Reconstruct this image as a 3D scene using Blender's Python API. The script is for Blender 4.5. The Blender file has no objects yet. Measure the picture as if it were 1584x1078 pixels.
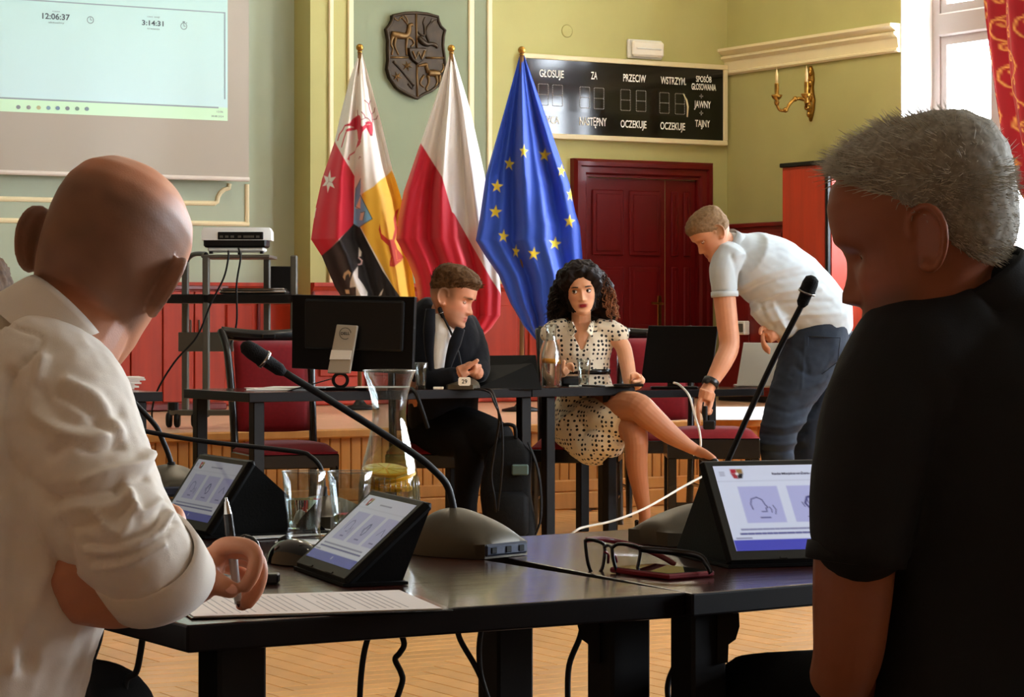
import bpy, bmesh, math, random
import numpy as np
from mathutils import Vector, Matrix, noise as mnoise
random.seed(7); np.random.seed(7)
SC = bpy.context.scene; COL = SC.collection
# ---------------------------------------------------------------- camera, sky, lamps, exposure
FPX = 4000.0; HZ = 490.0; CAMZ = 1.10; YAW = math.radians(30.8)
CA, SA = math.cos(YAW), math.sin(YAW)
R = Vector((CA, -SA, 0)); F = Vector((SA, CA, 0)); U = Vector((0, 0, 1)); CAM = Vector((0, 0, CAMZ))
cd = bpy.data.cameras.new('camera'); cam = bpy.data.objects.new('camera', cd); COL.objects.link(cam)
cam.location = CAM; cam.rotation_euler = (math.pi/2, 0, -YAW)
cd.sensor_width = 36; cd.lens = FPX/1584*36; cd.shift_y = -(539-HZ)/1584; cd.clip_end = 200
cd.dof.use_dof = False
SC.camera = cam
SC.view_settings.view_transform = 'Standard'; SC.view_settings.look = 'None'
SC.view_settings.gamma = 1; SC.view_settings.use_curve_mapping = False
SC.view_settings.exposure = 1.80
w = bpy.data.worlds.new('sky'); SC.world = w; w.use_nodes = True
w.node_tree.nodes['Background'].inputs[0].default_value = (0.86, 0.93, 1.0, 1)
w.node_tree.nodes['Background'].inputs[1].default_value = 11.5
XR, YB, YL = 11.38, 15.92, 16.17      # right wall, back wall, recessed left bay
WINS = [(13.88, 12.45), (11.2, 9.7), (8.3, 6.8), (5.7, 3.6), (2.9, 0.7), (0.0, -2.2)]
WZ0, WZ1 = 1.35, 4.2
for (ya, yb) in WINS:
    ld = bpy.data.lights.new('window_daylight', 'AREA'); ld.shape = 'RECTANGLE'
    ld.size = ya-yb; ld.size_y = WZ1-WZ0; ld.cycles.is_portal = True
    lo = bpy.data.objects.new('window_daylight', ld); COL.objects.link(lo)
    lo.location = (XR+0.6, (ya+yb)/2, (WZ0+WZ1)/2); lo.rotation_euler = (math.pi/2, 0, math.pi/2)
FILL_LAMPS = [(6.6,14.2,10),(9.6,13.6,22),(4.2,8.5,16),(2.2,3.2,5),(7.5,7.5,12)]     # warm unseen lamps added to brighten the back and right walls
for lx,ly,pw in FILL_LAMPS:
    ld = bpy.data.lights.new('fill_lamp_light','POINT'); ld.energy = pw; ld.color = (1.0,.87,.68); ld.shadow_soft_size = .22
    lo = bpy.data.objects.new('fill_lamp_light',ld); COL.objects.link(lo); lo.location = (lx,ly,4.62)
try:
    SC.cycles.use_denoising = True; SC.cycles.sample_clamp_indirect = 6; SC.cycles.max_bounces = 8
    SC.cycles.transparent_max_bounces = 16
except Exception: pass
# ---------------------------------------------------------------- where a pixel of the photo lies in the room
def at(px, py, d): return CAM + R*((px-792)/FPX*d) + F*d + U*((HZ-py)/FPX*d)
def onz(px, py, z): return at(px, py, FPX*(CAMZ-z)/(py-HZ))
def onY(px, py, Y):
    v = R*((px-792)/FPX) + F; return at(px, py, Y/v.y)
def onX(px, py, X):
    v = R*((px-792)/FPX) + F; return at(px, py, X/v.x)
# ---------------------------------------------------------------- materials
def lin(c):
    if isinstance(c, str): c = tuple(int(c[i:i+2], 16) for i in (0, 2, 4))
    return tuple(((x/255)/12.92 if x/255 <= .04045 else ((x/255+.055)/1.055)**2.4) for x in c)
MATS = {}
def pm(name, col, rough=.5, metal=0, var=.0, vscale=6, bump=0, bscale=40, coat=0, spec=.5, emit=0, trans=0, ior=1.45, stretch=(1,1,1), sub=0, rnd=0, vcol=None, sheen=0):
    m = bpy.data.materials.new(name); m.use_nodes = True; nt = m.node_tree; N = nt.nodes; L = nt.links
    b = N['Principled BSDF']; c = lin(col)
    b.inputs['Base Color'].default_value = (*c, 1); b.inputs['Roughness'].default_value = rough
    b.inputs['Metallic'].default_value = metal; b.inputs['Specular IOR Level'].default_value = spec
    b.inputs['Coat Weight'].default_value = coat; b.inputs['Coat Roughness'].default_value = .08
    b.inputs['Transmission Weight'].default_value = trans; b.inputs['IOR'].default_value = ior
    b.inputs['Sheen Weight'].default_value = sheen
    if sub: b.inputs['Subsurface Weight'].default_value = sub; b.inputs['Subsurface Radius'].default_value = (.012, .005, .003); b.inputs['Subsurface Scale'].default_value = 1
    tc = N.new('ShaderNodeTexCoord'); mp = N.new('ShaderNodeMapping'); mp.inputs['Scale'].default_value = stretch
    L.new(tc.outputs['Object'], mp.inputs[0])
    colsock = None
    if vcol:
        a = N.new('ShaderNodeAttribute'); a.attribute_name = vcol; colsock = a.outputs['Color']
    if var or rnd:
        nz = N.new('ShaderNodeTexNoise'); nz.inputs['Scale'].default_value = vscale; nz.inputs['Detail'].default_value = 5
        L.new(mp.outputs[0], nz.inputs[0])
        mx = N.new('ShaderNodeMix'); mx.data_type = 'RGBA'; mx.blend_type = 'MULTIPLY'; mx.inputs['Factor'].default_value = 1
        rp = N.new('ShaderNodeMapRange'); rp.inputs[1].default_value = .3; rp.inputs[2].default_value = .7
        rp.inputs[3].default_value = 1-var; rp.inputs[4].default_value = 1+var*.6
        L.new(nz.outputs[0], rp.inputs[0])
        fac = rp.outputs[0]
        if rnd:
            oi = N.new('ShaderNodeObjectInfo'); r2 = N.new('ShaderNodeMapRange'); r2.inputs[3].default_value = 1-rnd; r2.inputs[4].default_value = 1+rnd
            L.new(oi.outputs['Random'], r2.inputs[0])
            mm = N.new('ShaderNodeMath'); mm.operation = 'MULTIPLY'; L.new(fac, mm.inputs[0]); L.new(r2.outputs[0], mm.inputs[1]); fac = mm.outputs[0]
        if colsock: L.new(colsock, mx.inputs[6])
        else: mx.inputs[6].default_value = (*c, 1)
        L.new(fac, mx.inputs[7]); colsock = mx.outputs[2]
    if colsock: L.new(colsock, b.inputs['Base Color'])
    if bump:
        nb = N.new('ShaderNodeTexNoise'); nb.inputs['Scale'].default_value = bscale; nb.inputs['Detail'].default_value = 6
        L.new(mp.outputs[0], nb.inputs[0]); bp = N.new('ShaderNodeBump'); bp.inputs['Strength'].default_value = bump; bp.inputs['Distance'].default_value = .004
        L.new(nb.outputs[0], bp.inputs['Height']); L.new(bp.outputs[0], b.inputs['Normal'])
    if emit:
        b.inputs['Emission Strength'].default_value = emit
        if colsock: L.new(colsock, b.inputs['Emission Color'])
        else: b.inputs['Emission Color'].default_value = (*c, 1)
    MATS[name] = m; return m
def glass_mat(name, col=(255,255,255), gloss=.5):
    # clear thin pane: lets light straight through, mirrors at grazing angles
    m = bpy.data.materials.new(name); m.use_nodes = True; nt = m.node_tree; N = nt.nodes; L = nt.links
    for n in list(N): N.remove(n)
    o = N.new('ShaderNodeOutputMaterial'); t = N.new('ShaderNodeBsdfTransparent'); g = N.new('ShaderNodeBsdfGlossy'); x = N.new('ShaderNodeMixShader')
    t.inputs[0].default_value = (*lin(col), 1); g.inputs['Roughness'].default_value = .02
    lw = N.new('ShaderNodeLayerWeight'); lw.inputs[0].default_value = .35; mu = N.new('ShaderNodeMath'); mu.operation = 'MULTIPLY_ADD'; mu.inputs[1].default_value = gloss; mu.inputs[2].default_value = .04
    L.new(lw.outputs['Facing'], mu.inputs[0]); L.new(mu.outputs[0], x.inputs[0]); L.new(t.outputs[0], x.inputs[1]); L.new(g.outputs[0], x.inputs[2]); L.new(x.outputs[0], o.inputs[0])
    MATS[name] = m; return m
# ---------------------------------------------------------------- mesh builder
MW = {}
def worldm(o): return MW.get(o.name, Matrix.Identity(4)) if o else Matrix.Identity(4)
def tag(o, label=None, cat=None, group=None, kind=None):
    if label: o['label'] = label
    if cat: o['category'] = cat
    if group: o['group'] = group
    if kind: o['kind'] = kind
    return o
def thing(name, label, cat, loc=(0,0,0), rz=0, group=None):
    o = bpy.data.objects.new(name, None); COL.objects.link(o); o.location = loc; o.rotation_euler = (0,0,rz); o.empty_display_size = .05
    MW[o.name] = Matrix.Translation(Vector(loc)) @ Matrix.Rotation(rz, 4, 'Z')
    return tag(o, label, cat, group)
class MB:
    def __init__(s): s.v = []; s.f = []; s.cols = None
    def add(s, vs, fs, M=None):
        n = len(s.v)
        s.v += [tuple(M @ Vector(p)) if M is not None else tuple(p) for p in vs]
        s.f += [tuple(i+n for i in f) for f in fs]; return s
    def hexa(s, p): # 8 corners: bottom 4 ccw, top 4 ccw
        return s.add(p, [(3,2,1,0),(4,5,6,7),(0,1,5,4),(1,2,6,5),(2,3,7,6),(3,0,4,7)])
    def box(s, a, b, M=None, c=0):
        (x0,y0,z0),(x1,y1,z1) = a, b
        if x0>x1: x0,x1=x1,x0
        if y0>y1: y0,y1=y1,y0
        if z0>z1: z0,z1=z1,z0
        c = min(c, (x1-x0)*.45, (y1-y0)*.45, (z1-z0)*.45)
        if c <= 0:
            return s.add([(x0,y0,z0),(x1,y0,z0),(x1,y1,z0),(x0,y1,z0),(x0,y0,z1),(x1,y0,z1),(x1,y1,z1),(x0,y1,z1)],
                  [(3,2,1,0),(4,5,6,7),(0,1,5,4),(1,2,6,5),(2,3,7,6),(3,0,4,7)], M)
        vs = []; idx = {}
        for i,X in enumerate((x0,x1)):
            for j,Y in enumerate((y0,y1)):
                for k,Z in enumerate((z0,z1)):
                    dx=c*(1-2*i); dy=c*(1-2*j); dz=c*(1-2*k)
                    for a_,p in (('x',(X,Y+dy,Z+dz)),('y',(X+dx,Y,Z+dz)),('z',(X+dx,Y+dy,Z))):
                        idx[(a_,i,j,k)] = len(vs); vs.append(p)
        g = lambda a_,i,j,k: idx[(a_,i,j,k)]
        fs = [(g('x',0,0,0),g('x',0,0,1),g('x',0,1,1),g('x',0,1,0)),(g('x',1,0,0),g('x',1,1,0),g('x',1,1,1),g('x',1,0,1)),
              (g('y',0,0,0),g('y',1,0,0),g('y',1,0,1),g('y',0,0,1)),(g('y',0,1,0),g('y',0,1,1),g('y',1,1,1),g('y',1,1,0)),
              (g('z',0,0,0),g('z',0,1,0),g('z',1,1,0),g('z',1,0,0)),(g('z',0,0,1),g('z',1,0,1),g('z',1,1,1),g('z',0,1,1))]
        for j in (0,1):
            for k in (0,1): fs.append((g('y',0,j,k),g('y',1,j,k),g('z',1,j,k),g('z',0,j,k)))
        for i in (0,1):
            for k in (0,1): fs.append((g('x',i,0,k),g('x',i,1,k),g('z',i,1,k),g('z',i,0,k)))
            for j in (0,1): fs.append((g('x',i,j,0),g('x',i,j,1),g('y',i,j,1),g('y',i,j,0)))
        for i in (0,1):
            for j in (0,1):
                for k in (0,1): fs.append((g('x',i,j,k),g('y',i,j,k),g('z',i,j,k)))
        return s.add(vs, fs, M)
    def tube(s, pts, rad, n=10, caps=True, M=None, closed=False, ref=None, round_caps=False):
        pts = [Vector(p) for p in pts]; m = len(pts)
        if not isinstance(rad, (list, tuple)): rad = [rad]*m
        elif isinstance(rad, tuple): rad = [rad]*m
        if len(rad) != m:      # radii given at even steps: interpolate
            rr_ = [q if isinstance(q,(tuple,list)) else (q,q) for q in rad]; rad = []
            for i in range(m):
                t = i/(m-1)*(len(rr_)-1); i0 = min(int(t),max(len(rr_)-2,0)); i1 = min(i0+1,len(rr_)-1); g = t-i0
                rad.append((rr_[i0][0]*(1-g)+rr_[i1][0]*g, rr_[i0][1]*(1-g)+rr_[i1][1]*g))
        rings = []; prev = None
        for i,p in enumerate(pts):
            if closed: t = pts[(i+1)%m]-pts[i-1]
            else: t = pts[min(i+1,m-1)]-pts[max(i-1,0)]
            if t.length < 1e-9: t = Vector((0,0,1))
            t.normalize()
            if ref is not None: a = Vector(ref) - t*Vector(ref).dot(t)
            elif prev is None: a = t.orthogonal()
            else: a = prev - t*prev.dot(t)
            if a.length < 1e-6: a = t.orthogonal()
            a.normalize(); prev = a; b = t.cross(a); r = rad[i]
            ra, rb = (r if isinstance(r,(tuple,list)) else (r,r))
            rings.append([p + a*(ra*math.cos(2*math.pi*k/n)) + b*(rb*math.sin(2*math.pi*k/n)) for k in range(n)])
        vs = [q for r_ in rings for q in r_]; fs = []
        for i in range(m if closed else m-1):
            j = (i+1)%m
            for k in range(n): fs.append((i*n+k, i*n+(k+1)%n, j*n+(k+1)%n, j*n+k))
        if caps and not closed:
            fs.append(tuple(range(n-1,-1,-1))); fs.append(tuple((m-1)*n+k for k in range(n)))
        return s.add(vs, fs, M)
    def lathe(s, prof, n=24, M=None, caps=True):
        vs = [(r*math.cos(2*math.pi*k/n), r*math.sin(2*math.pi*k/n), z) for r,z in prof for k in range(n)]; fs = []
        for i in range(len(prof)-1):
            for k in range(n): fs.append((i*n+k, i*n+(k+1)%n, (i+1)*n+(k+1)%n, (i+1)*n+k))
        if caps:
            if prof[0][0] > 1e-6: fs.append(tuple(range(n-1,-1,-1)))
            if prof[-1][0] > 1e-6: fs.append(tuple((len(prof)-1)*n+k for k in range(n)))
        return s.add(vs, fs, M)
    def ell(s, c, r, M=None, n=16, m=10):
        vs = []; fs = []
        for i in range(m+1):
            th = math.pi*i/m
            for k in range(n):
                ph = 2*math.pi*k/n
                p = Vector((r[0]*math.sin(th)*math.cos(ph), r[1]*math.sin(th)*math.sin(ph), r[2]*math.cos(th)))
                vs.append(((M @ p) if M is not None else p) + Vector(c))
        for i in range(m):
            for k in range(n): fs.append(((i+1)*n+k, (i+1)*n+(k+1)%n, i*n+(k+1)%n, i*n+k))
        return s.add(vs, fs)
    def prism(s, poly, M, h, bev=0):  # 2-D polygon in the frame M, extruded along its z
        n = len(poly)
        ar = sum(poly[i][0]*poly[(i+1)%n][1]-poly[(i+1)%n][0]*poly[i][1] for i in range(n))
        if ar < 0: poly = poly[::-1]
        if bev:
            cx = sum(p[0] for p in poly)/n; cy = sum(p[1] for p in poly)/n
            top = [(cx+(x-cx)*(1-bev), cy+(y-cy)*(1-bev)) for x,y in poly]
            vs = [(x,y,0) for x,y in poly]+[(x,y,h*.7) for x,y in poly]+[(x,y,h) for x,y in top]; L = 3
        else: vs = [(x,y,0) for x,y in poly]+[(x,y,h) for x,y in poly]; L = 2
        fs = [tuple(range(n-1,-1,-1)), tuple((L-1)*n+k for k in range(n))]
        for l in range(L-1):
            for k in range(n): fs.append((l*n+k, l*n+(k+1)%n, (l+1)*n+(k+1)%n, (l+1)*n+k))
        return s.add(vs, fs, M)
    def sweep(s, prof, a, b, up=(0,0,1), out=None): # profile (out, up) swept in a straight line
        a, b = Vector(a), Vector(b); up = Vector(up); out = Vector(out); n = len(prof)
        vs = [a+out*x+up*z for x,z in prof]+[b+out*x+up*z for x,z in prof]
        fs = [(k,(k+1)%n,n+(k+1)%n,n+k) for k in range(n)]+[tuple(range(n-1,-1,-1)), tuple(n+k for k in range(n))]
        return s.add(vs, fs)
    def grid(s, P, wrap=False): # P: rows of points
        n = len(P); m = len(P[0]); fs = []
        for i in range(n-1):
            for j in range(m if wrap else m-1): fs.append((i*m+j, i*m+(j+1)%m, (i+1)*m+(j+1)%m, (i+1)*m+j))
        return s.add([tuple(p) for r in P for p in r], fs)
    def build(s, name, mat, parent=None, smooth=False, world=False, cols=None, fix=True, auto=None):
        me = bpy.data.meshes.new(name)
        vs = s.v
        if world and parent is not None:
            W = worldm(parent).inverted(); vs = [tuple(W @ Vector(p)) for p in vs]
        me.from_pydata(vs, [], s.f); me.update()
        if fix:
            bm = bmesh.new(); bm.from_mesh(me); bmesh.ops.recalc_face_normals(bm, faces=bm.faces); bm.to_mesh(me); bm.free()
        return link(name, me, mat, parent, smooth, cols, auto)
def link(name, me, mat, parent=None, smooth=False, cols=None, auto=None):
    if cols is not None:
        at_ = me.color_attributes.new('col', 'FLOAT_COLOR', 'POINT')
        a = np.ones((len(me.vertices), 4), np.float32); a[:, :3] = cols; at_.data.foreach_set('color', a.ravel())
    if smooth: me.polygons.foreach_set('use_smooth', [True]*len(me.polygons))
    if auto:
        bm = bmesh.new(); bm.from_mesh(me)
        for e in bm.edges:
            if len(e.link_faces) == 2 and e.calc_face_angle(0) > math.radians(auto): e.smooth = False
        bm.to_mesh(me); bm.free()
    me.materials.append(mat if not isinstance(mat, str) else MATS[mat])
    o = bpy.data.objects.new(name, me); COL.objects.link(o)
    if parent is not None: o.parent = parent; MW[o.name] = worldm(parent)
    return o
def copy_tree(o, parent=None, M=None):
    c = o.copy(); COL.objects.link(c)
    if parent is not None: c.parent = parent
    MW[c.name] = M if M is not None else worldm(o)
    for ch in list(o.children): copy_tree(ch, c, MW[c.name])
    return c
def frame(o, ex, ey):
    ex = Vector(ex).normalized(); ey = Vector(ey); ey = (ey-ex*ey.dot(ex)).normalized(); ez = ex.cross(ey); o = Vector(o)
    return Matrix(((ex.x,ey.x,ez.x,o.x),(ex.y,ey.y,ez.y,o.y),(ex.z,ey.z,ez.z,o.z),(0,0,0,1)))
TXT = {}
def text_add(mb, txt, M, size, align='CENTER', sx=1, depth=0, bold=0):
    key = (txt, align, bold)
    if key not in TXT:
        c = bpy.data.curves.new('lettering', 'FONT'); c.body = txt; c.align_x = align; c.align_y = 'CENTER'; c.size = 1; c.offset = bold; c.resolution_u = 4
        o = bpy.data.objects.new('lettering', c); COL.objects.link(o)
        dg = bpy.context.evaluated_depsgraph_get(); me = bpy.data.meshes.new_from_object(o.evaluated_get(dg))
        TXT[key] = ([tuple(v.co) for v in me.vertices], [tuple(p.vertices) for p in me.polygons])
        bpy.data.objects.remove(o); bpy.data.curves.remove(c); bpy.data.meshes.remove(me)
    v, f = TXT[key]
    mb.add([(x*size*sx, y*size, depth) for x,y,z in v], f, M)
# ---------------------------------------------------------------- flat print: polygons and strokes painted on a fine grid
def poly_sd(P, poly):
    x, y = P[:,0], P[:,1]; n = len(poly); ins = np.zeros(len(P), bool); d = np.full(len(P), 1e9)
    for i in range(n):
        (x0,y0),(x1,y1) = poly[i], poly[(i+1)%n]
        if y0 != y1:
            c = ((y0 > y) != (y1 > y)) & (x < (x1-x0)*(y-y0)/(y1-y0)+x0); ins ^= c
        d = np.minimum(d, seg_d(P, (x0,y0), (x1,y1)))
    return np.where(ins, -d, d)
def seg_d(P, a, b):
    a = np.array(a, float); b = np.array(b, float); ab = b-a; t = np.clip(((P-a)@ab)/max(ab@ab,1e-12),0,1)
    return np.hypot(*(P-(a+t[:,None]*ab)).T)
def paint(P, C, ops, aa=.6):
    for op in ops:
        col = np.array(lin(op[1]))
        if op[0] == 'poly': sd = poly_sd(P, op[2])
        elif op[0] == 'line':
            sd = np.full(len(P), 1e9); pts = op[2]; ws = op[3]
            for i in range(len(pts)-1):
                wi = ws if not isinstance(ws, (list,tuple)) else ws[i]
                sd = np.minimum(sd, seg_d(P, pts[i], pts[i+1])-wi/2)
        elif op[0] == 'disc': sd = np.hypot(P[:,0]-op[2][0], P[:,1]-op[2][1])-op[3]
        a = np.clip(.5-sd/(2*aa), 0, 1)[:,None]; C[:] = C*(1-a)+col*a
    return C
def star(cx, cy, r, n=5, k=.4, rot=0, sx=1, sy=1):
    return [(cx+sx*math.sin(rot+math.pi*i/n)*(r if i%2==0 else r*k), cy-sy*math.cos(rot+math.pi*i/n)*(r if i%2==0 else r*k)) for i in range(2*n)]
def interp(pl, y):  # x of a polyline given by (x,y) with growing y
    if y <= pl[0][1]: return pl[0][0]
    for (x0,y0),(x1,y1) in zip(pl, pl[1:]):
        if y <= y1: return x0+(x1-x0)*(y-y0)/max(y1-y0,1e-9)
    return pl[-1][0]
def smooth_path(pts, sub=6):
    pts = [Vector(p) for p in pts]; out = []
    for i in range(len(pts)-1):
        p0, p1, p2, p3 = pts[max(i-1,0)], pts[i], pts[i+1], pts[min(i+2,len(pts)-1)]
        for k in range(sub):
            t = k/sub
            out.append(.5*((2*p1)+(-p0+p2)*t+(2*p0-5*p1+4*p2-p3)*t*t+(-p0+3*p1-3*p2+p3)*t**3))
    out.append(pts[-1]); return out
def pxpath(pts, d=None, sub=6):  # (px,py[,d]) -> smooth world path
    return smooth_path([at(p[0], p[1], p[2] if len(p) > 2 else d) for p in pts], sub)
# ================================================================ the setting
pm('wall_green', (186,181,118), .75, var=.05, vscale=3, bump=.06, bscale=90)
pm('wall_panel', (140,149,121), .75, var=.04, vscale=3, bump=.05, bscale=90)
pm('wall_pale', (176,188,166), .75, var=.04, vscale=3)
pm('wall_dim',(150,112,72),.7)
pm('cream', (242,228,186), .5, var=.03)
pm('white_paint', (238,236,232), .4)
pm('ceiling_white', (190,186,172), .9)
pm('parquet', (226,166,96), .32, var=.14, vscale=9, stretch=(1,1,1), rnd=.10, coat=.25)
pm('parquet_gap', (96,64,34), .7)
pm('stage_front', (196,136,66), .42, var=.16, vscale=14, stretch=(1,1,.12), rnd=.07)
pm('stage_top', (226,184,146), .3, var=.06, vscale=5, coat=.3)
pm('mahogany', (172,48,18), .55, var=.2, vscale=16, stretch=(1,1,.1), coat=.15)
pm('mahogany_dark', (104,22,18), .35, var=.15, vscale=14, stretch=(1,1,.12), coat=.25)
pm('door_red', (96,6,8), .42, spec=.3, var=.12, vscale=10, stretch=(1,1,.12), coat=.15)
pm('black_plastic', (8,8,9), .42, spec=.35)
pm('black_matt', (6,6,7), .6, spec=.3)
pm('dark_wood', (26,13,10), .38, var=.25, vscale=18, stretch=(.2,1,1), coat=.12)
pm('brass', (176,132,62), .28, metal=1, var=.15, vscale=30)
pm('chrome', (190,190,190), .18, metal=1)
pm('grey_metal', (92,90,82), .42, metal=.3)
pm('white_plastic', (228,228,222), .4)
def struct(o): o['kind'] = 'structure'; return o
# floor under the planks
m = MB(); m.box((-3.5,-4.5,-.2),(XR+.4,YL+.4,-.006)); floor = struct(m.build('floor', 'parquet_gap'))
# herringbone planks: the nearest 300 in view singly, the rest joined
PW, PN = .088, 5
def plank_mesh():
    g = .0012; b = MB(); b.box((g,g,-.012),(PW*PN-g,PW-g,0), c=.002); return b
pmesh = None; cells = []
for k in range(-140, 240):
    for q in range(-26, 30):
        for kind in (0,1):
            if kind == 0: x, y = (k+2*PN*q)*PW, k*PW
            else: x, y = (k+2*PN*q+PN)*PW, (k+1-PN)*PW
            cx, cy = (x+PW*PN/2, y+PW/2) if kind == 0 else (x+PW/2, y+PW*PN/2)
            if cy > 12.47 or cy < 4 or cx > XR-.3: continue
            v = Vector((cx,cy,-CAMZ)); d = v.dot(F)
            if d < 6.6: continue
            px = 792+FPX*v.dot(R)/d; py = HZ+FPX*CAMZ/d
            if -60 < px < 1700 and 755 < py < 1110: cells.append((d, x, y, kind))
cells.sort()
pa = plank_mesh()
rest = MB()
for i,(d,x,y,kind) in enumerate(cells):
    if i < 300:
        if pmesh is None:
            o = pa.build('floor_plank', 'parquet', floor); pmesh = o
        else:
            o = pmesh.copy(); COL.objects.link(o)
        o.location = (x,y,0) if kind == 0 else (x+PW, y, 0); o.rotation_euler = (0,0,0 if kind == 0 else math.pi/2)
    else:
        M = Matrix.Translation((x,y,0)) if kind == 0 else Matrix.Translation((x+PW,y,0)) @ Matrix.Rotation(math.pi/2,4,'Z')
        rest.box((.0012,.0012,-.012),(PW*PN-.0012,PW-.0012,0), M)
ro = rest.build('parquet_field', 'parquet', floor); ro['kind'] = 'stuff'
# walls
m = MB(); XC = onY(480,0,YB).x
m.box((XC,YB,0),(XR+.4,YL+.4,5)); wall_back = struct(m.build('wall_back', 'wall_green'))
m = MB(); m.box((-3.5,YL,0),(XC,YL+.4,5)); wall_bay = struct(m.build('wall_bay', 'wall_pale'))
m = MB()
ys = [YB]+[y for p in WINS for y in p]+[-4.5]
for i in range(0,len(ys),2): m.box((XR,ys[i],0),(XR+.4,ys[i+1],5))
for ya,yb in WINS: m.box((XR,ya,0),(XR+.4,yb,WZ0)); m.box((XR,ya,WZ1),(XR+.4,yb,5))
wall_right = struct(m.build('wall_right', 'wall_green'))
m = MB(); m.box((-3.7,-4.5,0),(-3.5,YL+.4,5)); struct(m.build('wall_left', 'wall_dim'))
m = MB(); m.box((-3.7,-4.7,0),(XR+.4,-4.5,5)); struct(m.build('wall_rear', 'wall_dim'))
m = MB(); m.box((-3.7,-4.7,5),(XR+.4,YL+.4,5.2)); struct(m.build('ceiling', 'ceiling_white'))
pm('fill_lamp_opal',(255,236,200),.4,emit=.5)
LL = ['added round opal fill lamp, out of view above the flags','added round opal fill lamp, out of view above the wardrobe','added round opal fill lamp, out of view above the left row of tables','added round opal fill lamp, out of view above the bald man','added round opal fill lamp, out of view in the middle of the hall']
for li,(lx,ly,pw) in enumerate(FILL_LAMPS):  # fixtures drawn for the added fill lamps, all out of view
    lt_ = thing('fill_lamp',LL[li],'lamp',(lx,ly,4.9),group='added fill lamps on the unseen ceiling')
    m = MB(); m.lathe([(0,.1),(.16,.1),(.16,.08),(.02,.06),(.02,-.02),(0,-.02)],20,Matrix.Translation((lx,ly,4.9))); m.build('canopy','brass',lt_,world=True,smooth=True)
    m = MB(); m.lathe([(.19,.02),(.26,.0),(.30,-.05),(.30,-.07),(.26,-.02),(.19,.0)],28,Matrix.Translation((lx,ly,4.84)),caps=False); m.build('shade_ring','fill_lamp_opal',lt_,world=True,smooth=True)
# painted panel between the strips and the cream strips themselves
def strip(px0, px1, Y, z0, z1, name, mat='cream', dep=.02):
    b = MB(); x0 = onY(px0,300,Y).x; x1 = onY(px1,300,Y).x
    b.box((x0,Y-dep,z0),(x1,Y+.002,z1), c=.006); return struct(b.build(name, mat))
n_ = 1
strip(541,757,YB,1.33,5,'trim_%d'%n_,'wall_panel',.004); n_ += 1
for px0,px1 in ((507.5,514.5),(537,545.5),(723.5,732),(752.5,760)):
    strip(px0,px1,YB,1.33,5,'trim_%d'%n_); n_ += 1
# cream moulding on the bay wall: one plain frame, one with a scooped corner
def moulding(pts, name, w_=.034):
    b = MB(); P = [onY(x,y,YL) for x,y in pts]
    b.tube([p+Vector((0,-.006,0)) for p in P], (w_/2,.012), 8, ref=(0,1,0)) if False else b.tube([p for p in P], [(.014,w_/2)]*len(P), 8, ref=(0,-1,0))
    return struct(b.build(name,'cream',smooth=False))
moulding([(382,285),(382,344.5)],'trim_%d'%n_); n_+=1
moulding([(385,346.5),(-60,340)],'trim_%d'%n_); n_+=1
sc = [(355,284),(354,291),(347,293),(341,298),(337,305),(336,312),(332,314.5),(262,313.5),(-60,306)]
moulding(sc,'trim_%d'%n_); n_+=1
# stage platform: lip, vertical boards, plinth, floor
SY, SZ = 12.52, .49
stage = thing('stage', 'low amber wooden stage platform with vertical board front below the flags', 'stage', (8,SY,0))
m = MB(); m.box((-3.4,SY+.03,0),(XR,YB,SZ-.03)); m.build('core','stage_front',stage,world=True)
for k in range(14):   # stage floorboards
    y0 = SY+.0+k*(YB-SY)/14; m = MB(); m.box((-3.4,y0+.0015,SZ-.03),(XR-.002,y0+(YB-SY)/14-.0015,SZ), c=.003)
    m.build('floorboard','stage_top',stage,world=True)
m = MB(); m.box((-3.4,YB-.01,0),(XC,YL,SZ)); m.build('bay_floor','stage_top',stage,world=True)
m = MB(); m.box((-3.4,SY-.05,SZ-.045),(XR-.002,SY+.0,SZ+.004), c=.008); m.build('edge_lip','stage_front',stage,world=True)
m = MB(); m.box((-3.4,SY-.022,.10),(XR-.002,SY+.03,.17), c=.008); m.build('lower_rail','stage_front',stage,world=True)
m = MB(); m.box((-3.4,SY-.03,0),(XR-.002,SY+.03,.10), c=.008); m.build('plinth','stage_front',stage,world=True)
x0 = onY(150,700,SY).x; x1 = onY(1330,700,SY).x; bw = .0635; bmesh0 = None
for k in range(int((x1-x0)/bw)):
    if bmesh0 is None:
        b = MB(); b.box((.002,-.012,.165),(bw-.002,.03,SZ-.04), c=.005); bmesh0 = b.build('board','stage_front',stage); o = bmesh0
    else: o = bmesh0.copy(); COL.objects.link(o)
    o.location = (x0+k*bw-8, 0, 0)
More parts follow.
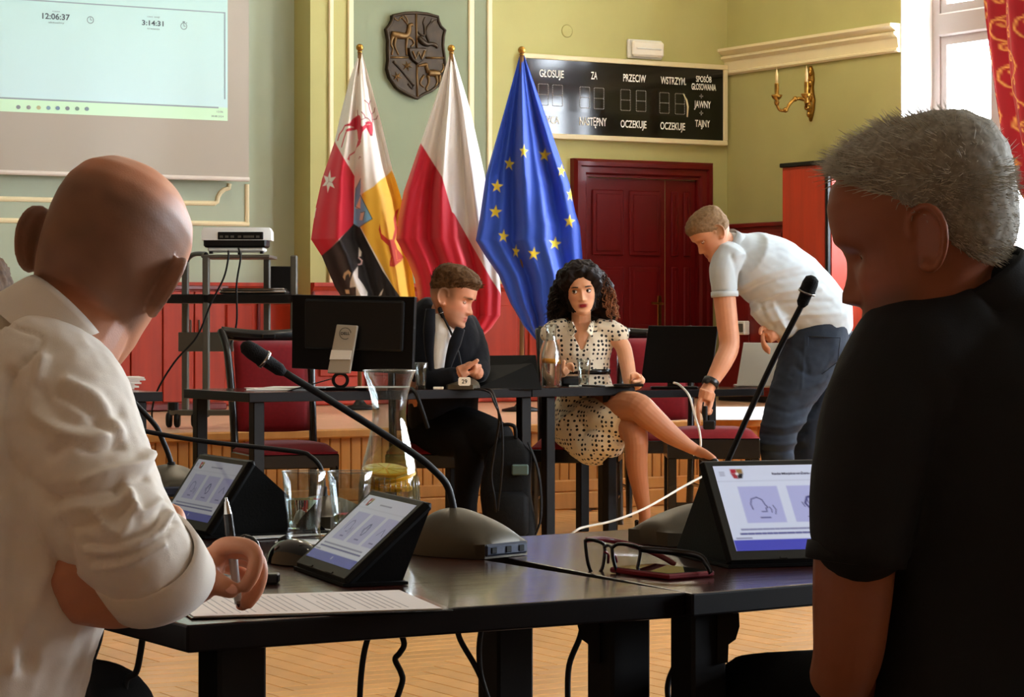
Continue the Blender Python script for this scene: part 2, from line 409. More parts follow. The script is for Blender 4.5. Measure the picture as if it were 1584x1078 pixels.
# wainscot along the back wall
def wainscot(xa, xb, Y, name, label, n):
    t = thing(name, label, 'wall panelling', ((xa+xb)/2, Y, SZ))
    zt = CAMZ+(HZ-438)/222
    b = MB(); b.box((xa,Y-.03,SZ+.004),(xb,Y-.001,zt-.05)); b.build('backing','mahogany',t,world=True)
    b = MB(); b.sweep([(0,0),(.035,0),(.05,.025),(.06,.03),(.06,.055),(0,.055)],(xa,Y,zt-.055),(xb,Y,zt-.055),out=(0,-1,0)); b.build('cap_rail','mahogany',t,world=True)
    b = MB(); b.box((xa,Y-.05,SZ+.004),(xb,Y-.001,SZ+.12),c=.01); b.build('foot_rail','mahogany',t,world=True)
    w_ = (xb-xa)/n
    for i in range(n):
        b = MB(); b.box((xa+i*w_+.05,Y-.045,SZ+.2),(xa+(i+1)*w_-.05,Y-.03,zt-.15), c=.012); b.build('panel','mahogany',t,world=True)
        b = MB(); b.box((xa+i*w_-.012,Y-.05,SZ+.12),(xa+i*w_+.012,Y-.03,zt-.06), c=.006); b.build('stile','mahogany_dark',t,world=True)
    return t
xd0 = onY(882,400,YB).x; xd1 = onY(1097,400,YB).x
wainscot(XC+.002, xd0-.005, YB, 'wainscot', 'red mahogany wainscot panelling on the green wall behind the flags', 5)
wainscot(onY(150,400,YL).x, XC, YL, 'wainscot', 'red mahogany wainscot panelling low on the bay wall behind the projector cart', 5)
# door with frame, two leaves, raised panels
door = thing('door', 'dark red double door with raised panels below the black voting board', 'door', ((xd0+xd1)/2, YB, SZ)); door['kind'] = 'structure'; door.name = 'door_1'
MW['door_1'] = worldm(door) if door.name in MW else Matrix.Translation(((xd0+xd1)/2, YB, SZ))
zt = onY(990,249,YB).z
fw = .13
prof = [(0,0),(.05,0),(.075,.02),(.075,.05),(.055,.06),(.055,.10),(.035,.115),(.035,fw),(0,fw)]
def jamb(xa, sgn):
    b = MB(); n = len(prof)
    P = [(xa+sgn*z, YB-x) for x,z in prof]
    vs = [(x,y,SZ) for x,y in P]+[(P[i][0],P[i][1],zt-prof[i][1]) for i in range(n)]
    b.add(vs,[(k,(k+1)%n,n+(k+1)%n,n+k) for k in range(n)]+[tuple(range(n)),tuple(n+k for k in range(n))]); return b
jamb(xd0,1).build('side_casing','door_red',door,world=True); jamb(xd1,-1).build('side_casing','door_red',door,world=True)
b = MB(); n = len(prof)
vs = [(xd0+z,YB-x,zt-z) for x,z in prof]+[(xd1-z,YB-x,zt-z) for x,z in prof]
b.add(vs,[(k,(k+1)%n,n+(k+1)%n,n+k) for k in range(n)]+[tuple(range(n)),tuple(n+k for k in range(n))]); b.build('head_casing','door_red',door,world=True)
xi0, xi1, zi = xd0+fw, xd1-fw, zt-fw
xs = onY(1028,400,YB).x
def leaf(xa, xb, y, name):
    b = MB(); b.box((xa+.003,y-.006,SZ+.01),(xb-.003,y-.001,zi-.005)); lf = b.build(name,'door_red',door,world=True)
    cols = [(xa+.05,(xa+xb)/2-.025),((xa+xb)/2+.025,xb-.05)]
    for (z0,z1) in ((SZ+.1,SZ+.42),(SZ+.52,SZ+.98),(SZ+1.06,zi-.09)):
        for ca,cb in cols:
            b = MB(); b.box((ca,y-.022,z0),(cb,y-.006,z1),c=.008); q = b.build('panel_moulding','door_red',lf,world=True)
            b = MB(); b.box((ca+.03,y-.03,z0+.03),(cb-.03,y-.022,z1-.03),c=.008); b.build('raised_panel','door_red',lf,world=True)
    return lf
leaf(xi0,xs,YB,'door_leaf'); leaf(xs,xi1,YB,'door_leaf')
p = onY(1017,470,YB)
b = MB(); b.box((p.x-.02,YB-.034,p.z-.22),(p.x+.015,YB-.026,p.z+.06),c=.004); hp = b.build('lock_plate','brass',door,world=True)
b = MB(); b.tube([(p.x,YB-.03,p.z),(p.x,YB-.07,p.z),(p.x-.1,YB-.075,p.z+.005)],.009,8); b.build('handle','brass',hp,world=True)
# cornice on the right wall
zc0 = onX(1250,100,XR).z; zc1 = onX(1250,58,XR).z; h = zc1-zc0
yA, yB_ = YB+.0, WINS[0][0]+.0
b = MB(); b.sweep([(0,0),(.02,0),(.035,h*.06),(.035,h*.12),(.02,h*.16),(.03,h*.5),(.06,h*.62),(.06,h*.70),(.04,h*.73),(.08,h*.86),(.09,h*.9),(.09,h),(0,h)],(XR,yA,zc0),(XR,yB_,zc0),out=(-1,0,0))
struct(b.build('trim_%d'%n_,'cream')); n_+=1
# windows: white frames, transom, sashes, glass
pm('window_frame',(168,158,152),.5,spec=.2)
glass_mat('window_glass',(250,252,255),.3)
XW = XR+.27
for wi,(ya,yb) in enumerate(WINS):
    t = thing('window_%d'%(wi+1), None, None, (XW,(ya+yb)/2,WZ0)); t['kind'] = 'structure'
    zt0 = onX(1458,52,XW).z - .02; zt1 = zt0+.16
    b = MB(); f_ = .09
    b.box((XW,ya,WZ0),(XW+.08,ya-f_,WZ1)); b.box((XW,yb,WZ0),(XW+.08,yb+f_,WZ1)); b.box((XW,ya-f_,WZ0),(XW+.08,yb+f_,WZ0+f_)); b.box((XW,ya-f_,WZ1-f_),(XW+.08,yb+f_,WZ1))
    b.build('frame','window_frame',t,world=True)
    b = MB(); b.box((XW-.02,ya-f_,zt0),(XW+.08,yb+f_,zt1),c=.012); b.build('transom','window_frame',t,world=True)
    ym = (ya+yb)/2
    b = MB(); b.box((XW-.01,ym-.05,WZ0+f_),(XW+.08,ym+.05,WZ1-f_),c=.01); b.build('mullion','window_frame',t,world=True)
    for (a_,c_) in ((ya-f_,ym+.05),(ym-.05,yb+f_)):
        for (z0,z1) in ((WZ0+f_,zt0),(zt1,WZ1-f_)):
            b = MB(); q = .06; X0, X1 = XW+.01, XW+.05
            b.box((X0,a_,z0),(X1,a_-q,z1)); b.box((X0,c_,z0),(X1,c_+q,z1)); b.box((X0,a_-q,z0),(X1,c_+q,z0+q)); b.box((X0,a_-q,z1-q),(X1,c_+q,z1))
            sh = b.build('sash','window_frame',t,world=True)
            b = MB(); b.add([(XW+.03,a_-q,z0+q),(XW+.03,c_+q,z0+q),(XW+.03,c_+q,z1-q),(XW+.03,a_-q,z1-q)],[(0,1,2,3)]); b.build('pane','window_glass',sh,world=True)
    b = MB(); b.box((XR+.002,ya,WZ0+.001),(XW,yb,WZ0+.03)); b.build('sill','white_paint',t,world=True)
    for y_,s_ in ((ya,-1),(yb,1)):
        b = MB(); b.box((XR,y_,WZ0),(XW,y_+s_*.012,WZ1)); b.build('reveal','white_paint',t,world=True)
# ================================================================ things on and before the back wall
def fit(mb, txt, M, w, h, depth=0, bold=0):   # lettering of width w and capital height h, centred on M
    key = (txt,'CENTER',bold)
    text_add(MB(), txt, Matrix.Identity(4), 1, depth=0, bold=bold)
    vs = TXT[key][0]; x0 = min(v[0] for v in vs); x1 = max(v[0] for v in vs); s_ = h/.73
    cap = TXT.setdefault(('capmid',bold), None)
    mb.add([((x-(x0+x1)/2)*w/(x1-x0), (y-.03)*s_, depth) for x,y,z in vs], TXT[key][1], M)
def wallM(px, py, Y, off=0): p = onY(px,py,Y); return frame((p.x,Y-off,p.z),(1,0,0),(0,0,1))
def kY(px, Y): return FPX/((onY(px,490,Y)-CAM).dot(F))
# ---- projection screen
pm('screen_cloth',(182,175,163),.8); pm('screen_bar',(228,220,212),.5); pm('ink_grey',(122,134,140),.9); pm('rule_grey',(150,166,174),.9,emit=.02); pm('ink_dark',(84,96,104),.9)
pm('projected_page',(186,222,224),.9,emit=.058,vcol='col')
YS = YL-.10
xr = onY(385,200,YS).x; xl = onY(-60,200,YS).x; zb = onY(385,281,YS).z
scr = thing('projection_screen','large pale projection screen hanging on the left wall behind the bald man','screen',(xr-.8,YS,zb))
b = MB(); b.box((xl,YS,zb+.03),(xr,YS+.006,4.9)); b.build('cloth','screen_cloth',scr,world=True)
b = MB(); b.tube([(xl,YS,zb+.015),(xr,YS,zb+.015)],.016,10); b.build('bottom_bar','screen_bar',scr,world=True)
xr2 = onY(352,100,YS).x; z2 = onY(352,187,YS).z
nx, nz_ = 120, 160; P = []; rows = []
for i in range(nz_+1):
    z = z2+(4.6-z2)*i/nz_; rows.append([(xl+.02+(xr2-xl-.02)*j/nx, YS-.002, z) for j in range(nx+1)])
pp = np.array([[p[0],p[2]] for r_ in rows for p in r_]); t_ = np.clip((pp[:,1]-z2)/1.1,0,1)[:,None]
C = np.array(lin((196,226,230)))*(1-t_)+np.array(lin((178,212,206)))*t_
kk = kY(200,YS); ztb = z2+20/kk
C[pp[:,1] < ztb] = lin((200,236,204))
b = MB(); b.grid(rows); b.build('projected_page','projected_page',scr,world=True,cols=C,fix=False)
b = MB()
for y0,y1,w_ in ((164,165.2,0),):
    pass
b.box((xl+.02,YS-.004,ztb-.004),(xr2-16/kk,YS-.003,ztb+.006)); zr = onY(350,21,YS).z; b.box((xl+.02,YS-.004,zr),(xr2-4/kk,YS-.003,zr+.008)); b.box((xr2-6/kk,YS-.004,zr),(xr2-4/kk,YS-.003,z2+34/kk))
b.build('page_rule','rule_grey',scr,world=True)
for tx,px,py,w_,h_,mt,nm in (('12:06:37',86.5,26,38,9,'ink_dark','clock_lettering'),('3:14:31',236,36,31,8,'ink_dark','clock_lettering'),('czas',86.5,17.5,10,2.5,'ink_grey','caption'),('aktualny',87,35,22,2.6,'ink_grey','caption'),('czas sesji',237,26,18,2.5,'ink_grey','caption'),('trwania',237,44.5,18,2.6,'ink_grey','caption'),('12:06',340,173,9,3,'ink_grey','caption'),('30.08.2024',336,180,18,3,'ink_grey','caption')):
    b = MB(); fit(b,tx,wallM(px,py,YS,.004),w_/kk/CA,h_/kk,bold=.02 if 'clock' in nm else 0); b.build(nm,mt,scr,world=True)
def ring(b, M, r, w_, n=20):
    b.add([(rr*math.cos(2*math.pi*k/n), rr*math.sin(2*math.pi*k/n),0) for rr in (r-w_,r) for k in range(n)],[(k,(k+1)%n,n+(k+1)%n,n+k) for k in range(n)],M)
for px,py,st in ((139.5,31,0),(284,40.5,1)):
    b = MB(); M = wallM(px,py,YS,.004); ring(b,M,5.6/kk,1/kk)
    b.box((-.4/kk,0,0),(.4/kk,4/kk,.0005),M); b.box((0,-.4/kk,0),(3/kk,.4/kk,.0005),M)
    if st: b.box((-2/kk,6/kk,0),(2/kk,7.4/kk,.0005),M); b.box((4/kk,4.6/kk,0),(5.4/kk,6/kk,.0005),M)
    b.build('clock_icon','ink_grey',scr,world=True)
for px,c in ((28,(90,110,120)),(44,(120,130,130)),(59.5,(190,190,110)),(74.5,(80,140,170)),(89,(60,110,160)),(104,(70,90,110)),(119,(60,110,90)),(134,(90,130,150))):
    pm('icon_%d'%px,tuple(int(q*.5+100) for q in c),.9); b = MB(); b.prism([(3.6*math.cos(a)/kk,3.2*math.sin(a)/kk) for a in [math.pi/4*(q+.5) for q in range(8)]],wallM(px,165+px*.026,YS,.004),.0008); b.build('taskbar_icon','icon_%d'%px,scr,world=True)
# ---- coat of arms in bronze
pm('bronze',(58,45,30),.42,metal=.55,var=.45,vscale=22,bump=.3,bscale=30); pm('bronze_light',(112,84,46),.38,metal=.6,var=.4,vscale=30)
kb = kY(638,YB)
def cw(x,y,off=0): return onY(580+x*.1392,10+y*.1392,YB)+Vector((0,-off,0))
out = [(165,100),(300,72),(430,66),(560,80),(680,112),(685,160),(712,222),(760,265),(742,330),(735,430),(752,560),(762,680),(742,790),(690,880),(600,950),(510,990),(445,1035),(330,985),(210,910),(135,800),(106,700),(120,600),(116,480),(120,380),(95,255),(140,200),(165,150)]
crest = thing('coat_of_arms','bronze relief coat of arms shield with animals, hung on the green wall between flags','wall relief',tuple(cw(430,560,0)))
Mw = frame((0,YB,0),(1,0,0),(0,0,1))
b = MB(); b.prism([(cw(x,y).x,cw(x,y).z) for x,y in out],Mw,.035); b.build('shield','bronze',crest,world=True)
b = MB(); b.tube([cw(430+(x-430)*.975,555+(y-555)*.98,.036) for x,y in out],.011,8,closed=True); b.build('rim','bronze',crest,world=True,smooth=True)
b = MB(); b.tube([cw(430,75,.036),cw(436,470,.036)],.008,6); b.tube([cw(438,640,.036),cw(443,1020,.036)],.008,6); b.tube([cw(122,572,.036),cw(345,572,.036)],.008,6); b.tube([cw(540,575,.036),cw(752,578,.036)],.008,6); b.build('quarter_bars','bronze_light',crest,world=True,smooth=True)
def relief(name, strokes, mat='bronze_light'):
    b = MB()
    for pts,rad in strokes:
        P = smooth_path([cw(x,y,.036) for x,y in pts],4); rr = rad if isinstance(rad,(list,tuple)) else [rad]*len(pts)
        R_ = []
        for i in range(len(P)):
            t = i/(len(P)-1)*(len(rr)-1); i0 = min(int(t),len(rr)-2) if len(rr)>1 else 0
            R_.append((rr[i0]+(rr[min(i0+1,len(rr)-1)]-rr[i0])*(t-i0))*.1392/kb)
        b.tube(P,R_,8)
    b.build(name,mat,crest,world=True,smooth=True)
relief('stag_relief',[([(155,310),(230,325),(320,330),(350,270),(350,215)],[34,42,34,30,26]),([(345,225),(385,205),(390,225)],[26,18,10]),([(170,330),(150,420),(170,470),(160,545)],[26,16,11,12]),([(200,350),(190,430),(210,490),(235,545)],[26,15,10,12]),([(330,350),(320,440),(325,550)],[22,13,12]),([(330,345),(385,370),(405,420),(370,450)],[20,14,11,10]),([(340,215),(300,160),(260,130),(240,160)],[11,10,8,6]),([(300,165),(270,110)],[9,6]),([(335,205),(330,150),(300,105)],[9,8,6]),([(180,110),(200,150),(240,165)],[8,8,6])])
relief('horn_relief',[([(445,285),(490,320),(525,320),(520,230),(510,180),(530,125)],[12,14,14,13,12,7]),([(600,180),(560,230),(540,300),(560,370),(580,410)],[10,13,16,18,20]),([(600,190),(640,160),(670,150)],[9,8,6]),([(590,180),(605,140)],[8,5]),([(455,350),(500,400),(550,425),(600,420),(650,440),(665,470)],[34,38,32,24,26,14])],'bronze')
relief('beast_relief',[([(560,745),(630,745),(690,750)],[40,40,34]),([(565,735),(545,680),(545,640)],[30,24,20]),([(545,650),(500,655),(450,665)],[24,18,10]),([(520,770),(480,830),(480,870),(515,900)],[18,13,10,10]),([(560,770),(570,850),(540,920),(560,940)],[22,14,11,11]),([(650,770),(665,850),(635,905)],[22,13,10]),([(690,770),(690,850),(680,900)],[24,13,11]),([(705,740),(735,690),(725,640)],[12,10,9])])
relief('sceptre_relief',[([(175,615),(280,730),(405,885)],[16,15,16]),([(340,860),(385,915),(405,880)],[13,12,12])],'bronze')
for cx,cy in ((330,665),(215,785)):
    b = MB()
    for k in range(6):
        a = k*math.pi/3+.3; b.tube([cw(cx,cy,.042),cw(cx+58*math.cos(a),cy+58*math.sin(a),.037)],[.009,.0015],5)
    b.build('star_relief','bronze_light',crest,world=True)
b = MB(); b.prism([(cw(x,y).x,cw(x,y).z) for x,y in ((330,468),(440,466),(548,472),(535,550),(500,600),(435,650),(375,600),(345,550))],frame((0,YB-.03,0),(1,0,0),(0,0,1)),.03,bev=.1); cs = b.build('centre_shield','bronze',crest,world=True)
b = MB(); P = [cw(x,y,.062) for x,y in ((372,505),(405,590),(437,515),(470,590),(508,500))]; b.tube(P,.009,6); b.build('letter','bronze_light',cs,world=True)
# ---- voting board
pm('board_black',(10,10,11),.10,spec=.6); pm('board_strip',(26,24,22),.08,spec=.6); pm('board_frame',(226,212,168),.45); pm('letter_white',(236,234,226),.6); pm('led_dot',(150,146,138),.5)
x0 = onY(801,90,YB).x; x1 = onY(1119,100,YB).x; zt_ = onY(1119,102,YB).z; zb_ = onY(1119,226,YB).z
vb = thing('voting_board','long black electronic voting board with white lettering in a cream frame','scoreboard',((x0+x1)/2,YB,(zt_+zb_)/2))
b = MB(); q = .036
b.box((x0,YB-.06,zt_-q),(x1,YB-.001,zt_),c=.004); b.box((x0,YB-.06,zb_),(x1,YB-.001,zb_+q),c=.004); b.box((x0,YB-.06,zb_+q),(x0+q,YB-.001,zt_-q),c=.004); b.box((x1-q,YB-.06,zb_+q),(x1,YB-.001,zt_-q),c=.004)
b.build('frame','board_frame',vb,world=True)
b = MB(); b.box((x0+q,YB-.045,zb_+q),(x1-q,YB-.002,zt_-q)); b.build('face','board_black',vb,world=True)
k8 = kY(960,YB); YD = YB-.047
b = MB(); za = onY(976,136,YB).z; zz = onY(976,178,YB).z; b.box((x0+q+.02,YB-.047,zz),(onY(1058,150,YB).x,YB-.0451,za)); b.build('display_strip','board_strip',vb,world=True)
for s_,px,py,w_,h_ in (('GŁOSUJE',848,115,38,11),('ZA',913.5,118,10,11),('PRZECIW',976,122,37,11),('WSTRZYM.',1036,126,42,11),('SPOSÓB',1083,123.5,26,9),('GŁOSOWANIA',1083,135.5,41,9.5),('JAWNY',1081,162.5,28,10.5),('TAJNY',1081,192,25,10.5),('MÓWCA',840,186,40,11),('NASTĘPNY',912,189,43,12),('OCZEKUJE',974.5,193,42,11),('OCZEKUJE',1035,196,41,11)):
    b = MB(); fit(b,s_,wallM(px,py,YB,.0485),w_/k8/CA*.98,h_*1.06/k8,bold=.018); b.build('lettering','letter_white',vb,world=True)

def digit(px,py):
    b = MB(); M = wallM(px,py,YB,.048); W_, H_ = 7.6/k8/CA, 16/k8
    for (a,c) in (((-1,1),(1,1)),((-1,0),(1,0)),((-1,-1),(1,-1)),((-1,0),(-1,1)),((1,0),(1,1)),((-1,-1),(-1,0)),((1,-1),(1,0))):
        for i in range(6):
            t = (i+.5)/6; x = (a[0]+(c[0]-a[0])*t)*W_; y = (a[1]+(c[1]-a[1])*t)*H_; r = .0032
            b.box((x-r,y-r,0),(x+r,y+r,.002),M)
    b.build('digit','led_dot',vb,world=True)
for px,py in ((835,147),(857,148.5),(899,151.5),(921,153),(962,155.5),(986,157),(1022,160),(1046,161.5)): digit(px,py)
b = MB()
for px,py in ((1079,149.5),(1079,175.5)):
    M = wallM(px,py,YB,.048)
    for i in range(-1,2):
        for j in range(-1,2):
            if abs(i)+abs(j) < 2: b.box((i*.012-.004,j*.012-.004,0),(i*.012+.004,j*.012+.004,.002),M)
b.build('mode_lamps','led_dot',vb,world=True)
b = MB(); P = [onY(x,y,YB-.049) for x,y in ((1057,145),(1062,155),(1064,165),(1063,181))]; b.tube(P,[.003,.007,.008,.005],6); b.build('curved_divider','board_frame',vb,world=True,smooth=True)
# ---- emergency lamp
pm('lamp_cover',(236,230,214),.35)
x0_, x1_ = onY(968.5,77,YB).x, onY(1021.5,77,YB).x; za, zz = onY(990,62,YB).z, onY(990,91,YB).z
em = thing('emergency_lamp','small white emergency light box on the wall above the black voting board','lamp',((x0_+x1_)/2,YB,zz))
b = MB(); b.box((x0_,YB-.03,zz),(x1_,YB-.001,za),c=.008); b.build('housing','white_plastic',em,world=True)
b = MB(); b.box((x0_+.02,YB-.07,zz+.012),(x1_-.008,YB-.03,za-.012),c=.014); b.build('cover','lamp_cover',em,world=True)
b = MB(); zm = (za+zz)/2; b.tube([(x0_+.05,YB-.0715,zm),(x1_-.04,YB-.0715,zm)],.006,6); b.build('tube_lamp','white_plastic',em,world=True)
# faint round cover on the wall
p = onY(877,48,YB); b = MB(); b.lathe([(0,.004),(.04,.004),(.048,0)],24,frame((p.x,YB-.001,p.z),(1,0,0),(0,0,1))); tag(b.build('wall_rosette','wall_green',smooth=True),'faint round painted cover on the wall above the voting board','wall cap')
# ---- brass wall sconce on the right wall
pm('candle',(226,200,140),.5)
sd = 18.35; sc_ = thing('wall_sconce','brass wall sconce with two candle arms on the right wall below the cornice','lamp',tuple(onX(1254,150,XR)))
def sa(px,py,o=0): return at(px,py,sd-o)
p = onX(1256,145,XR)
b = MB(); Mx = frame((XR-.001,p.y,p.z),(0,-1,0),(0,0,1))
pl = [(-.015,-.17),(.0,-.2),(.015,-.17),(.035,-.12),(.045,-.05),(.03,.0),(.025,.05),(.035,.1),(.028,.15),(.012,.185),(0,.2),(-.012,.185),(-.028,.15),(-.035,.1),(-.025,.05),(-.03,0),(-.045,-.05),(-.035,-.12)]
b.prism(pl,Mx,.03,bev=.25)
for q_ in range(9): b.ell(p+Vector((-.035,random.uniform(-.03,.03),-.15+q_*.037)),(.018,.018,.024),n=8,m=6)
b.build('back_plate','brass',sc_,world=True,smooth=True)
def arm(path, cup):
    b = MB(); P = smooth_path(path,5); b.tube(P,[.014-.004*i/(len(P)-1) for i in range(len(P))],8)
    for i in (len(P)//3,2*len(P)//3): b.ell(P[i],(.02,.02,.02),n=8,m=6)
    a = b.build('arm','brass',sc_,world=True,smooth=True); c = Vector(cup)
    b = MB(); b.lathe([(.012,-.05),(.02,-.03),(.012,-.015),(.03,.0),(.042,.022),(.038,.024),(.02,.008),(.016,.03),(.016,.1),(.018,.105)],14,Matrix.Translation(c)); b.build('drip_cup','brass',a,world=True,smooth=True)
    b = MB(); b.lathe([(.011,.1),(.011,.16),(.009,.175),(.004,.2),(0,.225)],10,Matrix.Translation(c)); b.build('candle_lamp','candle',a,world=True,smooth=True)
arm([sa(1252,158,.05),sa(1240,153,.05),sa(1230,153,.06),sa(1222,160,.08),sa(1215,170,.08),sa(1206,170,.08),sa(1201,160,.08)],sa(1201.5,152,.08))
arm([sa(1254,160,.04),sa(1252,164,.12),sa(1248,166,.2),sa(1247,158,.26)],sa(1247.5,150,.26))
# ---- tall cabinet and low cabinet on the right
def cabinet(name,label,x0,x1,y0,y1,z0,z1,mat,top,doors_on):
    t = thing(name,label,'cabinet',((x0+x1)/2,(y0+y1)/2,z0))
    b = MB(); b.box((x0,y0,z0),(x1,y1,z1-.03),c=.004); b.build('carcass',mat,t,world=True)
    b = MB(); b.box((x0-.02,y0-.02,z1-.03),(x1,y1+.01,z1),c=.006); b.build('top',top,t,world=True)
    if doors_on == 'y':
        for i in (0,1):
            a = x0+.02+(x1-x0-.04)*i/2; c = x0+.02+(x1-x0-.04)*(i+1)/2; b = MB(); b.box((a+.003,y0-.02,z0+.06),(c-.003,y0,z1-.05),c=.004); d_ = b.build('door',mat,t,world=True)
            hx = c-.05 if i == 0 else a+.05; b = MB(); b.tube([(hx,y0-.03,z0+(z1-z0)*.5),(hx,y0-.03,z0+(z1-z0)*.62)],.007,8); b.build('handle','black_plastic',d_,world=True)
    else:
        b = MB(); b.box((x0-.012,y0+.02,z0+.04),(x0,y1-.02,z1-.05),c=.004); b.build('side_panel',mat,t,world=True)
        for zf in (.33,.66):
            pass
    b = MB(); b.box((x0-.004,y0-.004,z0),(x1,y1,z0+.05)); b.build('plinth','black_matt',t,world=True)
    return t
xw = XR-.5; y_n = onX(1280,300,xw).y; y_f = onX(1210,300,xw).y; zt2 = onX(1280,247,xw).z
tc_ = cabinet('wardrobe','tall red mahogany wardrobe with black top against the right wall','x' and xw,XR-.01,y_n,y_f,SZ+.004,zt2,'mahogany','black_plastic','x')
b = MB(); b.box((xw+.02,y_n-.018,SZ+.07),(XR-.03,y_n,zt2-.05),c=.004); b.build('door','mahogany',tc_,world=True)
b = MB(); b.box((xw-.014,y_n-.02,SZ),(xw+.012,y_n+.01,zt2-.03),c=.003); b.build('corner_edge','black_plastic',tc_,world=True)
pa_ = at(1254,600,14.6)
lc = cabinet('low_cabinet','low red cabinet standing on the floor between the bending man and the grey haired man','x' and pa_.x,pa_.x+1.1,pa_.y-.5,pa_.y,0,1.02,'mahogany','mahogany_dark','y')
yl0, yl1 = y_f+.035, onX(1112,500,XR-.45).y
sc2 = cabinet('side_cabinet','dark red cabinet on the stage in the wall corner, left of the tall wardrobe',XR-.45,XR-.01,yl0,yl1,SZ+.004,onX(1200,343,XR-.45).z,'mahogany_dark','mahogany_dark','x')
for k,(a_,c_) in enumerate(((yl0+.02,(yl0+yl1)/2-.004),((yl0+yl1)/2+.004,yl1-.02))):
    b = MB(); b.box((XR-.47,a_,SZ+.08),(XR-.45,c_,sc2.location.z+1.2),c=.004); d_ = b.build('door','mahogany_dark',sc2,world=True)
    yk = c_-.05 if k == 0 else a_+.05; b = MB(); b.ell((XR-.48,yk,SZ+.16),(.012,.012,.012),n=10,m=6); b.build('knob','brass',d_,world=True,smooth=True)
pm('patch_white',(244,246,250),.5); b = MB(); q_ = [onz(x,y,SZ+.004) for x,y in ((1096,650),(1182,650),(1188,630),(1108,630))]; b.hexa(q_+[p+Vector((0,0,.004)) for p in q_]); tag(b.build('white_patch','patch_white'),'flat white patch on the stage behind the red stool','paper')  # thin flat white patch laid on the stage floor
pm('folder_blue',(60,110,200),.5); b = MB(); q_ = [onz(x,y,SZ+.004) for x,y in ((1024,646),(1046,646),(1044,637),(1022,637))]; b.hexa(q_+[p+Vector((0,0,.02)) for p in q_]); tag(b.build('blue_folder','folder_blue'),'blue folder lying on the stage edge behind the woman\'s knee','folder')
# ---- curtain
pm('curtain_red',(168,44,40),.75,vcol='col',sheen=.3)
XCU = XR-.12
edge = [(1514,-30),(1517,40),(1522,90),(1530,150),(1540,205),(1550,250),(1562,285),(1580,315),(1600,340)]
rows = []; nr, nc = 190, 150; flat = []
for i in range(nr+1):
    py = -30+375*i/nr; pe = interp(edge,py); q0 = onX(pe,py,XCU)
    y_r = onX(1700,300,XCU).y; z = CAMZ+(HZ-py)/230
    row = []
    for j in range(nc+1):
        u = j/nc; y = q0.y+(y_r-q0.y)*u; wv = .05*math.sin(u*38+.6*math.sin(i*.02))+.02*math.sin(u*71+1.3); row.append((XCU+wv,y,z)); flat.append(((q0.y-(q0.y+(y_r-q0.y)*u))*1.35+.015*math.sin(i*.03), z))
    rows.append(row)
fp = np.array(flat); C = np.tile(np.array(lin((150,30,34))),(len(fp),1)); gold = []
for a in range(16):
    for c in range(15):
        cx = -.02+a*.135; cy = 1.75+c*.155+(.075 if a%2 else 0); s_ = 1 if (a+c)%2 else -1
        pts = [(cx+s_*(.040*math.exp(-t*.26))*math.cos(t), cy+.046*math.exp(-t*.26)*math.sin(t)) for t in np.linspace(0,7.0,12)]
        gold.append(('line',(226,166,80),pts,.008)); gold.append(('line',(226,166,80),[(cx+s_*.040,cy),(cx+s_*.052,cy-.05),(cx+s_*.03,cy-.095),(cx-s_*.01,cy-.115)],.008))
paint(fp,C,gold,aa=.004)
b = MB(); b.grid(rows); cu = b.build('curtain','curtain_red',smooth=True,cols=C,fix=False); tag(cu,'dark red curtain with gold scroll pattern gathered beside the bright window','curtain')
nt = MATS['curtain_red'].node_tree; N = nt.nodes; tr = N.new('ShaderNodeBsdfTranslucent'); mxs = N.new('ShaderNodeMixShader'); mxs.inputs[0].default_value = .07   # daylight glows through the cloth
at_n = N.new('ShaderNodeAttribute'); at_n.attribute_name = 'col'; nt.links.new(at_n.outputs['Color'],tr.inputs[0]); nt.links.new(N['Principled BSDF'].outputs[0],mxs.inputs[1]); nt.links.new(tr.outputs[0],mxs.inputs[2]); nt.links.new(mxs.outputs[0],N['Material Output'].inputs[0])
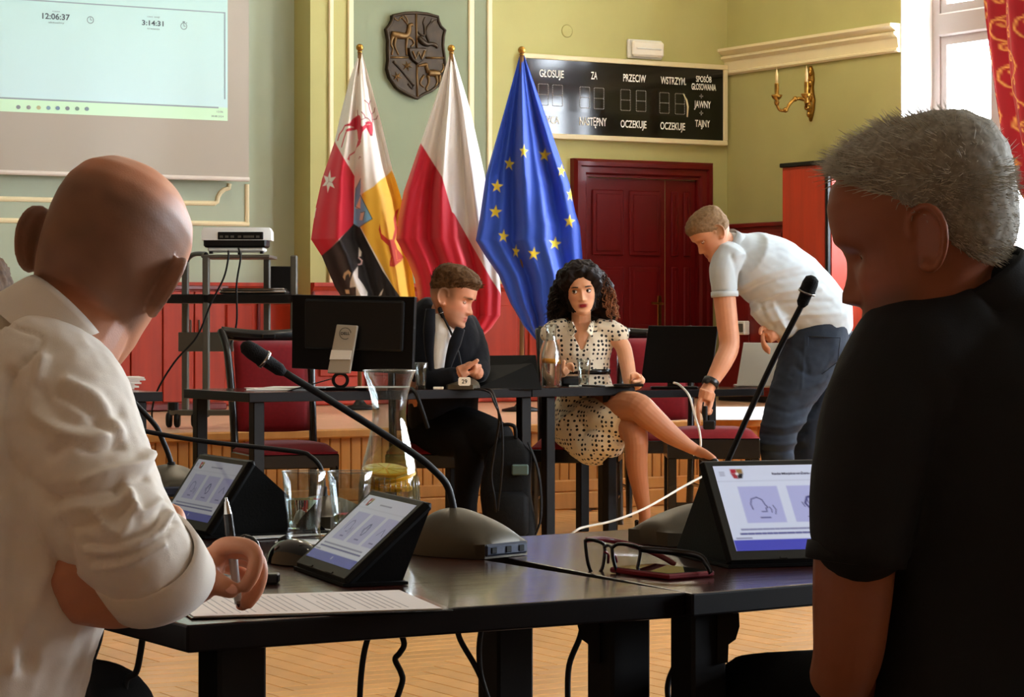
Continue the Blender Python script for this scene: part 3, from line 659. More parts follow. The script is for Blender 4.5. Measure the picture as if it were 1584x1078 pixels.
# ---- flags
FD = 17.0
pm('flag_cloth',(255,255,255),.6,vcol='col',sheen=.15); pm('pole_wood',(120,84,46),.4)
def flag(name,label,left,right,base_c,ops,ball,folds,amp,seed,dd=0,yb=None):
    d0 = FD+dd; k_ = FPX/d0
    t = thing(name,label,'flag',tuple(at(ball[0],HZ+(CAMZ-SZ)*k_,d0)),group=None)
    top = left[0][1]; bot = left[-1][1]; nr, nc = 400, 190; rows = []; flat = []
    rr = random.Random(seed); ph = [rr.uniform(0,6.28) for _ in range(6)]
    for i in range(nr+1):
        y = top+(bot-top)*i/nr; xl_, xr_ = interp(left,y), interp(right,y); g = min(1,(y-top)/150); row = []
        for j in range(nc+1):
            u = j/nc; x = xl_+(xr_-xl_)*u
            s_ = 0
            for q,(fr,am) in enumerate(folds): s_ += am*math.sin(fr*u*6.283+ph[q]+.6*math.sin(y*.011+q))
            dep = amp*g*s_ + .12*g*(1-(2*u-1)**2)*-1
            row.append(at(792+(x-792),y,d0+dep) if False else at(x,y,d0)+F*dep); flat.append((x,y))
        rows.append(row)
    fp = np.array(flat); C = np.tile(np.array(lin(base_c)),(len(fp),1)); paint(fp,C,ops,aa=.55)
    b = MB(); b.grid(rows); o = b.build('cloth','flag_cloth',t,smooth=True,world=True,cols=C,fix=False)
    pb = at(ball[0],HZ+(CAMZ-SZ)*k_,d0)+Vector((0,0,.012)); pt = at(ball[0],ball[1]+5,d0)
    b = MB(); b.tube([pb,pt],.014,10); b.build('pole','pole_wood',t,world=True,smooth=True)
    b = MB(); b.lathe([(.0,0),(.13,0),(.13,.012),(.05,.03),(.025,.06),(.02,.12),(0,.12)],20,Matrix.Translation(pb-Vector((0,0,.01)))); b.build('stand','black_plastic',t,world=True,smooth=True)
    b = MB(); c = at(ball[0],ball[1],d0); b.lathe([(.0,-.05),(.014,-.05),(.012,-.035),(.018,-.03),(.012,-.024)],12,Matrix.Translation(c),caps=False); b.ell(c,(.025,.025,.025)); b.build('finial','brass',t,world=True,smooth=True)
    return t
z1 = lambda x,y: (500+x*140/1258,140+y*120/1078); z2_ = lambda x,y: (480+x*180/882,240+y*220/1078)
RED = (214,26,56); WHT = (240,236,232); deer = (206,34,66); dk = (150,40,60)
L1 = [(555.5,80),(541,122),(528,170),(516.5,219),(497,276),(487,321),(480,370),(497,396),(517,443),(526,457),(540,500),(548,540)]
R1 = [(560,80),(575,135),(590,190),(607,262),(620.6,306),(630,370),(640,440),(642,457),(646,500),(648,540)]
def zl(pts,f): return [f(*p) for p in pts]
ops1 = [('poly',(242,190,60),[(561,301.5),(580,290),(605.5,263),(622,300),(652,440),(660,550),(690,600),(617,457),(558,350)]),
 ('poly',RED,[(516.5,217),(532,243),(549,273),(548,348),(526,373),(497,398),(470,372),(480,321),(490,276)]),
 ('poly',(18,14,20),[(548,346),(558,352),(593,419),(619,457),(665,545),(500,545),(520,450),(494,397),(526,374)]),
 ('poly',(120,180,226),zl([(390,185),(345,260),(340,300),(330,520),(375,550),(478,488),(385,300),(390,250)],z2_)),
 ('poly',(226,206,180),zl([(388,310),(345,405),(385,410)],z2_)),('poly',(226,206,190),zl([(388,440),(420,435),(405,498),(378,495)],z2_)),
 ('line',(24,40,60),zl([(390,185),(347,255),(343,390),(383,412)],z2_),.8),('line',(24,40,60),zl([(388,310),(478,488),(375,550)],z2_),1.0),('line',(24,40,60),zl([(388,440),(422,434),(406,498)],z2_),.8),
 ('poly',WHT,star(*z2_(145,203),17.5,6,.42,.15,.72,1)),
 ('line',(150,60,80),zl([(145,203),(138,120)],z2_),.5),('line',(150,60,80),zl([(145,203),(200,225)],z2_),.5),('line',(150,60,80),zl([(145,203),(95,260)],z2_),.5),
 ('line',WHT,zl([(37,400),(30,430),(25,468)],z2_),1.6),
 # red stag
 ('poly',deer,zl([(485,345),(525,365),(540,420),(540,500),(560,520),(620,470),(640,500),(560,600),(545,690),(520,740),(490,680),(478,560),(465,545),(350,590),(320,570),(350,550),(440,520),(400,505),(320,515),(305,490),(380,475),(420,400)],z1)),
 ('poly',deer,zl([(600,460),(640,440),(690,450),(700,560),(695,640),(665,640),(630,570),(600,510)],z1)),
 ('line',deer,zl([(310,505),(280,560),(230,620),(205,700)],z1),1.9),('line',deer,zl([(335,590),(300,690),(270,800)],z1),1.9),
 ('poly',deer,zl([(490,700),(545,720),(520,770),(470,800),(440,870),(380,920),(375,985),(350,970),(375,905),(450,840),(470,770)],z1)),
 ('line',dk,zl([(690,440),(680,350),(650,270),(635,190),(585,150)],z1),1.5),('line',dk,zl([(640,205),(655,145)],z1),1.2),('line',dk,zl([(680,330),(705,290),(715,240)],z1),1.2),('line',dk,zl([(690,410),(735,390),(755,350)],z1),1.3),
 ('line',dk,zl([(665,440),(640,405),(595,390),(580,350),(545,315)],z1),1.4),('line',dk,zl([(600,395),(570,415),(545,420)],z1),1.1),('line',dk,zl([(485,350),(478,280)],z1),1.2),
 ('line',(250,200,190),zl([(620,490),(660,485)],z1),.8),('disc',dk,z1(680,635),1.6),('disc',dk,z1(610,465),1.2),('line',dk,zl([(510,960),(520,935),(540,945)],z1),1.2),
 # red bull head on yellow
 ('poly',(196,46,28),zl([(535,525),(548,600),(600,645),(625,640),(640,560),(630,480),(645,420),(672,398),(655,450),(650,510),(665,560),(640,650),(660,710),(705,770),(690,800),(640,850),(610,845),(610,810),(620,770),(600,690),(545,640),(527,570)],z2_)),
 ('line',(240,150,60),zl([(650,720),(660,790)],z2_),.5),('line',(240,150,60),zl([(630,790),(625,830)],z2_),.5),('line',(240,150,60),zl([(660,800),(690,790)],z2_),.5),
 # white bird and beast on black
 ('poly',WHT,zl([(372,700),(392,735),(388,765),(370,775)],z2_)),('line',(226,190,190),zl([(372,780),(395,800),(390,825),(372,832)],z2_),2.0),
 ('poly',WHT,zl([(368,845),(372,930),(410,985),(440,1040),(440,1075),(355,1075),(358,1000),(305,1005),(312,960),(340,890)],z2_)),
 ('poly',(226,200,160),zl([(250,925),(262,895),(300,872),(322,895),(310,930),(300,900),(275,915),(265,950)],z2_)),('poly',(226,200,160),zl([(265,1020),(298,1020),(300,1050),(270,1050)],z2_)),
 ('poly',WHT,zl([(560,1015),(545,1060),(520,1075),(540,1040)],z2_))]
flag('town_flag','white, red, yellow and black heraldic flag with red stag, leftmost of the three flags',L1,R1,(236,230,222),ops1,(556.5,73.5),[(2.2,.6),(4.1,.25)],.10,3)
L2 = [(696,81),(675,150),(651,220),(624,297),(616,336),(612,370),(630,403),(641,431),(650,480),(660,525),(665,560)]
R2 = [(701,81),(728,171),(749,266),(760,330),(772,420),(775,455),(774,488),(760,508),(748,519),(746,540),(745,560)]
ops2 = [('poly',(204,20,48),[(651,222),(668,249),(685,276),(700,329),(703.5,332),(722,365),(740,397),(760,432),(774,453),(800,560),(600,560),(600,330)])]
flag('national_flag','white over red national flag hanging in the middle of three flags',L2,R2,(238,232,228),ops2,(698,75),[(2.6,.6),(5.2,.25)],.11,11,dd=-.15)
L3 = [(804,85),(777,184),(752,272),(742,340),(736,372),(752,398),(771,425),(789,468),(810,504),(828,525)]
R3 = [(811,85),(850,196),(865,240),(881,285),(890,329),(897,350),(901,400),(903,440),(890,490),(860,525)]
ops3 = [('poly',(246,220,50),star(x,y,11,5,.4,.1,sx,1)) for x,y,sx in ((810,237,.65),(842.5,240,.9),(868.5,265,.65),(882,302,.55),(788,254,.75),(769,289,.9),(766.5,328.5,.95),(779,366,.8),(798,389,.55),(825.5,393.5,.9),(858.6,377,.95),(880.6,343,.85))]
flag('union_flag','blue flag with ring of yellow stars, rightmost of the three flags',L3,R3,(40,82,196),ops3,(807,77.5),[(2.1,.6),(4.6,.3)],.11,5,dd=-.3)
# ---- projector cart, projector, sideboard behind it
CD = 14.2
cart = thing('projector_cart','grey metal projector cart with black trays standing on the stage','cart',tuple(onz(330,663,SZ)))
kc = FPX/CD
def cp(px,py,o=0): return at(px,py,CD)+F*o
posts = [(319,395,645,0),(455,395,655,0),(272,402,640,.42),(402,398,645,.42)]
for px,ya,yb,o in posts:
    b = MB(); A, B_ = cp(px,yb,o), cp(px,ya,o); M = frame((A.x,A.y,A.z),R,F); h = B_.z-A.z; b.box((-.018,-.03,0),(.018,.03,h),M,c=.006); b.build('post','grey_metal',cart,world=True)
def tray(ya,px0,px1,th,mat,name,dep=.46):
    b = MB(); A = cp(px0,ya,-.03); B_ = cp(px1,ya,-.03); M = frame(A,R,F); b.box((0,0,-th),((B_-A).length,dep,0),M,c=.004); return b.build(name,mat,cart,world=True)
tray(394,312,418,.018,'grey_metal','top_shelf'); tray(455,258,462,.05,'black_plastic','middle_tray'); tray(634,262,462,.03,'grey_metal','bottom_bar',.08)
b = MB(); M = frame(cp(272,544,0),R,F); b.box((0,.1,0),(86/kc,.12,30/kc),M,c=.003); b.build('lower_panel','grey_metal',cart,world=True)
b = MB(); M = frame(cp(410,456,.33),R,F); b.box((0,0,0),(36/kc,.02,46/kc),M,c=.003); b.build('side_panel','black_plastic',cart,world=True)
b = MB(); b.tube(smooth_path([cp(272,410,.42),cp(276,398,.42),(cp(290,391,.3)),cp(312,392,.1),cp(319,394,0)]),.014,8); b.build('handle','black_plastic',cart,world=True,smooth=True)
for px,o in ((268,.0),(307,0),(450,0),(400,.38)):
    for q_ in (-.022,.022):
        c = at(px,0,CD)+F*o; c.z = SZ+.046; Mx = frame(c+R*q_,F,U); b = MB(); b.lathe([(0,-.016),(.034,-.016),(.044,-.008),(.044,.008),(.034,.016),(0,.016)],18,Mx); b.build('caster','black_plastic',cart,world=True,smooth=True)
    b = MB(); c.z = SZ+.09; b.tube([c,c+Vector((0,0,.05))],.03,10); b.build('caster_fork','black_plastic',cart,world=True)
pr = thing('projector','white and black projector on top of the grey cart','projector',tuple(cp(365,390,0)))
M = frame(cp(365,393,0)+Vector((0,0,.002)),R,F)
b = MB(); b.prism([(-.19,-.0),(.13,-.0),(.19,.03),(.185,.24),(-.17,.25),(-.195,.18)],M @ Matrix.Translation((0,0,.075)),.07,bev=.06); b.build('top_shell','white_plastic',pr,world=True,auto=30,smooth=True)
b = MB(); b.box((-.18,.012,.035),(.165,.23,.085),M,c=.01); b.build('body','black_plastic',pr,world=True)
b = MB(); b.box((-.16,.03,.012),(.15,.22,.037),M,c=.008); b.build('base','white_plastic',pr,world=True)
b = MB(); b.box((-.1,-.004,.078),(.15,.012,.12),M,c=.003); pb_ = b.build('port_panel','black_plastic',pr,world=True)
for x_ in (-.08,-.05,-.02,.02,.05,.07,.09,.12): b = MB(); b.box((x_-.009,-.008,.088),(x_+.009,-.003,.1),M); b.build('socket','grey_metal',pb_,world=True)
b = MB(); b.box((-.13,.1,.145),(-.03,.2,.1465),M); b.build('button_panel','grey_metal',pr,world=True)
for x_,y_ in ((-.14,.03),(.14,.03),(0,.2)): b = MB(); b.tube([M @ Vector((x_,y_,.0)),M @ Vector((x_,y_,.015))],.012,8); b.build('foot','black_plastic',pr,world=True)
def cable(name,label,pts,r,d=None,mat='black_matt',cat='cable'):
    b = MB(); b.tube(pxpath(pts,d),r,7); return tag(b.build(name,mat,smooth=True),label,cat)
cable('projector_cable','black cable falling from the projector across the cart to the left',[(353,388,CD-.12),(353,400,CD-.14),(346,430,CD-.14),(326,470,CD-.14),(305,520,CD-.14),(270,560,CD-.14),(243,605,CD-.12),(235,640,CD-.05),(240,662,CD)],.0055)
cable('projector_cable','black cable falling straight down from the projector to the stage edge',[(369,384,CD-.12),(372,400,CD-.15),(366,440,CD-.15),(366,500,CD-.15),(355,540,CD-.15),(355,580,CD-.15),(366,620,CD-.25),(362,655,CD-.45),(360,682,CD-.5)],.0055)
b = MB(); M = frame(cp(338,455,.02)+Vector((0,0,.002)),R,F); b.box((0,0,.0),(104/kc,.25,.02),M,c=.008); b.box((.01,.02,.02),(104/kc-.01,.23,.032),M,c=.006)
tag(b.build('closed_laptop','chrome'),'silver closed laptop lying on the middle tray of the projector cart','laptop')
sp = at(150,442,17.0); se = at(350,442,17.0); zt3 = CAMZ+48/235
sb_ = thing('sideboard','red wooden sideboard with dark top behind the projector cart','cabinet',((sp.x+se.x)/2,se.y,SZ))
ys_ = 15.45; xa = onY(150,500,ys_).x; xb = onY(347,500,ys_).x
b = MB(); b.box((xa,ys_,SZ+.05),(xb,YL-.06,zt3-.03)); b.build('carcass','mahogany',sb_,world=True)
b = MB(); b.box((xa,ys_-.03,zt3-.03),(xb+.02,YL-.06,zt3),c=.006); b.build('top','mahogany_dark',sb_,world=True)
b = MB(); b.box((xa,ys_-.02,SZ+.006),(xb+.01,YL-.06,SZ+.05),c=.006); b.build('plinth','mahogany_dark',sb_,world=True)
for i in range(4):
    a = xa+(xb-xa)*i/4; c = xa+(xb-xa)*(i+1)/4; b = MB(); b.box((a+.004,ys_-.02,SZ+.06),(c-.004,ys_,zt3-.04),c=.004); d_ = b.build('door','mahogany',sb_,world=True)
    b = MB(); hx = c-.03 if i%2 == 0 else a+.03; b.tube([(hx,ys_-.03,1.0),(hx,ys_-.03,1.08)],.006,6); b.build('handle','grey_metal',d_,world=True)
# ================================================================ tables in the foreground and what lies on them
TZ = .75
pm('table_top',(58,20,13),.2,var=.45,vscale=30,stretch=(.10,1,1),bump=.22,bscale=90,coat=.25)
pm('table_edge',(12,5,4),.5,var=.3,vscale=20,spec=.2)
pm('table_leg',(6,4,3),.55,var=.2,vscale=20,spec=.3)
pm('screen_glass',(255,255,255),.06,vcol='col',emit=.05,spec=.6); pm('screen_glass_bright',(255,255,255),.06,vcol='col',emit=.15,spec=.6)
pm('case_black',(5,5,5),.6,spec=.2,bump=.1,bscale=300); pm('case_edge',(44,44,38),.45)
pm('mic_grey',(84,77,62),.42,metal=.25,var=.08,vscale=40); pm('mic_blue',(58,66,86),.35,metal=.2); pm('foam_black',(12,12,13),.85,bump=.6,bscale=500)
glass_mat('water_glass',(240,243,242),.5); pm('water',(246,252,252),.0,trans=1,ior=1.33)
pm('lemon',(255,190,8),.35,var=.15,vscale=60,sub=0); pm('lemon_flesh',(255,230,96),.3,var=.2,vscale=80); glass_mat('lemon_water',(255,250,215),.2)
pm('paper',(238,230,224),.7); pm('title_grey',(96,98,120),.8); pm('print_grey',(196,190,188),.8); pm('paper_white',(244,242,238),.7)
pm('rubber_dark',(18,18,19),.6)
def table(name,label,corners,zt,th,legs,mat='table_top',lw=.03):
    c = Vector((sum(p[0] for p in corners)/len(corners),sum(p[1] for p in corners)/len(corners),0))
    t = thing(name,label,'table',(c.x,c.y,0))
    b = MB(); b.prism([(p[0],p[1]) for p in corners],Matrix.Translation((0,0,zt-th)),th); o = b.build('tabletop',mat,t,world=True)
    o.data.materials.append(MATS['table_edge'])
    for p_ in o.data.polygons: p_.material_index = 0 if abs(p_.normal.z) > .5 else 1
    bv = o.modifiers.new('bevel','BEVEL'); bv.width = .003; bv.segments = 2; bv.limit_method = 'ANGLE'
    for lx,ly in legs:
        b = MB(); b.box((lx-lw,ly-lw,0),(lx+lw,ly+lw,zt-th),c=.004); b.build('leg','table_leg',t,world=True)
    return t
fl = onz(285,966,TZ); fr = onz(1067,917,TZ); yf = (fl.y+fr.y)/2; xl_, xr_ = fl.x, fr.x; TD = .83
def xy(v): return (v.x,v.y)
def legpx(px,d): p = at(px,900,d); return (p.x,p.y)
t1 = table('conference_table','dark wooden table under the writing paper and the middle tablet, nearest to the camera',[(xl_,yf),(xr_,yf),(xr_,yf+TD),(xl_,yf+TD)],TZ,.032,[(xl_+.09,yf+.075),legpx(782,3.85),legpx(957,3.42),(xl_+.06,yf+TD-.06)],lw=.031)
t3 = table('conference_table','dark wooden table under the left tablet behind the glasses',[(xl_,yf+TD+.003),(xr_-.01,yf+TD+.003),(xr_-.01,yf+2*TD),(xl_,yf+2*TD)],TZ-.001,.032,[(xl_+.06,yf+TD+.06),(xl_+.06,yf+2*TD-.06)])
t4 = table('conference_table','dark wooden table carrying the farthest microphone of the left row',[(xl_,yf+2*TD+.003),(xr_+.13,yf+2*TD+.003),(xr_+.13,yf+3*TD),(xl_,yf+3*TD)],TZ-.001,.032,[(xl_+.06,yf+3*TD-.06),(xl_+.06,yf+2*TD+.06)])
q0 = onz(1071,918,TZ); q1 = onz(1262,902,TZ); dq = (q1-q0).normalized(); q1 = q0+dq*1.25
s1 = onz(852,875.5,TZ); ds = (s1-q0).normalized(); 
t2 = table('conference_table','dark wooden table under the eyeglasses and the bright tablet on the right',[(q0.x,q0.y),(q1.x,q1.y),((q1+ds*TD).x,(q1+ds*TD).y),((q0+ds*TD).x,(q0+ds*TD).y)],TZ,.03,[legpx(1080,3.36),xy(q1-dq*.08+ds*.08),xy(q1-dq*.08+ds*(TD-.08))],lw=.027)
for px,d,tt,sg in ((1108,3.36,t2,1),(927,3.42,t1,-1)):  # folding brackets beside the legs
    p = at(px,960,d); M = frame(p-Vector((0,0,.0)),R,U); s_ = d/FPX
    b = MB(); b.prism([(0,14*s_),(sg*33*s_,14*s_),(sg*34*s_,-6*s_),(sg*28*s_,-26*s_),(sg*17*s_,-34*s_),(sg*16*s_,-62*s_),(0,-62*s_)],M,.02); k_ = b.build('folding_bracket','table_leg',tt,world=True)
    b = MB(); c = at(px+sg*8,1020,d-.012)
    for q_ in (-4,4): b.tube([c+R*((q_+3.4*math.cos(a))*s_)+U*(3.6*math.sin(a)*s_) for a in np.linspace(0,6.28,11)[:-1]],.0012,6,closed=True)
    b.build('ring','chrome',k_,world=True)
# ---- tablets in folio cases
def ui(n=150,m=110,bright=1.0):
    P = np.array([[i/n*1.6, 1-j/m] for j in range(m+1) for i in range(n+1)])   # x 0..1.6, y 0..1 up
    P2 = P.copy(); P2[:,1] = 1-P2[:,1]                                          # y down
    C = np.tile(np.array(lin((206,216,240))),(len(P),1)); ops = []
    B = (172,178,226); I = (70,70,130); T = (126,130,160)
    ops += [('line',(176,186,214),[(0,.185),(1.6,.185)],.006)]
    for x in (.2,.72,1.24): ops.append(('poly',B,[(x,.25),(x+.42,.25),(x+.42,.68),(x,.68)]))
    ops += [('line',I,[(.30,.52),(.29,.46),(.31,.40),(.37,.38),(.42,.41),(.44,.47),(.46,.50),(.44,.51),(.44,.55),(.39,.55)],.012),('line',I,[(.48,.50),(.495,.53),(.49,.56)],.010),('line',I,[(.52,.48),(.54,.53),(.525,.58)],.010)]
    ops += [('poly',I,[(.86,.46),(.9,.38),(.95,.37),(.99,.42),(1.0,.5),(.97,.55),(.92,.56)]),('poly',B,[(.885,.46),(.915,.40),(.945,.395),(.97,.43),(.98,.49),(.955,.535),(.925,.54)]),('line',I,[(.91,.46),(.90,.40)],.008),('line',I,[(.94,.45),(.93,.38)],.008),('line',I,[(.96,.46),(.965,.40)],.008),('line',I,[(.86,.5),(.84,.45)],.010),
            ('line',I,[(1.36,.5),(1.44,.40),(1.52,.5)],.012)]
    ops += [('line',I,[(.36,.62),(.46,.62)],.014),('line',I,[(.87,.62),(1.0,.62)],.014),('line',I,[(1.38,.62),(1.5,.62)],.014)]
    for x in (.05,.06): pass
    for y in (.075,.095,.115): ops.append(('line',T,[(.05,y),(.1,y)],.008))
    # town arms
    ops += [('poly',(170,40,56),[(.17,.04),(.235,.04),(.235,.095),(.17,.095)]),('poly',(150,120,70),[(.235,.04),(.3,.04),(.3,.095),(.235,.095)]),('poly',(160,50,60),[(.17,.095),(.235,.095),(.235,.155),(.19,.15)]),('poly',(30,26,30),[(.235,.095),(.3,.095),(.28,.15),(.235,.155)]),('disc',(226,226,230),(.235,.097),.016)]
    # caption and body text, too small to read
    rr = random.Random(4)
    def words_(x0,x1,y,w_,col):
        x = x0
        while x < x1:
            l = rr.uniform(.025,.08); ops.append(('line',col,[(x,y),(min(x+l,x1),y)],w_)); x += l+.018
    words_(.62,1.0,.105,.018,T); words_(.12,1.45,.755,.02,(120,124,170)); words_(.1,1.5,.805,.022,(84,88,150))
    ops += [('line',I,[(.04,.855),(.2,.855)],.01),('poly',(72,76,186),[(0,.875),(1.6,.875),(1.6,1.02),(0,1.02)]),('poly',(150,154,226),[(.78,.91),(.82,.91),(.82,.95),(.78,.95)])]
    paint(P2,C,ops,aa=.006)
    return n,m,C
UI_N, UI_M, UI_C = ui()
def tablet(label,bl,e1,u,rise,mat,stand_back=.11,tint=1.0,title=False):
    """bl: world point of the lower left corner of the case; e1: vector along the lower edge; u: horizontal lean-back vector"""
    L_ = e1.length; up = u+Vector((0,0,rise)); H_ = up.length; X = e1.normalized(); Y = up.normalized(); M = frame(bl,X,Y)
    t = thing('tablet',label,'tablet',tuple(bl))
    b = MB(); b.box((0,0,-.012),(L_,H_,0),M,c=.005); cs = b.build('case','case_black',t,world=True)
    b = MB(); q = .005; b.box((q,q,.0),(L_-q,H_-q,.002),M,c=.001); b.build('bezel','case_edge',t,world=True)
    x0, x1, y0, y1 = .016, L_-.016, .020, H_-.014
    rows = [[M @ Vector((x0+(x1-x0)*i/UI_N, y1-(y1-y0)*j/UI_M, .0024)) for i in range(UI_N+1)] for j in range(UI_M+1)]
    b = MB(); b.grid(rows); b.build('screen',mat,t,world=True,cols=UI_C*tint,fix=False)
    if title:
        b = MB(); fit(b,'Rada Miejska w Żarach',M @ Matrix.Translation(((x0+x1)/2+.004,y1-(y1-y0)*.105,.0028)),.064,.0042,bold=.008); b.build('title_lettering','title_grey',t,world=True)
    b = MB(); b.box((L_*.30,.006,.002),(L_*.34,.009,.0035),M); b.box((L_*.62,.006,.002),(L_*.74,.009,.0035),M); b.build('corner_straps','case_edge',t,world=True)
    # folded stand behind
    a0 = M @ Vector((L_*.06,H_*.98,-.013)); a1 = M @ Vector((L_*.94,H_*.98,-.013)); un = u.normalized()
    f0 = Vector((a0.x,a0.y,TZ+.003))+un*stand_back; f1 = Vector((a1.x,a1.y,TZ+.003))+un*stand_back
    o_ = un*.006
    b = MB(); b.hexa([f0,f1,f1+o_,f0+o_,a0-o_,a1-o_,a1,a0]); b.build('stand_flap','case_black',t,world=True)
    for k_,xx in ((0,.012),(1,L_-.018)):      # folded sides close the wedge
        p0 = M @ Vector((xx,.004,-.012)); p1 = M @ Vector((xx,H_*.97,-.012)); p2 = Vector((p0.x,p0.y,TZ+.003))+un*(stand_back+u.length*.97); p0 = Vector((p0.x,p0.y,TZ+.003))
        o2 = X*.006; b = MB(); b.add([p0,p2,p1,p0+o2,p2+o2,p1+o2],[(0,1,2),(5,4,3),(0,3,4,1),(1,4,5,2),(2,5,3,0)]); b.build('side_flap','case_black',t,world=True)
    c0 = Vector((bl.x,bl.y,TZ+.001)); c1 = c0+e1
    b = MB(); g0 = f0-X*L_*.06; b.prism([(0,0),(L_,0),(L_,un.dot(f0-c0)+.01),(0,un.dot(f0-c0)+.01)],frame(c0,X,un) if frame(c0,X,un).col[2].z > 0 else frame(c0,X,un),.004); b.build('base_flap','case_black',t,world=True)
    return t
def cam_v(l,d,z=0): return R*l+F*d+U*z
bl = onz(454,874.5,TZ+.006); tablet('tablet in a black case standing on the near table in front of the middle microphone',bl,cam_v(.084,-.236),cam_v(.937,.349)*.117,.104,'screen_glass',stand_back=-.045)
brL = onz(318,828,TZ+.006); e1L = cam_v(.445,-.895)*.24; tablet('tablet in a black case beside the bald man\'s sleeve, left of the water glasses',brL-e1L,e1L,cam_v(.895,.445)*.078,.118,'screen_glass',stand_back=.12,tint=.85)
blR = onz(1127,873,TZ+.006); tablet('bright tablet in a black case on the right beside the eyeglasses',blR,cam_v(.956,.292)*.262,cam_v(-.292,.956)*.112,.14,'screen_glass_bright',stand_back=.12,title=True)
# ---- gooseneck microphones
def mic(label,base,fwd,neck,rad,head,hr,d=None,w_=.135,l_=.15,hgt=.045,ports=True):
    """base: point on the table below the neck; fwd: horizontal direction from neck to the front"""
    t = thing('gooseneck_microphone',label,'microphone',tuple(base)); f_ = fwd.normalized(); M = frame(base,f_.cross(U)*-1 if False else Vector((f_.y,-f_.x,0)),f_)
    n = 26; rows = []; bot = []
    for i in range(n+1):
        v = i/n; yy = -.35*l_+l_*v; row = []
        ww = w_*(.78+.22*math.sin(math.pi*min(1,v*.9+.1)))*(1-.0*v); 
        for j in range(n+1):
            u_ = j/n*2-1; q = min(1,max(0,(1-abs(u_)**5)))*min(1,max(0,1-abs(2*v-1)**6)); xx = u_*ww/2*(1-.08*(abs(2*v-1)**4))
            ridge = hgt*(1.0-.42*(max(0,v-.35)/.65)**1.3-.22*(max(0,.35-v)/.35)**2)*(1-.40*abs(u_)**2)
            row.append(M @ Vector((xx,yy,(.010+.012*v)+ max(0,ridge-(.010+.012*v))*q**.42 if q > 0 else (.010+.012*v))))
        rows.append(row)
    b = MB(); b.grid(rows); m_ = n+1
    ring = [rows[0][j] for j in range(m_)]+[rows[i][n] for i in range(1,m_)]+[rows[n][j] for j in range(n-1,-1,-1)]+[rows[i][0] for i in range(n-1,0,-1)]
    k0 = len(b.v); b.v += [(p.x,p.y,base.z+.001) for p in ring]; idx = [j for j in range(m_)]+[i*m_+n for i in range(1,m_)]+[n*m_+j for j in range(n-1,-1,-1)]+[i*m_ for i in range(n-1,0,-1)]; L_ = len(idx)
    b.f += [(idx[i],idx[(i+1)%L_],k0+(i+1)%L_,k0+i) for i in range(L_)]; b.f.append(tuple(range(k0,k0+L_)))
    b.build('base','mic_grey',t,world=True,smooth=True,auto=35)
    if ports:
        b = MB(); Mp = M @ Matrix.Translation((0,.65*l_-.006,.004)) @ Matrix.Rotation(math.pi/2,4,'Z'); b.box((0,-.046,0),(.009,.046,.018),Mp,c=.003); s_ = b.build('socket_panel','mic_blue',t,world=True)
        for y_ in (-.036,-.004,.024): b2 = MB(); b2.box((.006,y_,.004),(.0105,y_+.012,.013),Mp,c=.001); b2.build('socket','black_matt',s_,world=True)
    b = MB(); P = smooth_path(neck,6); b.tube(P,rad,10); b.build('gooseneck','rubber_dark',t,world=True,smooth=True)
    b = MB(); b.tube([P[0]-Vector((0,0,.006)),P[0]+(P[2]-P[0]).normalized()*.03],[rad*2.1,rad*1.5],12); b.build('neck_collar','black_plastic',t,world=True,smooth=True)
    if head:
        A, B_ = head; A = Vector(A); B_ = Vector(B_); b = MB(); pts = [A+(B_-A)*s_ for s_ in (0,.12,.2,.45,.5,.55,.75,.92,1.0)]
        b.tube(pts,[hr*.45,hr*.75,hr*.75,hr*.8,hr*1.1,hr,hr*1.0,hr*.85,hr*.35],14); b.build('head','foam_black',t,world=True,smooth=True)
        b = MB(); b.tube([A+(B_-A)*.44,A+(B_-A)*.5],hr*1.12,14); b.build('head_ring','chrome',t,world=True,smooth=True)
    return t
bc = onz(704,856,TZ); dm = (bc-CAM).dot(F)
mic('gooseneck microphone on a grey base, right of the middle tablet on the near table',bc,cam_v(.75,-.66),[at(706,822,dm),at(702,790,dm),at(692,752,dm),at(672,728,dm-.01),at(640,702,dm-.02),at(560,650,dm-.04),at(437,574,dm-.07)],.0054,(at(440,577,dm-.07),at(374,532,dm-.09)),.0125,w_=.13,l_=.155,hgt=.068)
bL = onz(262,765,TZ); dl = (bL-CAM).dot(F)
mic('grey based gooseneck microphone left of the left tablet, by the bald man\'s sleeve',bL,cam_v(.3,-.9),[at(268,738,dl),at(263,710,dl),at(252,682,dl),at(238,655,dl),at(190,605,dl)],.0052,None,.011,hgt=.06)
b2 = onz(500,812,TZ-.0); d2_ = (b2-CAM).dot(F)
b3 = onz(365,838,TZ); d3 = (b3-CAM).dot(F)
mic('gooseneck microphone with thin neck bent flat leftwards, behind the water glasses',b2,cam_v(.6,-.8),[at(500,780,d2_),at(500,745,d2_),at(495,722,d2_),at(480,706,d2_),at(455,698,d2_),at(320,683,d2_-.03),at(225,667,d2_-.05),at(170,652,d2_-.06)],.0040,None,.01,ports=False,hgt=.05)
pr_ = onz(1068,842,TZ); dr = (pr_-CAM).dot(F)+.02
mic('gooseneck microphone rising behind the bright right tablet',onz(1078,838,TZ),cam_v(-.7,-.5),[at(1098,790,dr),at(1112,745,dr),at(1130,703,dr-.01),at(1165,625,dr-.03),at(1200,550,dr-.05),at(1241,470,dr-.08)],.0046,(at(1239,474,dr-.08),at(1258,427,dr-.09)),.0122,ports=False,hgt=.06)
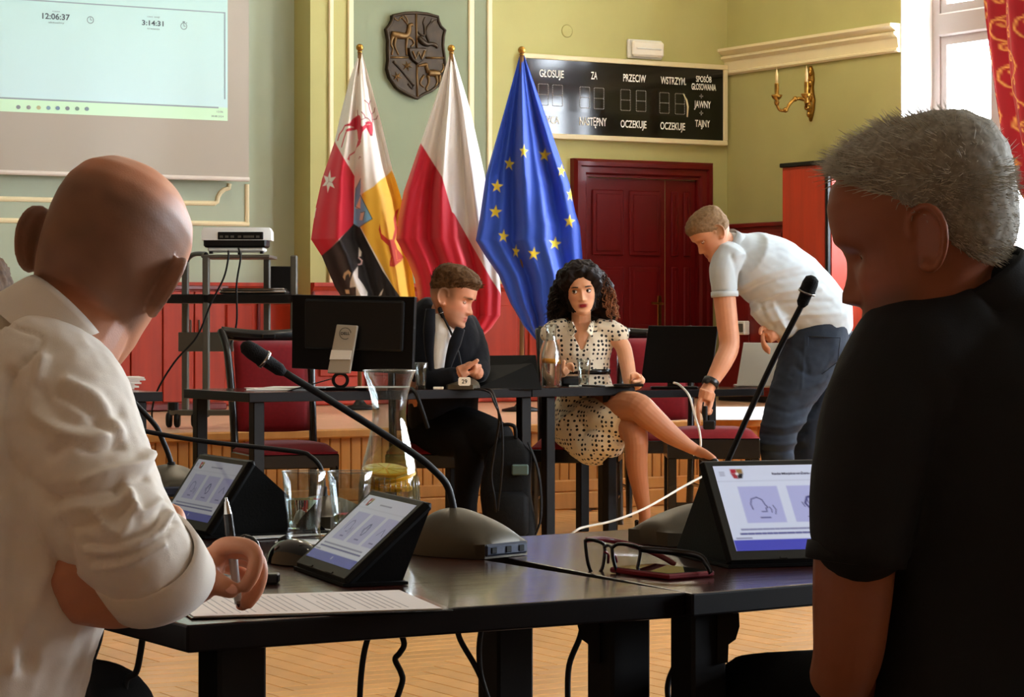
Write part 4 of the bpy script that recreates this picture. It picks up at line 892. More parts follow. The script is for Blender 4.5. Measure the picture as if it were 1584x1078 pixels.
# ---- glassware
def glass(name,label,cat,base,prof_out,wall,level,parent_group=None,ribs=0):
    t = thing(name,label,cat,tuple(base)); M = Matrix.Translation(base+Vector((0,0,.001)))
    inner = [(max(.001,r-wall),z) for r,z in prof_out if z > .008]
    prof = [(.0005,0)]+prof_out+[(prof_out[-1][0]-wall*.5,prof_out[-1][1]+.001)]+inner[::-1]+[(.0005,inner[0][1])]
    b = MB(); b.lathe(prof,48,M,caps=False); b.build('vessel','water_glass',t,world=True,smooth=True,auto=60)
    rim_r, rim_z = prof_out[-1]; b = MB(); b.tube([M @ Vector((rim_r*math.cos(a)-wall*.5*math.cos(a),rim_r*math.sin(a)-wall*.5*math.sin(a),rim_z)) for a in np.linspace(0,6.283,41)[:-1]],wall*.7,8,closed=True); b.build('rim','water_glass',t,world=True,smooth=True)
    return t,M,inner
def fill(t,M,inner,z,mat='water',name='water'):
    pr2 = [(r-.0004,zz+.0006) for r,zz in inner if zz < z]; r_ = interp([(r,zz) for r,zz in inner],z)
    b = MB(); b.lathe([(.0005,pr2[0][1])]+pr2+[(r_-.0004,z),(.0005,z)],40,M,caps=False); return b.build(name,mat,t,world=True,smooth=True,auto=50)
TUM = [(.027,0),(.0265,.008),(.0255,.018),(.0262,.03),(.029,.055),(.032,.08),(.0345,.107)]
g1 = onz(470,836,TZ); t,M,inn = glass('water_glass','taller water glass, half full, left of the carafe on the near table','glass',g1,TUM,.0018,.06); fill(t,M,inn,.064)
g2 = onz(541,826,TZ); t,M,inn = glass('water_glass','water glass behind the middle tablet, half hidden, before the carafe','glass',g2,[(r*1.06,z*.93) for r,z in TUM],.0018,.04); fill(t,M,inn,.032)
b = MB(); c = onz(470,839,TZ); b.lathe([(0,0),(.045,0),(.045,.0012),(0,.0012)],32,Matrix.Translation(c)); tag(b.build('coaster','paper_white'),'round white paper coaster under the left water glass','coaster')
gc = onz(602,806,TZ); CAR = [(.050,0),(.053,.004),(.054,.02),(.0535,.05),(.052,.075),(.047,.10),(.040,.125),(.034,.15),(.0305,.172),(.0305,.19),(.034,.212),(.041,.235),(.0475,.252)]
kcar = FPX/((gc-CAM).dot(F)); s_ = (232/kcar)/.252; CAR = [(r*93/kcar/.108,z*s_) for r,z in CAR]
t,M,inn = glass('carafe','large glass carafe with lemon slices in water on the near table','carafe',gc,CAR,.0022,.1)
zw = .088*s_; fill(t,M,inn,zw,'lemon_water')
for k_,(x,y,z,tx,ty,r_) in enumerate(((-.006,-.002,.084,.20,.06,.040),(.008,-.010,.074,.16,-.18,.039),(-.004,.006,.066,.26,.16,.039),(.002,-.006,.057,.10,.08,.038))):
    Ml = M @ Matrix.Rotation(-YAW,4,'Z') @ Matrix.Translation((x,y,z*s_)) @ Matrix.Rotation(tx,4,'X') @ Matrix.Rotation(ty,4,'Y')
    b = MB(); b.lathe([(0,-.003),(r_*.94,-.003),(r_,-.0015),(r_,.0025),(r_*.94,.0035),(0,.0035)],28,Ml); sl = b.build('lemon_slice','lemon',t,world=True,smooth=True,auto=40)
    b = MB()
    for q in range(9):
        a = q*2*math.pi/9; b.prism([(.004*math.cos(a+.35),.004*math.sin(a+.35))]+[(r_*.86*math.cos(a+.06+.58*w/4),r_*.86*math.sin(a+.06+.58*w/4)) for w in range(5)],Ml @ Matrix.Translation((0,0,.0033)),.0008)
    b.build('flesh','lemon_flesh',sl,world=True)
# ribs of the carafe
b = MB()
for q in range(34):
    a = q*2*math.pi/34; b.tube([M @ Vector((inn[0][0]*0+(interp([(r,z) for r,z in CAR],z*s_)+.0004)*math.cos(a),(interp([(r,z) for r,z in CAR],z*s_)+.0004)*math.sin(a),z*s_)) for z in (.006,.02,.04,.06,.074)],[.001,.0018,.0018,.0018,.0006],5)
b.build('ribs','water_glass',t,world=True,smooth=True)
# ---- writing paper in a clear folder, pen
fl_ = onz(300,954,TZ+.003); fr_ = onz(684,941.5,TZ+.003); br_ = onz(623,911,TZ+.003)
e1 = fr_-fl_; e2 = br_-fr_; e2 = e2-e1*(e2.dot(e1)/e1.dot(e1)); e2 = e2.normalized()*.215; Mp = frame(Vector((fl_.x,fl_.y,TZ)),e1,e2); W_ = e1.length
pm('folder_clear',(30,30,32),.12,coat=.5)
fo = MB(); fo.box((-.004,-.006,.0006),(W_+.012,e2.length+.004,.0024),Mp,c=.0006); tag(fo.build('plastic_folder','folder_clear'),'dark glossy plastic folder lying under the written sheet on the near table','folder')
ps = thing('written_sheet','white printed sheet the bald man is signing, on the table edge','paper',(fl_.x,fl_.y,TZ+.0026))
b = MB(); b.box((0,0,.0026),(W_,e2.length,.0036),Mp); b.build('sheet','paper',ps,world=True)
b = MB(); rr = random.Random(9)
for i in range(26):
    x = .03+i*.0092
    if i in (6,13,19): continue
    y0 = .022; y1 = e2.length-.022-(rr.random()*.09 if i%4 == 3 else 0); b.box((x,y0,.0036),(x+.0016,y1,.0038),Mp)
b.build('print_lines','print_grey',ps,world=True)
pm('pen_white',(196,200,198),.3); pm('pen_black',(10,10,12),.25)
PD = 2.985; tip = at(369.5,939,PD+.005); top = at(350,773,PD); 
pen = thing('ballpoint_pen','white and black ballpoint pen held upright in the writing hand','pen',tuple(tip))
def seg(a,c): return [tip+(top-tip)*s for s in (a,c)]
for nm,mt,a,c,ra,rb in (('tip','chrome',.0,.035,.0012,.0036),('front_ring','chrome',.035,.06,.0046,.0046),('grip','pen_white',.06,.51,.0046,.0056),('middle_ring','chrome',.51,.535,.0058,.0058),('upper_barrel','pen_black',.535,.87,.006,.0052),('cap','chrome',.87,.985,.0046,.0026),('button','chrome',.985,1.02,.0018,.0016)):
    b = MB(); b.tube(seg(a,c),[ra,rb],14); b.build(nm,mt,pen,world=True,smooth=True,auto=50)
# ---- eyeglasses and the phone under them
pm('frame_black',(14,12,12),.25); pm('frame_red',(110,20,28),.3); glass_mat('lens',(250,250,250),.6)
gx = lambda x,y,d: at(850+x*.30612,748+y*.30612,d)
eg = thing('eyeglasses','black framed eyeglasses with red inner temples lying on the right table','eyeglasses',tuple(onz(960,890,TZ)))
l1 = [(180,287),(184,330),(192,390),(206,438),(226,454),(250,450),(268,425),(278,370),(280,330),(272,305),(240,290),(205,283)]
l2 = [(316,325),(320,370),(334,425),(352,462),(385,472),(425,466),(444,425),(456,370),(458,335),(440,318),(395,308),(345,306)]
for l_,d_ in ((l1,3.56),(l2,3.52)):
    P = [gx(x,y,d_) for x,y in l_]; b = MB(); b.tube(smooth_path(P+[P[0]],3)[:-1],.0024,8,closed=True); rm = b.build('rim','frame_black',eg,world=True,smooth=True)
    b = MB(); b.add(P,[tuple(range(len(P)))]); b.build('lens','lens',rm,world=True)
b = MB(); b.tube(smooth_path([gx(278,322,3.55),gx(290,312,3.54),gx(305,313,3.53),gx(318,325,3.52)]),.0026,8); b.build('bridge','frame_black',eg,world=True,smooth=True)
b = MB(); b.tube(smooth_path([gx(280,345,3.55),gx(296,360,3.56),gx(296,400,3.57)]),.002,6); b.tube(smooth_path([gx(318,350,3.52),gx(330,365,3.54),gx(340,395,3.55)]),.002,6); b.build('nose_pads','frame_red',eg,world=True,smooth=True)
b = MB(); b.tube(smooth_path([gx(455,328,3.52),gx(480,332,3.51),gx(600,342,3.49),gx(700,352,3.48),gx(765,370,3.47),gx(795,410,3.465),gx(815,452,3.46)]),[(.0045,.0016)]*37,8,ref=(0,0,1)); b.build('temple','frame_black',eg,world=True,smooth=True)
b = MB(); b.tube(smooth_path([gx(185,286,3.56),gx(250,280,3.59),gx(330,290,3.62),gx(450,322,3.63),gx(560,365,3.62),gx(635,410,3.61)]),[(.004,.0016)]*31,8,ref=(0,0,1)); b.build('temple','frame_red',eg,world=True,smooth=True)
pc = [onz(1034,897,TZ+.001),onz(1104,887,TZ+.001),onz(1040,868,TZ+.001),onz(966,877,TZ+.001)]
ph = thing('smartphone','dark smartphone with red edge lying under the eyeglasses','phone',tuple(pc[0]))
ex = pc[1]-pc[0]; ey = pc[3]-pc[0]; Mf = frame(pc[0],ey,ex) if frame(pc[0],ey,ex).col[2].z > 0 else frame(pc[0],ex,ey)
lx, ly = (ey.length, ex.length) if frame(pc[0],ey,ex).col[2].z > 0 else (ex.length, ey.length)
pm('phone_red',(120,26,36),.3); pm('phone_glass',(8,8,10),.04,spec=.8)
Mf = frame(pc[0],cam_v(.8,.6),cam_v(-.6,.8)); lx, ly = .082, .125
b = MB(); b.box((0,0,0),(lx,ly,.0075),Mf,c=.002); b.build('body','phone_red',ph,world=True)
b = MB(); b.box((.003,.003,.0074),(lx-.003,ly-.003,.0082),Mf,c=.0003); b.build('screen','phone_glass',ph,world=True)
# ---- small black things by the writing hand
mb_ = onz(455,872,TZ); b = MB()
ms = thing('computer_mouse','black glossy computer mouse beside the middle tablet','computer mouse',tuple(mb_))
M = frame(mb_,cam_v(.6,-.8),cam_v(.8,.6)); n = 14; rows = []
for i in range(n+1):
    th = math.pi*i/n; rows.append([M @ Vector((.055*math.cos(th),.031*math.sin(th)*math.cos(ph_),max(.0015,.036*math.sin(th)**.7*math.sin(ph_)))) for ph_ in np.linspace(0,math.pi,13)])
b = MB(); b.grid(rows); pm('gloss_black',(8,8,9),.12,coat=.5); b.build('shell','gloss_black',ms,world=True,smooth=True)
b = MB(); b.tube([M @ Vector((-.02,0,.035)),M @ Vector((-.036,0,.03))],.005,8); b.build('wheel','rubber_dark',ms,world=True,smooth=True)
b = MB(); dd = 3.35; b.tube(pxpath([(372,834),(380,831),(392,836),(399,848),(401,862),(398,872),(392,878)],dd),.004,8); hs = b.build('earpiece_hook','gloss_black',smooth=True); tag(hs,'black curved earpiece hook behind the writing hand','earpiece')
b = MB(); p0 = onz(404,905,TZ); M = frame(p0,R,F); b.box((0,0,.001),(.022,.03,.014),M,c=.002); us = thing('power_plug','small black plug lying right of the writing hand','plug',tuple(p0)); b.build('shell','black_plastic',us,world=True)
b = MB(); b.box((.004,.03,.004),(.018,.042,.010),M,c=.001); b.build('tip','chrome',us,world=True)
b = MB(); M = frame(onz(402,834,TZ),cam_v(.8,.6),cam_v(-.6,.8)); b.box((-.03,0,.0008),(.18,.15,.002),M); tag(b.build('paper_sheet','paper_white'),'white sheet of paper lying under the stand of the left tablet','paper')
# ---- cables hanging below the tables
CABL = ['black cable hanging down below the bald man\'s elbow','black cable hanging left of the table leg nearest the bald man','short black cable end at the bottom left, beside the bald man\'s shirt','straight black cable hanging right of the leftmost near table leg','wavy black cable hanging below the written sheet','black cable slanting down left of the middle near table leg','black cable hanging close to the left side of the middle table leg','black cable hanging below the eyeglasses, left of the folding bracket','black curved cable hanging between the two table legs below the eyeglasses']
for ci,(pts,d_) in enumerate((([(158,960),(153,990),(143,1020),(136,1050),(135,1090)],3.2),([(222,975),(217,1010),(210,1040),(195,1052),(192,1090)],3.2),([(76,1005),(79,1030),(82,1062)],3.3),([(572,975),(563,1010),(558,1050),(556,1090)],3.5),([(616,970),(625,995),(618,1010),(611,1020),(620,1040),(622,1055),(610,1090)],3.5),([(706,965),(712,990),(735,1030),(748,1060),(752,1090)],3.7),([(746,965),(741,1000),(744,1045),(758,1090)],3.7),([(903,950),(897,985),(880,1030),(878,1090)],3.5),([(1043,940),(1047,980),(1051,1010),(1035,1050),(1033,1075),(1040,1100)],3.5))):
    b = MB(); b.tube(pxpath([(x,y,d_) for x,y in pts]),.0042,7); tag(b.build('hanging_cable','rubber_dark',smooth=True),CABL[ci],'cable','cables below the near tables')
# ================================================================ the far table, its chairs and what stands on it
pm('velvet_red',(128,12,24),.8,var=.12,vscale=60,sheen=.12,spec=.3); pm('chair_wood',(12,8,7),.25,coat=.3)
yt = (onz(378,607,TZ).y+onz(990,598,TZ).y)/2; xa = onz(378,607,TZ).x; xm = onz(829,600.5,TZ).x; xb = onz(992,598,TZ).x
lp = lambda px,y: onY(px,700,y).x
table('conference_table','dark far table under the large monitor and the seated man\'s microphone',[(xa,yt),(xm-.003,yt),(xm-.003,yt+.75),(xa,yt+.75)],TZ,.045,[(lp(397,yt+.06),yt+.06),(lp(810,yt+.06),yt+.06),(xa+.06,yt+.69),(xm-.06,yt+.69)],lw=.028)
table('conference_table','dark far side table in front of the woman in the dotted dress',[(xm,yt),(xb,yt),(xb,yt+.4),(xm,yt+.4)],TZ,.045,[(lp(848,yt+.06),yt+.06),(lp(943,yt+.06),yt+.06),(lp(901,yt+.35),yt+.35)],lw=.026)
TC = .716; yc = onz(1100,602,TC).y; xc0 = onY(985,600,yc).x-.05; xc1 = onY(1182,600,yc).x
table('conference_table','dark table beyond the woman carrying the second monitor and the silver laptop',[(xc0+.05,yc),(xc1,yc),(xc1,yc+.5),(xc0+.05,yc+.5)],TC,.04,[(xc1-.06,yc+.42),(xc0+.12,yc+.42)],lw=.026)
xq1 = onz(252,606,TZ).x; yq = onz(252,606,TZ).y
lt = table('conference_table','dark table far left behind the bald man with a pile of papers',[(xq1-1.4,yq),(xq1,yq),(xq1,yq+.7),(xq1-1.4,yq+.7)],TZ,.045,[(lp(214,yq+.06),yq+.06),(xq1-.06,yq+.62)],lw=.03)
for k in range(7):
    p = onz(188,603,TZ); M = Matrix.Translation((p.x,p.y+.03,TZ+.001+k*.0085)) @ Matrix.Rotation(-.15+random.uniform(-.12,.12),4,'Z'); b = MB(); b.box((-.15,0,0),(.09+random.uniform(-.02,.04),.21,.008),M)
    tag(b.build('paper_bundle','paper_white' if k%2 else 'paper'),'%s bundle of papers in the pile on the far left table'%['lowest','second lowest','third lowest','middle','third highest','second highest','topmost'][k],'paper','papers piled on the far left table')
# ---- chairs with wooden frames and red velvet
def chair(label,c,ang,group=None,proto=[None]):
    """c: floor point below the seat centre; local -y is the front"""
    if proto[0] is not None:
        o = copy_tree(proto[0]); o.location = c; o.rotation_euler = (0,0,ang); o['label'] = label
        MW[o.name] = Matrix.Translation(c) @ Matrix.Rotation(ang,4,'Z'); return o
    t = thing('banquet_chair',label,'chair',c,ang); proto[0] = t
    W2, D2 = .225, .21
    rows = []; n = 12
    for i in range(n+1):
        rows.append([])
        for j in range(n+1):
            u = i/n*2-1; v = j/n*2-1; e = (1-abs(u)**4)*(1-abs(v)**4); rows[-1].append((u*(W2-.004),v*(D2-.004),.43+.05*e**.4))
    b = MB(); b.grid(rows); b.box((-W2+.006,-D2+.006,.40),(W2-.006,D2-.006,.432)); b.build('seat','velvet_red',t,smooth=True,auto=40)
    b = MB(); b.box((-W2,-D2,.35),(W2,-D2+.03,.42),c=.005); b.box((-W2,D2-.03,.35),(W2,D2,.42),c=.005); b.box((-W2,-D2,.35),(-W2+.03,D2,.42),c=.005); b.box((W2-.03,-D2,.35),(W2,D2,.42),c=.005); b.build('seat_frame','chair_wood',t)
    for s in (-1,1):
        b = MB(); b.tube([(s*(W2-.02),-D2+.02,0),(s*(W2-.02),-D2+.02,.36)],[.017,.024],8); b.build('leg','chair_wood',t)
        b = MB(); b.tube(smooth_path([(s*(W2-.02),D2+.05,0),(s*(W2-.02),D2-.01,.25),(s*(W2-.02),D2-.01,.45),(s*(W2-.015),D2+.03,.7),(s*(W2-.005),D2+.09,.93),(s*(W2+.01),D2+.16,1.03)]),[.021]*26,8); b.build('rear_post','chair_wood',t,smooth=True)
        b = MB(); b.tube([(s*(W2-.02),-D2+.02,.16),(s*(W2-.02),D2+.01,.16)],.010,8); b.build('stretcher','chair_wood',t)
    b = MB(); b.tube(smooth_path([(-W2-.012,D2+.155,1.02),(-W2*.5,D2+.13,1.005),(0,D2+.12,1.0),(W2*.5,D2+.13,1.005),(W2+.012,D2+.155,1.02)]),[(.032,.012)]*21,10,ref=(0,0,1)); tr = b.build('top_rail','chair_wood',t,smooth=True)
    b = MB(); b.box((-.035,D2+.096,.985),(.035,D2+.11,1.015),c=.006); b.build('carved_diamond','chair_wood',tr)
    rows = []
    for i in range(13):
        z = .52+.45*i/12; yb_ = interp([(D2-.0,.45),(D2+.03,.7),(D2+.09,.93),(D2+.115,1.0)],z) if False else D2-.01+(.04*(z-.45)/.25 if z < .7 else .04+.06*(z-.7)/.23)
        rows.append([(-W2+.04+(2*W2-.08)*j/10,yb_-.028*(1-abs(j/5-1)**4)*(1-abs(i/6-1)**6),z) for j in range(11)])
    b = MB(); b.grid(rows); bp = b.build('back_pad','velvet_red',t,smooth=True,fix=False); so = bp.modifiers.new('t','SOLIDIFY'); so.thickness = .03; so.offset = 0
    return t
def fp_(px,d): p = at(px,490,d); return (p.x,p.y,0)
CH_A = math.radians(-30.8)
chair('red velvet chair behind the large monitor, leftmost at the far table',fp_(440,12.95),CH_A+.35)
chair('red velvet chair under the man in the dark jacket',fp_(668,13.0),CH_A+.0)
chair('red velvet chair under the woman in the dotted dress',fp_(893,13.45),CH_A-.1)
chair('red velvet chair behind the second monitor, right of the woman',fp_(1022,14.4),CH_A+.1)
st = thing('stool','low stool with red padded seat in front of the bending man','stool',fp_(1100,13.25),CH_A)
b = MB(); rows = []
for i in range(13): rows.append([( (i/6-1)*.235,(j/6-1)*.18,.485+.055*((1-abs(i/6-1)**4)*(1-abs(j/6-1)**4))**.4) for j in range(13)])
b.grid(rows); b.build('seat','velvet_red',st,smooth=True)
b = MB(); b.box((-.235,-.18,.38),(.235,.18,.485),c=.006); b.build('seat_frame','chair_wood',st)
for sx in (-1,1):
    for sy in (-1,1): b = MB(); b.box((sx*.21-.022,sy*.155-.022,0),(sx*.21+.022,sy*.155+.022,.385),c=.004); b.build('leg','chair_wood',st)
b = MB(); b.box((-.2,-.165,.13),(.2,-.145,.16)); b.build('stretcher','chair_wood',st)
# ---- monitors
pm('dell_silver',(176,172,160),.35,metal=.4); pm('logo_dark',(40,40,40),.5); pm('monitor_black',(4,4,5),.45,spec=.2)
def panel(t,c4,th,mat,name,bev=.004):  # four px corners with depth: TL, TR, BR, BL
    P = [at(*q) for q in c4]; n = (P[1]-P[0]).cross(P[3]-P[0]).normalized()
    if n.dot(F) < 0: n = -n
    b = MB(); b.hexa([P[3],P[2],P[2]+n*th,P[3]+n*th,P[0],P[1],P[1]+n*th,P[0]+n*th]); o = b.build(name,mat,t,world=True)
    bv = o.modifiers.new('bevel','BEVEL'); bv.width = bev; bv.segments = 2; return o,P,n
MD = 12.35
mo = thing('monitor','large black monitor seen from behind with silver stand on the far table','monitor',tuple(at(527,602,MD)))
o,P,n = panel(mo,[(452,455.5,MD+.1),(641.5,459,MD-.1),(637.5,579,MD-.1),(451,569.5,MD+.1)],.035,'monitor_black','housing')
panel(mo,[(470,462,MD+.06),(625,465,MD-.1),(622,545,MD-.1),(470,540,MD+.06)],.03,'black_plastic','back_bulge',.012)
so_,P,n = panel(mo,[(520.5,501.5,MD-.04),(553,503.5,MD-.07),(540.5,577,MD-.09),(506,577,MD-.06)],.02,'dell_silver','stand_column')
panel(mo,[(512.5,541,MD-.055),(544,542,MD-.085),(541.5,556,MD-.09),(509.5,556,MD-.06)],.004,'white_plastic','stand_label',.001)
lc_ = at(534.5,516,MD-.062); Ml = frame(lc_-n*.004,R,U+F*.0); kM = FPX/MD
b = MB(); ring(b,Ml,9.2/kM,.9/kM,28); fit(b,'DELL',Ml,13.5/kM,4.4/kM,bold=.03); b.build('logo','logo_dark',mo,world=True)
b = MB()
for i in range(24):
    a0, a1 = [2*math.pi*q/24 for q in (i,i+1)]
    b.hexa([at(526.5+13.5*math.cos(a)*(1 if r else .62),588+13*math.sin(a)*(1 if r else .62),MD-.03) for a,r in ((a0,0),(a0,1),(a1,1),(a1,0))]+[at(526.5+13.5*math.cos(a)*(1 if r else .62),588+13*math.sin(a)*(1 if r else .62),MD-.01) for a,r in ((a0,0),(a0,1),(a1,1),(a1,0))])
b.build('stand_neck','black_plastic',mo,world=True)
b = MB(); c = at(527,601,MD+.04); b.box((-.13,-.09,0),(.13,.09,.012),frame((c.x,c.y,TZ+.001),R,F),c=.005); b.build('foot','black_plastic',mo,world=True)
m2 = thing('monitor','black monitor seen from behind, right of the woman in front of the bending man','monitor',tuple(at(1045,604,13.75)))
panel(m2,[(1003,503.5,13.8),(1110.5,504.5,13.72),(1099,592,13.72),(991,592,13.8)],.03,'monitor_black','housing')
c = at(1042,600,13.76); b = MB(); b.box((-.12,-.0,0),(.13,.1,.012),frame((c.x,c.y,TC+.001),R,F),c=.004); b.box((-.03,.02,.01),(.03,.05,.1),frame((c.x,c.y,TC),R,F)); b.build('foot','black_plastic',m2,world=True)
lp_ = thing('laptop','silver laptop with open lid beside the bending man\'s hand','laptop',tuple(at(1170,597,13.2)))
panel(lp_,[(1150,529.5,14.1),(1206,530,14.05),(1198,597,13.9),(1139,597,13.95)],.008,'dell_silver','lid',.003)
c = at(1139,598,13.95); b = MB(); b.box((0,-.0,0),(.2,.2,.014),frame((c.x,c.y,TC+.002),R,F),c=.003); b.build('keyboard_base','dell_silver',lp_,world=True)
# ---- microphone 29, tablet, carafe, glasses on the far table
FD2 = 12.56
cb = at(716,603,FD2); cb.z = TZ
fm = mic('gooseneck microphone with number tag in front of the man in the dark jacket',cb,cam_v(-.1,-1),[at(716,588,FD2),at(714,570,FD2),at(709,545,FD2),at(698,515,FD2),at(686,490,FD2)],.0055,(at(686,492,FD2),at(679.5,475,FD2)),.013,ports=False,w_=.17,l_=.16,hgt=.06)
pm('tag_white',(244,238,222),.5); ct = at(718.5,590,FD2-.12); Mt = frame(ct,R,U); kt = FPX/(FD2-.12)
b = MB(); b.prism([(9.5*sx/kt+0,6.5*sy/kt) if q == 0 else (7.5*sx/kt if q == 1 else 9.5*sx/kt,6.5*sy/kt if q == 1 else 4.5*sy/kt) for sx,sy,q in ((1,1,2),(1,1,1),(-1,1,1),(-1,1,2),(-1,-1,2),(-1,-1,1),(1,-1,1),(1,-1,2))],Mt,.006); tg = b.build('number_tag','tag_white',fm,world=True)
b = MB(); fit(b,'29',Mt @ Matrix.Translation((0,0,.0065)),8.5/kt,6.5/kt,bold=.02); b.build('number','logo_dark',tg,world=True)
ft = thing('tablet','black tablet in folio case seen from behind between man and woman','tablet',tuple(at(785,603,12.7)))
panel(ft,[(752,549.5,12.86),(829,548.5,12.82),(835,600,12.70),(736,602,12.68)],.012,'case_black','case')
panel(ft,[(758,562,12.82),(824,561,12.78),(838.5,601,12.68),(733,602.5,12.58)],.008,'case_black','stand_flap')
def far_glass(name,label,cat,px,py,d,prof,wall,lv):
    c = at(px,py,d); c.z = TZ; t,M,inn = glass(name,label,cat,c,prof,wall,lv); fill(t,M,inn,lv); return t,M,inn
far_glass('water_glass','small water glass standing right of the large monitor','glass',651,603,12.46,[(.026,0),(.025,.02),(.027,.05),(.031,.09),(.034,.128)],.002,.07)
far_glass('water_glass','small water glass in front of the woman','glass',903,600,12.92,[(.027,0),(.026,.02),(.028,.05),(.032,.09),(.036,.135)],.002,.045)
CF = [(.050,0),(.052,.01),(.053,.06),(.053,.12),(.048,.165),(.038,.20),(.027,.235),(.025,.26),(.027,.285),(.03,.31)]
t,M,inn = far_glass('carafe','small carafe with an orange slice in front of the woman','carafe',852.5,601,12.80,CF,.003,.125)
Ml = M @ Matrix.Translation((0,0,.13)) @ Matrix.Rotation(.12,4,'Y'); pm('orange',(244,160,30),.35,var=.15,vscale=60)
b = MB(); b.lathe([(0,-.012),(.045,-.012),(.048,0),(.045,.010),(0,.012)],24,Ml); b.build('orange_slice','orange',t,world=True,smooth=True)
# ---- papers and small things on the far table
for k,(px,d_,a,w_,l_,mt) in enumerate(((430,12.25,.1,.30,.21,'paper_white'),(438,12.3,.35,.28,.20,'paper'),(455,12.3,-.15,.30,.21,'paper_white'),(590,12.2,.0,.25,.18,'paper_white'))):
    c = at(px,602,d_); b = MB(); b.box((-w_/2,0,0),(w_/2,l_,.004),frame((c.x,c.y,TZ+.001+k*.0045),R*math.cos(a)+F*math.sin(a),F),c=.001); tag(b.build('paper_sheet',mt),['white papers lying under the magazine left of the large monitor','cream papers in the stack left of the large monitor','top white papers left of the large monitor','white paper lying under the carafe rim right of the monitor foot'][k],'paper')
c = at(478,596,12.2); b = MB(); M = frame((c.x,c.y,TZ+.025),R+U*.28,F); b.box((-.12,0,0),(.1,.2,.005),M,c=.001); tag(b.build('magazine','black_plastic'),'dark magazine leaning on the papers left of the large monitor','magazine')
c = at(670,604,12.44); b = MB(); b.box((-.0,0,0),(.05,.03,.012),frame((c.x,c.y,TZ+.001),R,F),c=.002); tag(b.build('name_card','tag_white'),'small white card beside the seated man\'s microphone','card')
c = at(930,599,12.95); M = frame((c.x,c.y,TZ+.001),R,F); b = MB(); b.box((-.16,0,0),(.1,.15,.004),M); tag(b.build('notepad','paper_white'),'white notepad lying in front of the woman','notepad')
b = MB(); b.box((-.05,-.0,.0),(.1,.07,.012),frame((at(965,599,12.9).x,at(965,599,12.9).y,TZ+.002),R,F),c=.003); tag(b.build('smartphone','black_plastic'),'black phone lying at the right end of the woman\'s table','phone')
b = MB(); b.tube([at(900,599,12.8)+U*.008,at(936,600,12.78)+U*.008],.005,8); tag(b.build('pen','black_plastic',smooth=True),'dark pen lying before the woman\'s water glass','pen')
c = at(885,598,13.0); b = MB(); b.box((-.06,0,0),(.05,.06,.05),frame((c.x,c.y,TZ+.001),R+F*.3,F),c=.014); tag(b.build('eyeglass_case','black_plastic',smooth=True,auto=40),'black case lying between carafe and glass before the woman','case')
# ---- black bag under the table
bg = thing('backpack','black backpack standing on the floor under the far table','bag',fp_(785,12.35))
Mb = frame(fp_(785,12.35),R,F)
b = MB(); rows = []
for i in range(15):
    z = i/14; ww = .125*(1-.25*z**3)*(1-.6*max(0,z-.85)/.15); dp = .09*(1-.35*z**2)*(1-.7*max(0,z-.85)/.15); rows.append([Mb @ Vector((ww*math.copysign(abs(math.cos(a))**.5,math.cos(a))+.01*math.sin(z*9),dp*math.copysign(abs(math.sin(a))**.5,math.sin(a)),.002+.53*z)) for a in np.linspace(0,6.283,25)[:-1]])
b.grid(rows,wrap=True); b.f.append(tuple(range(14*24,15*24))); b.f.append(tuple(range(23,-1,-1))); pm('bag_black',(7,7,8),.75,spec=.2,bump=.4,bscale=60); b.build('body','bag_black',bg,world=True,smooth=True)
b = MB(); b.box((-.1,-.12,.05),(.1,-.06,.27),Mb,c=.03); b.build('front_pocket','bag_black',bg,world=True,smooth=True,auto=60)
b = MB(); b.tube(smooth_path([Mb @ Vector((-.04,-.02,.52)),Mb @ Vector((-.03,-.03,.58)),Mb @ Vector((.03,-.03,.58)),Mb @ Vector((.04,-.02,.52))]),.009,8); b.build('handle','bag_black',bg,world=True,smooth=True)
b = MB(); b.tube(smooth_path([Mb @ Vector((.1,-.02,.5)),Mb @ Vector((.15,-.05,.35)),Mb @ Vector((.16,-.04,.15)),Mb @ Vector((.12,.0,.03))]),[(.02,.005)]*19,8); b.build('strap','bag_black',bg,world=True,smooth=True)
b = MB(); b.box((.02,-.105,.35),(.1,-.075,.40),Mb,c=.006); pm('grey_green',(70,92,88),.6); b.build('patch','grey_green',bg,world=True)
# ---- cables by the far table
cable('white_cable','white cable looping down beside the second monitor to the stool',[(1042,592,13.55),(1052,596,13.5),(1066,612,13.2),(1074,640,12.98),(1082,668,12.9),(1083,692,12.9),(1072,704,12.9)],.006,mat='white_plastic')
cable('white_cable','white cable running over the floor past the woman\'s shoe',[(870,836,12.5),(892,820,12.5),(905,815,12.55),(950,805,12.6),(1000,785,12.7),(1058,752,12.9),(1090,735,13.0)],.006,mat='white_plastic')
cable('charger_cable','thin black cable hanging from the table edge by the man\'s microphone',[(722,602,12.5),(745,602,12.48),(760,604,12.42),(768,625,12.08),(772,650,12.1),(766,690,12.15),(760,735,12.2),(765,770,12.2),(768,800,12.25)],.006)
cable('charger_cable','black cable curling over the far table edge to the floor',[(696,602,12.47),(735,602,12.46),(757,607,12.4),(764,622,12.07),(776,655,12.1),(777,720,12.12),(770,790,12.2)],.005)
cable('charger_cable','black cable hanging behind the large carafe from the far table',[(634,601,12.46),(639,603,12.38),(645,612,12.29),(655,640,12.28),(662,662,12.3)],.01)
ad = thing('power_adapter','black power adapter hanging on its cable over the red stool','power adapter',tuple(at(1096,650,12.95)))
b = MB(); b.box((-.03,-.02,-.03),(.03,.02,.015),frame(at(1097,655,12.95),R,F),c=.006); b.build('plug_body','black_plastic',ad,world=True)
b = MB(); b.tube(pxpath([(1091,628,12.95),(1091,640,12.95),(1091,652,12.95)]),.012,8); b.tube(pxpath([(1088,622,12.95),(1087,640,12.95),(1091,653,12.95)]),.004,6); b.build('plug_cord','black_plastic',ad,world=True,smooth=True)
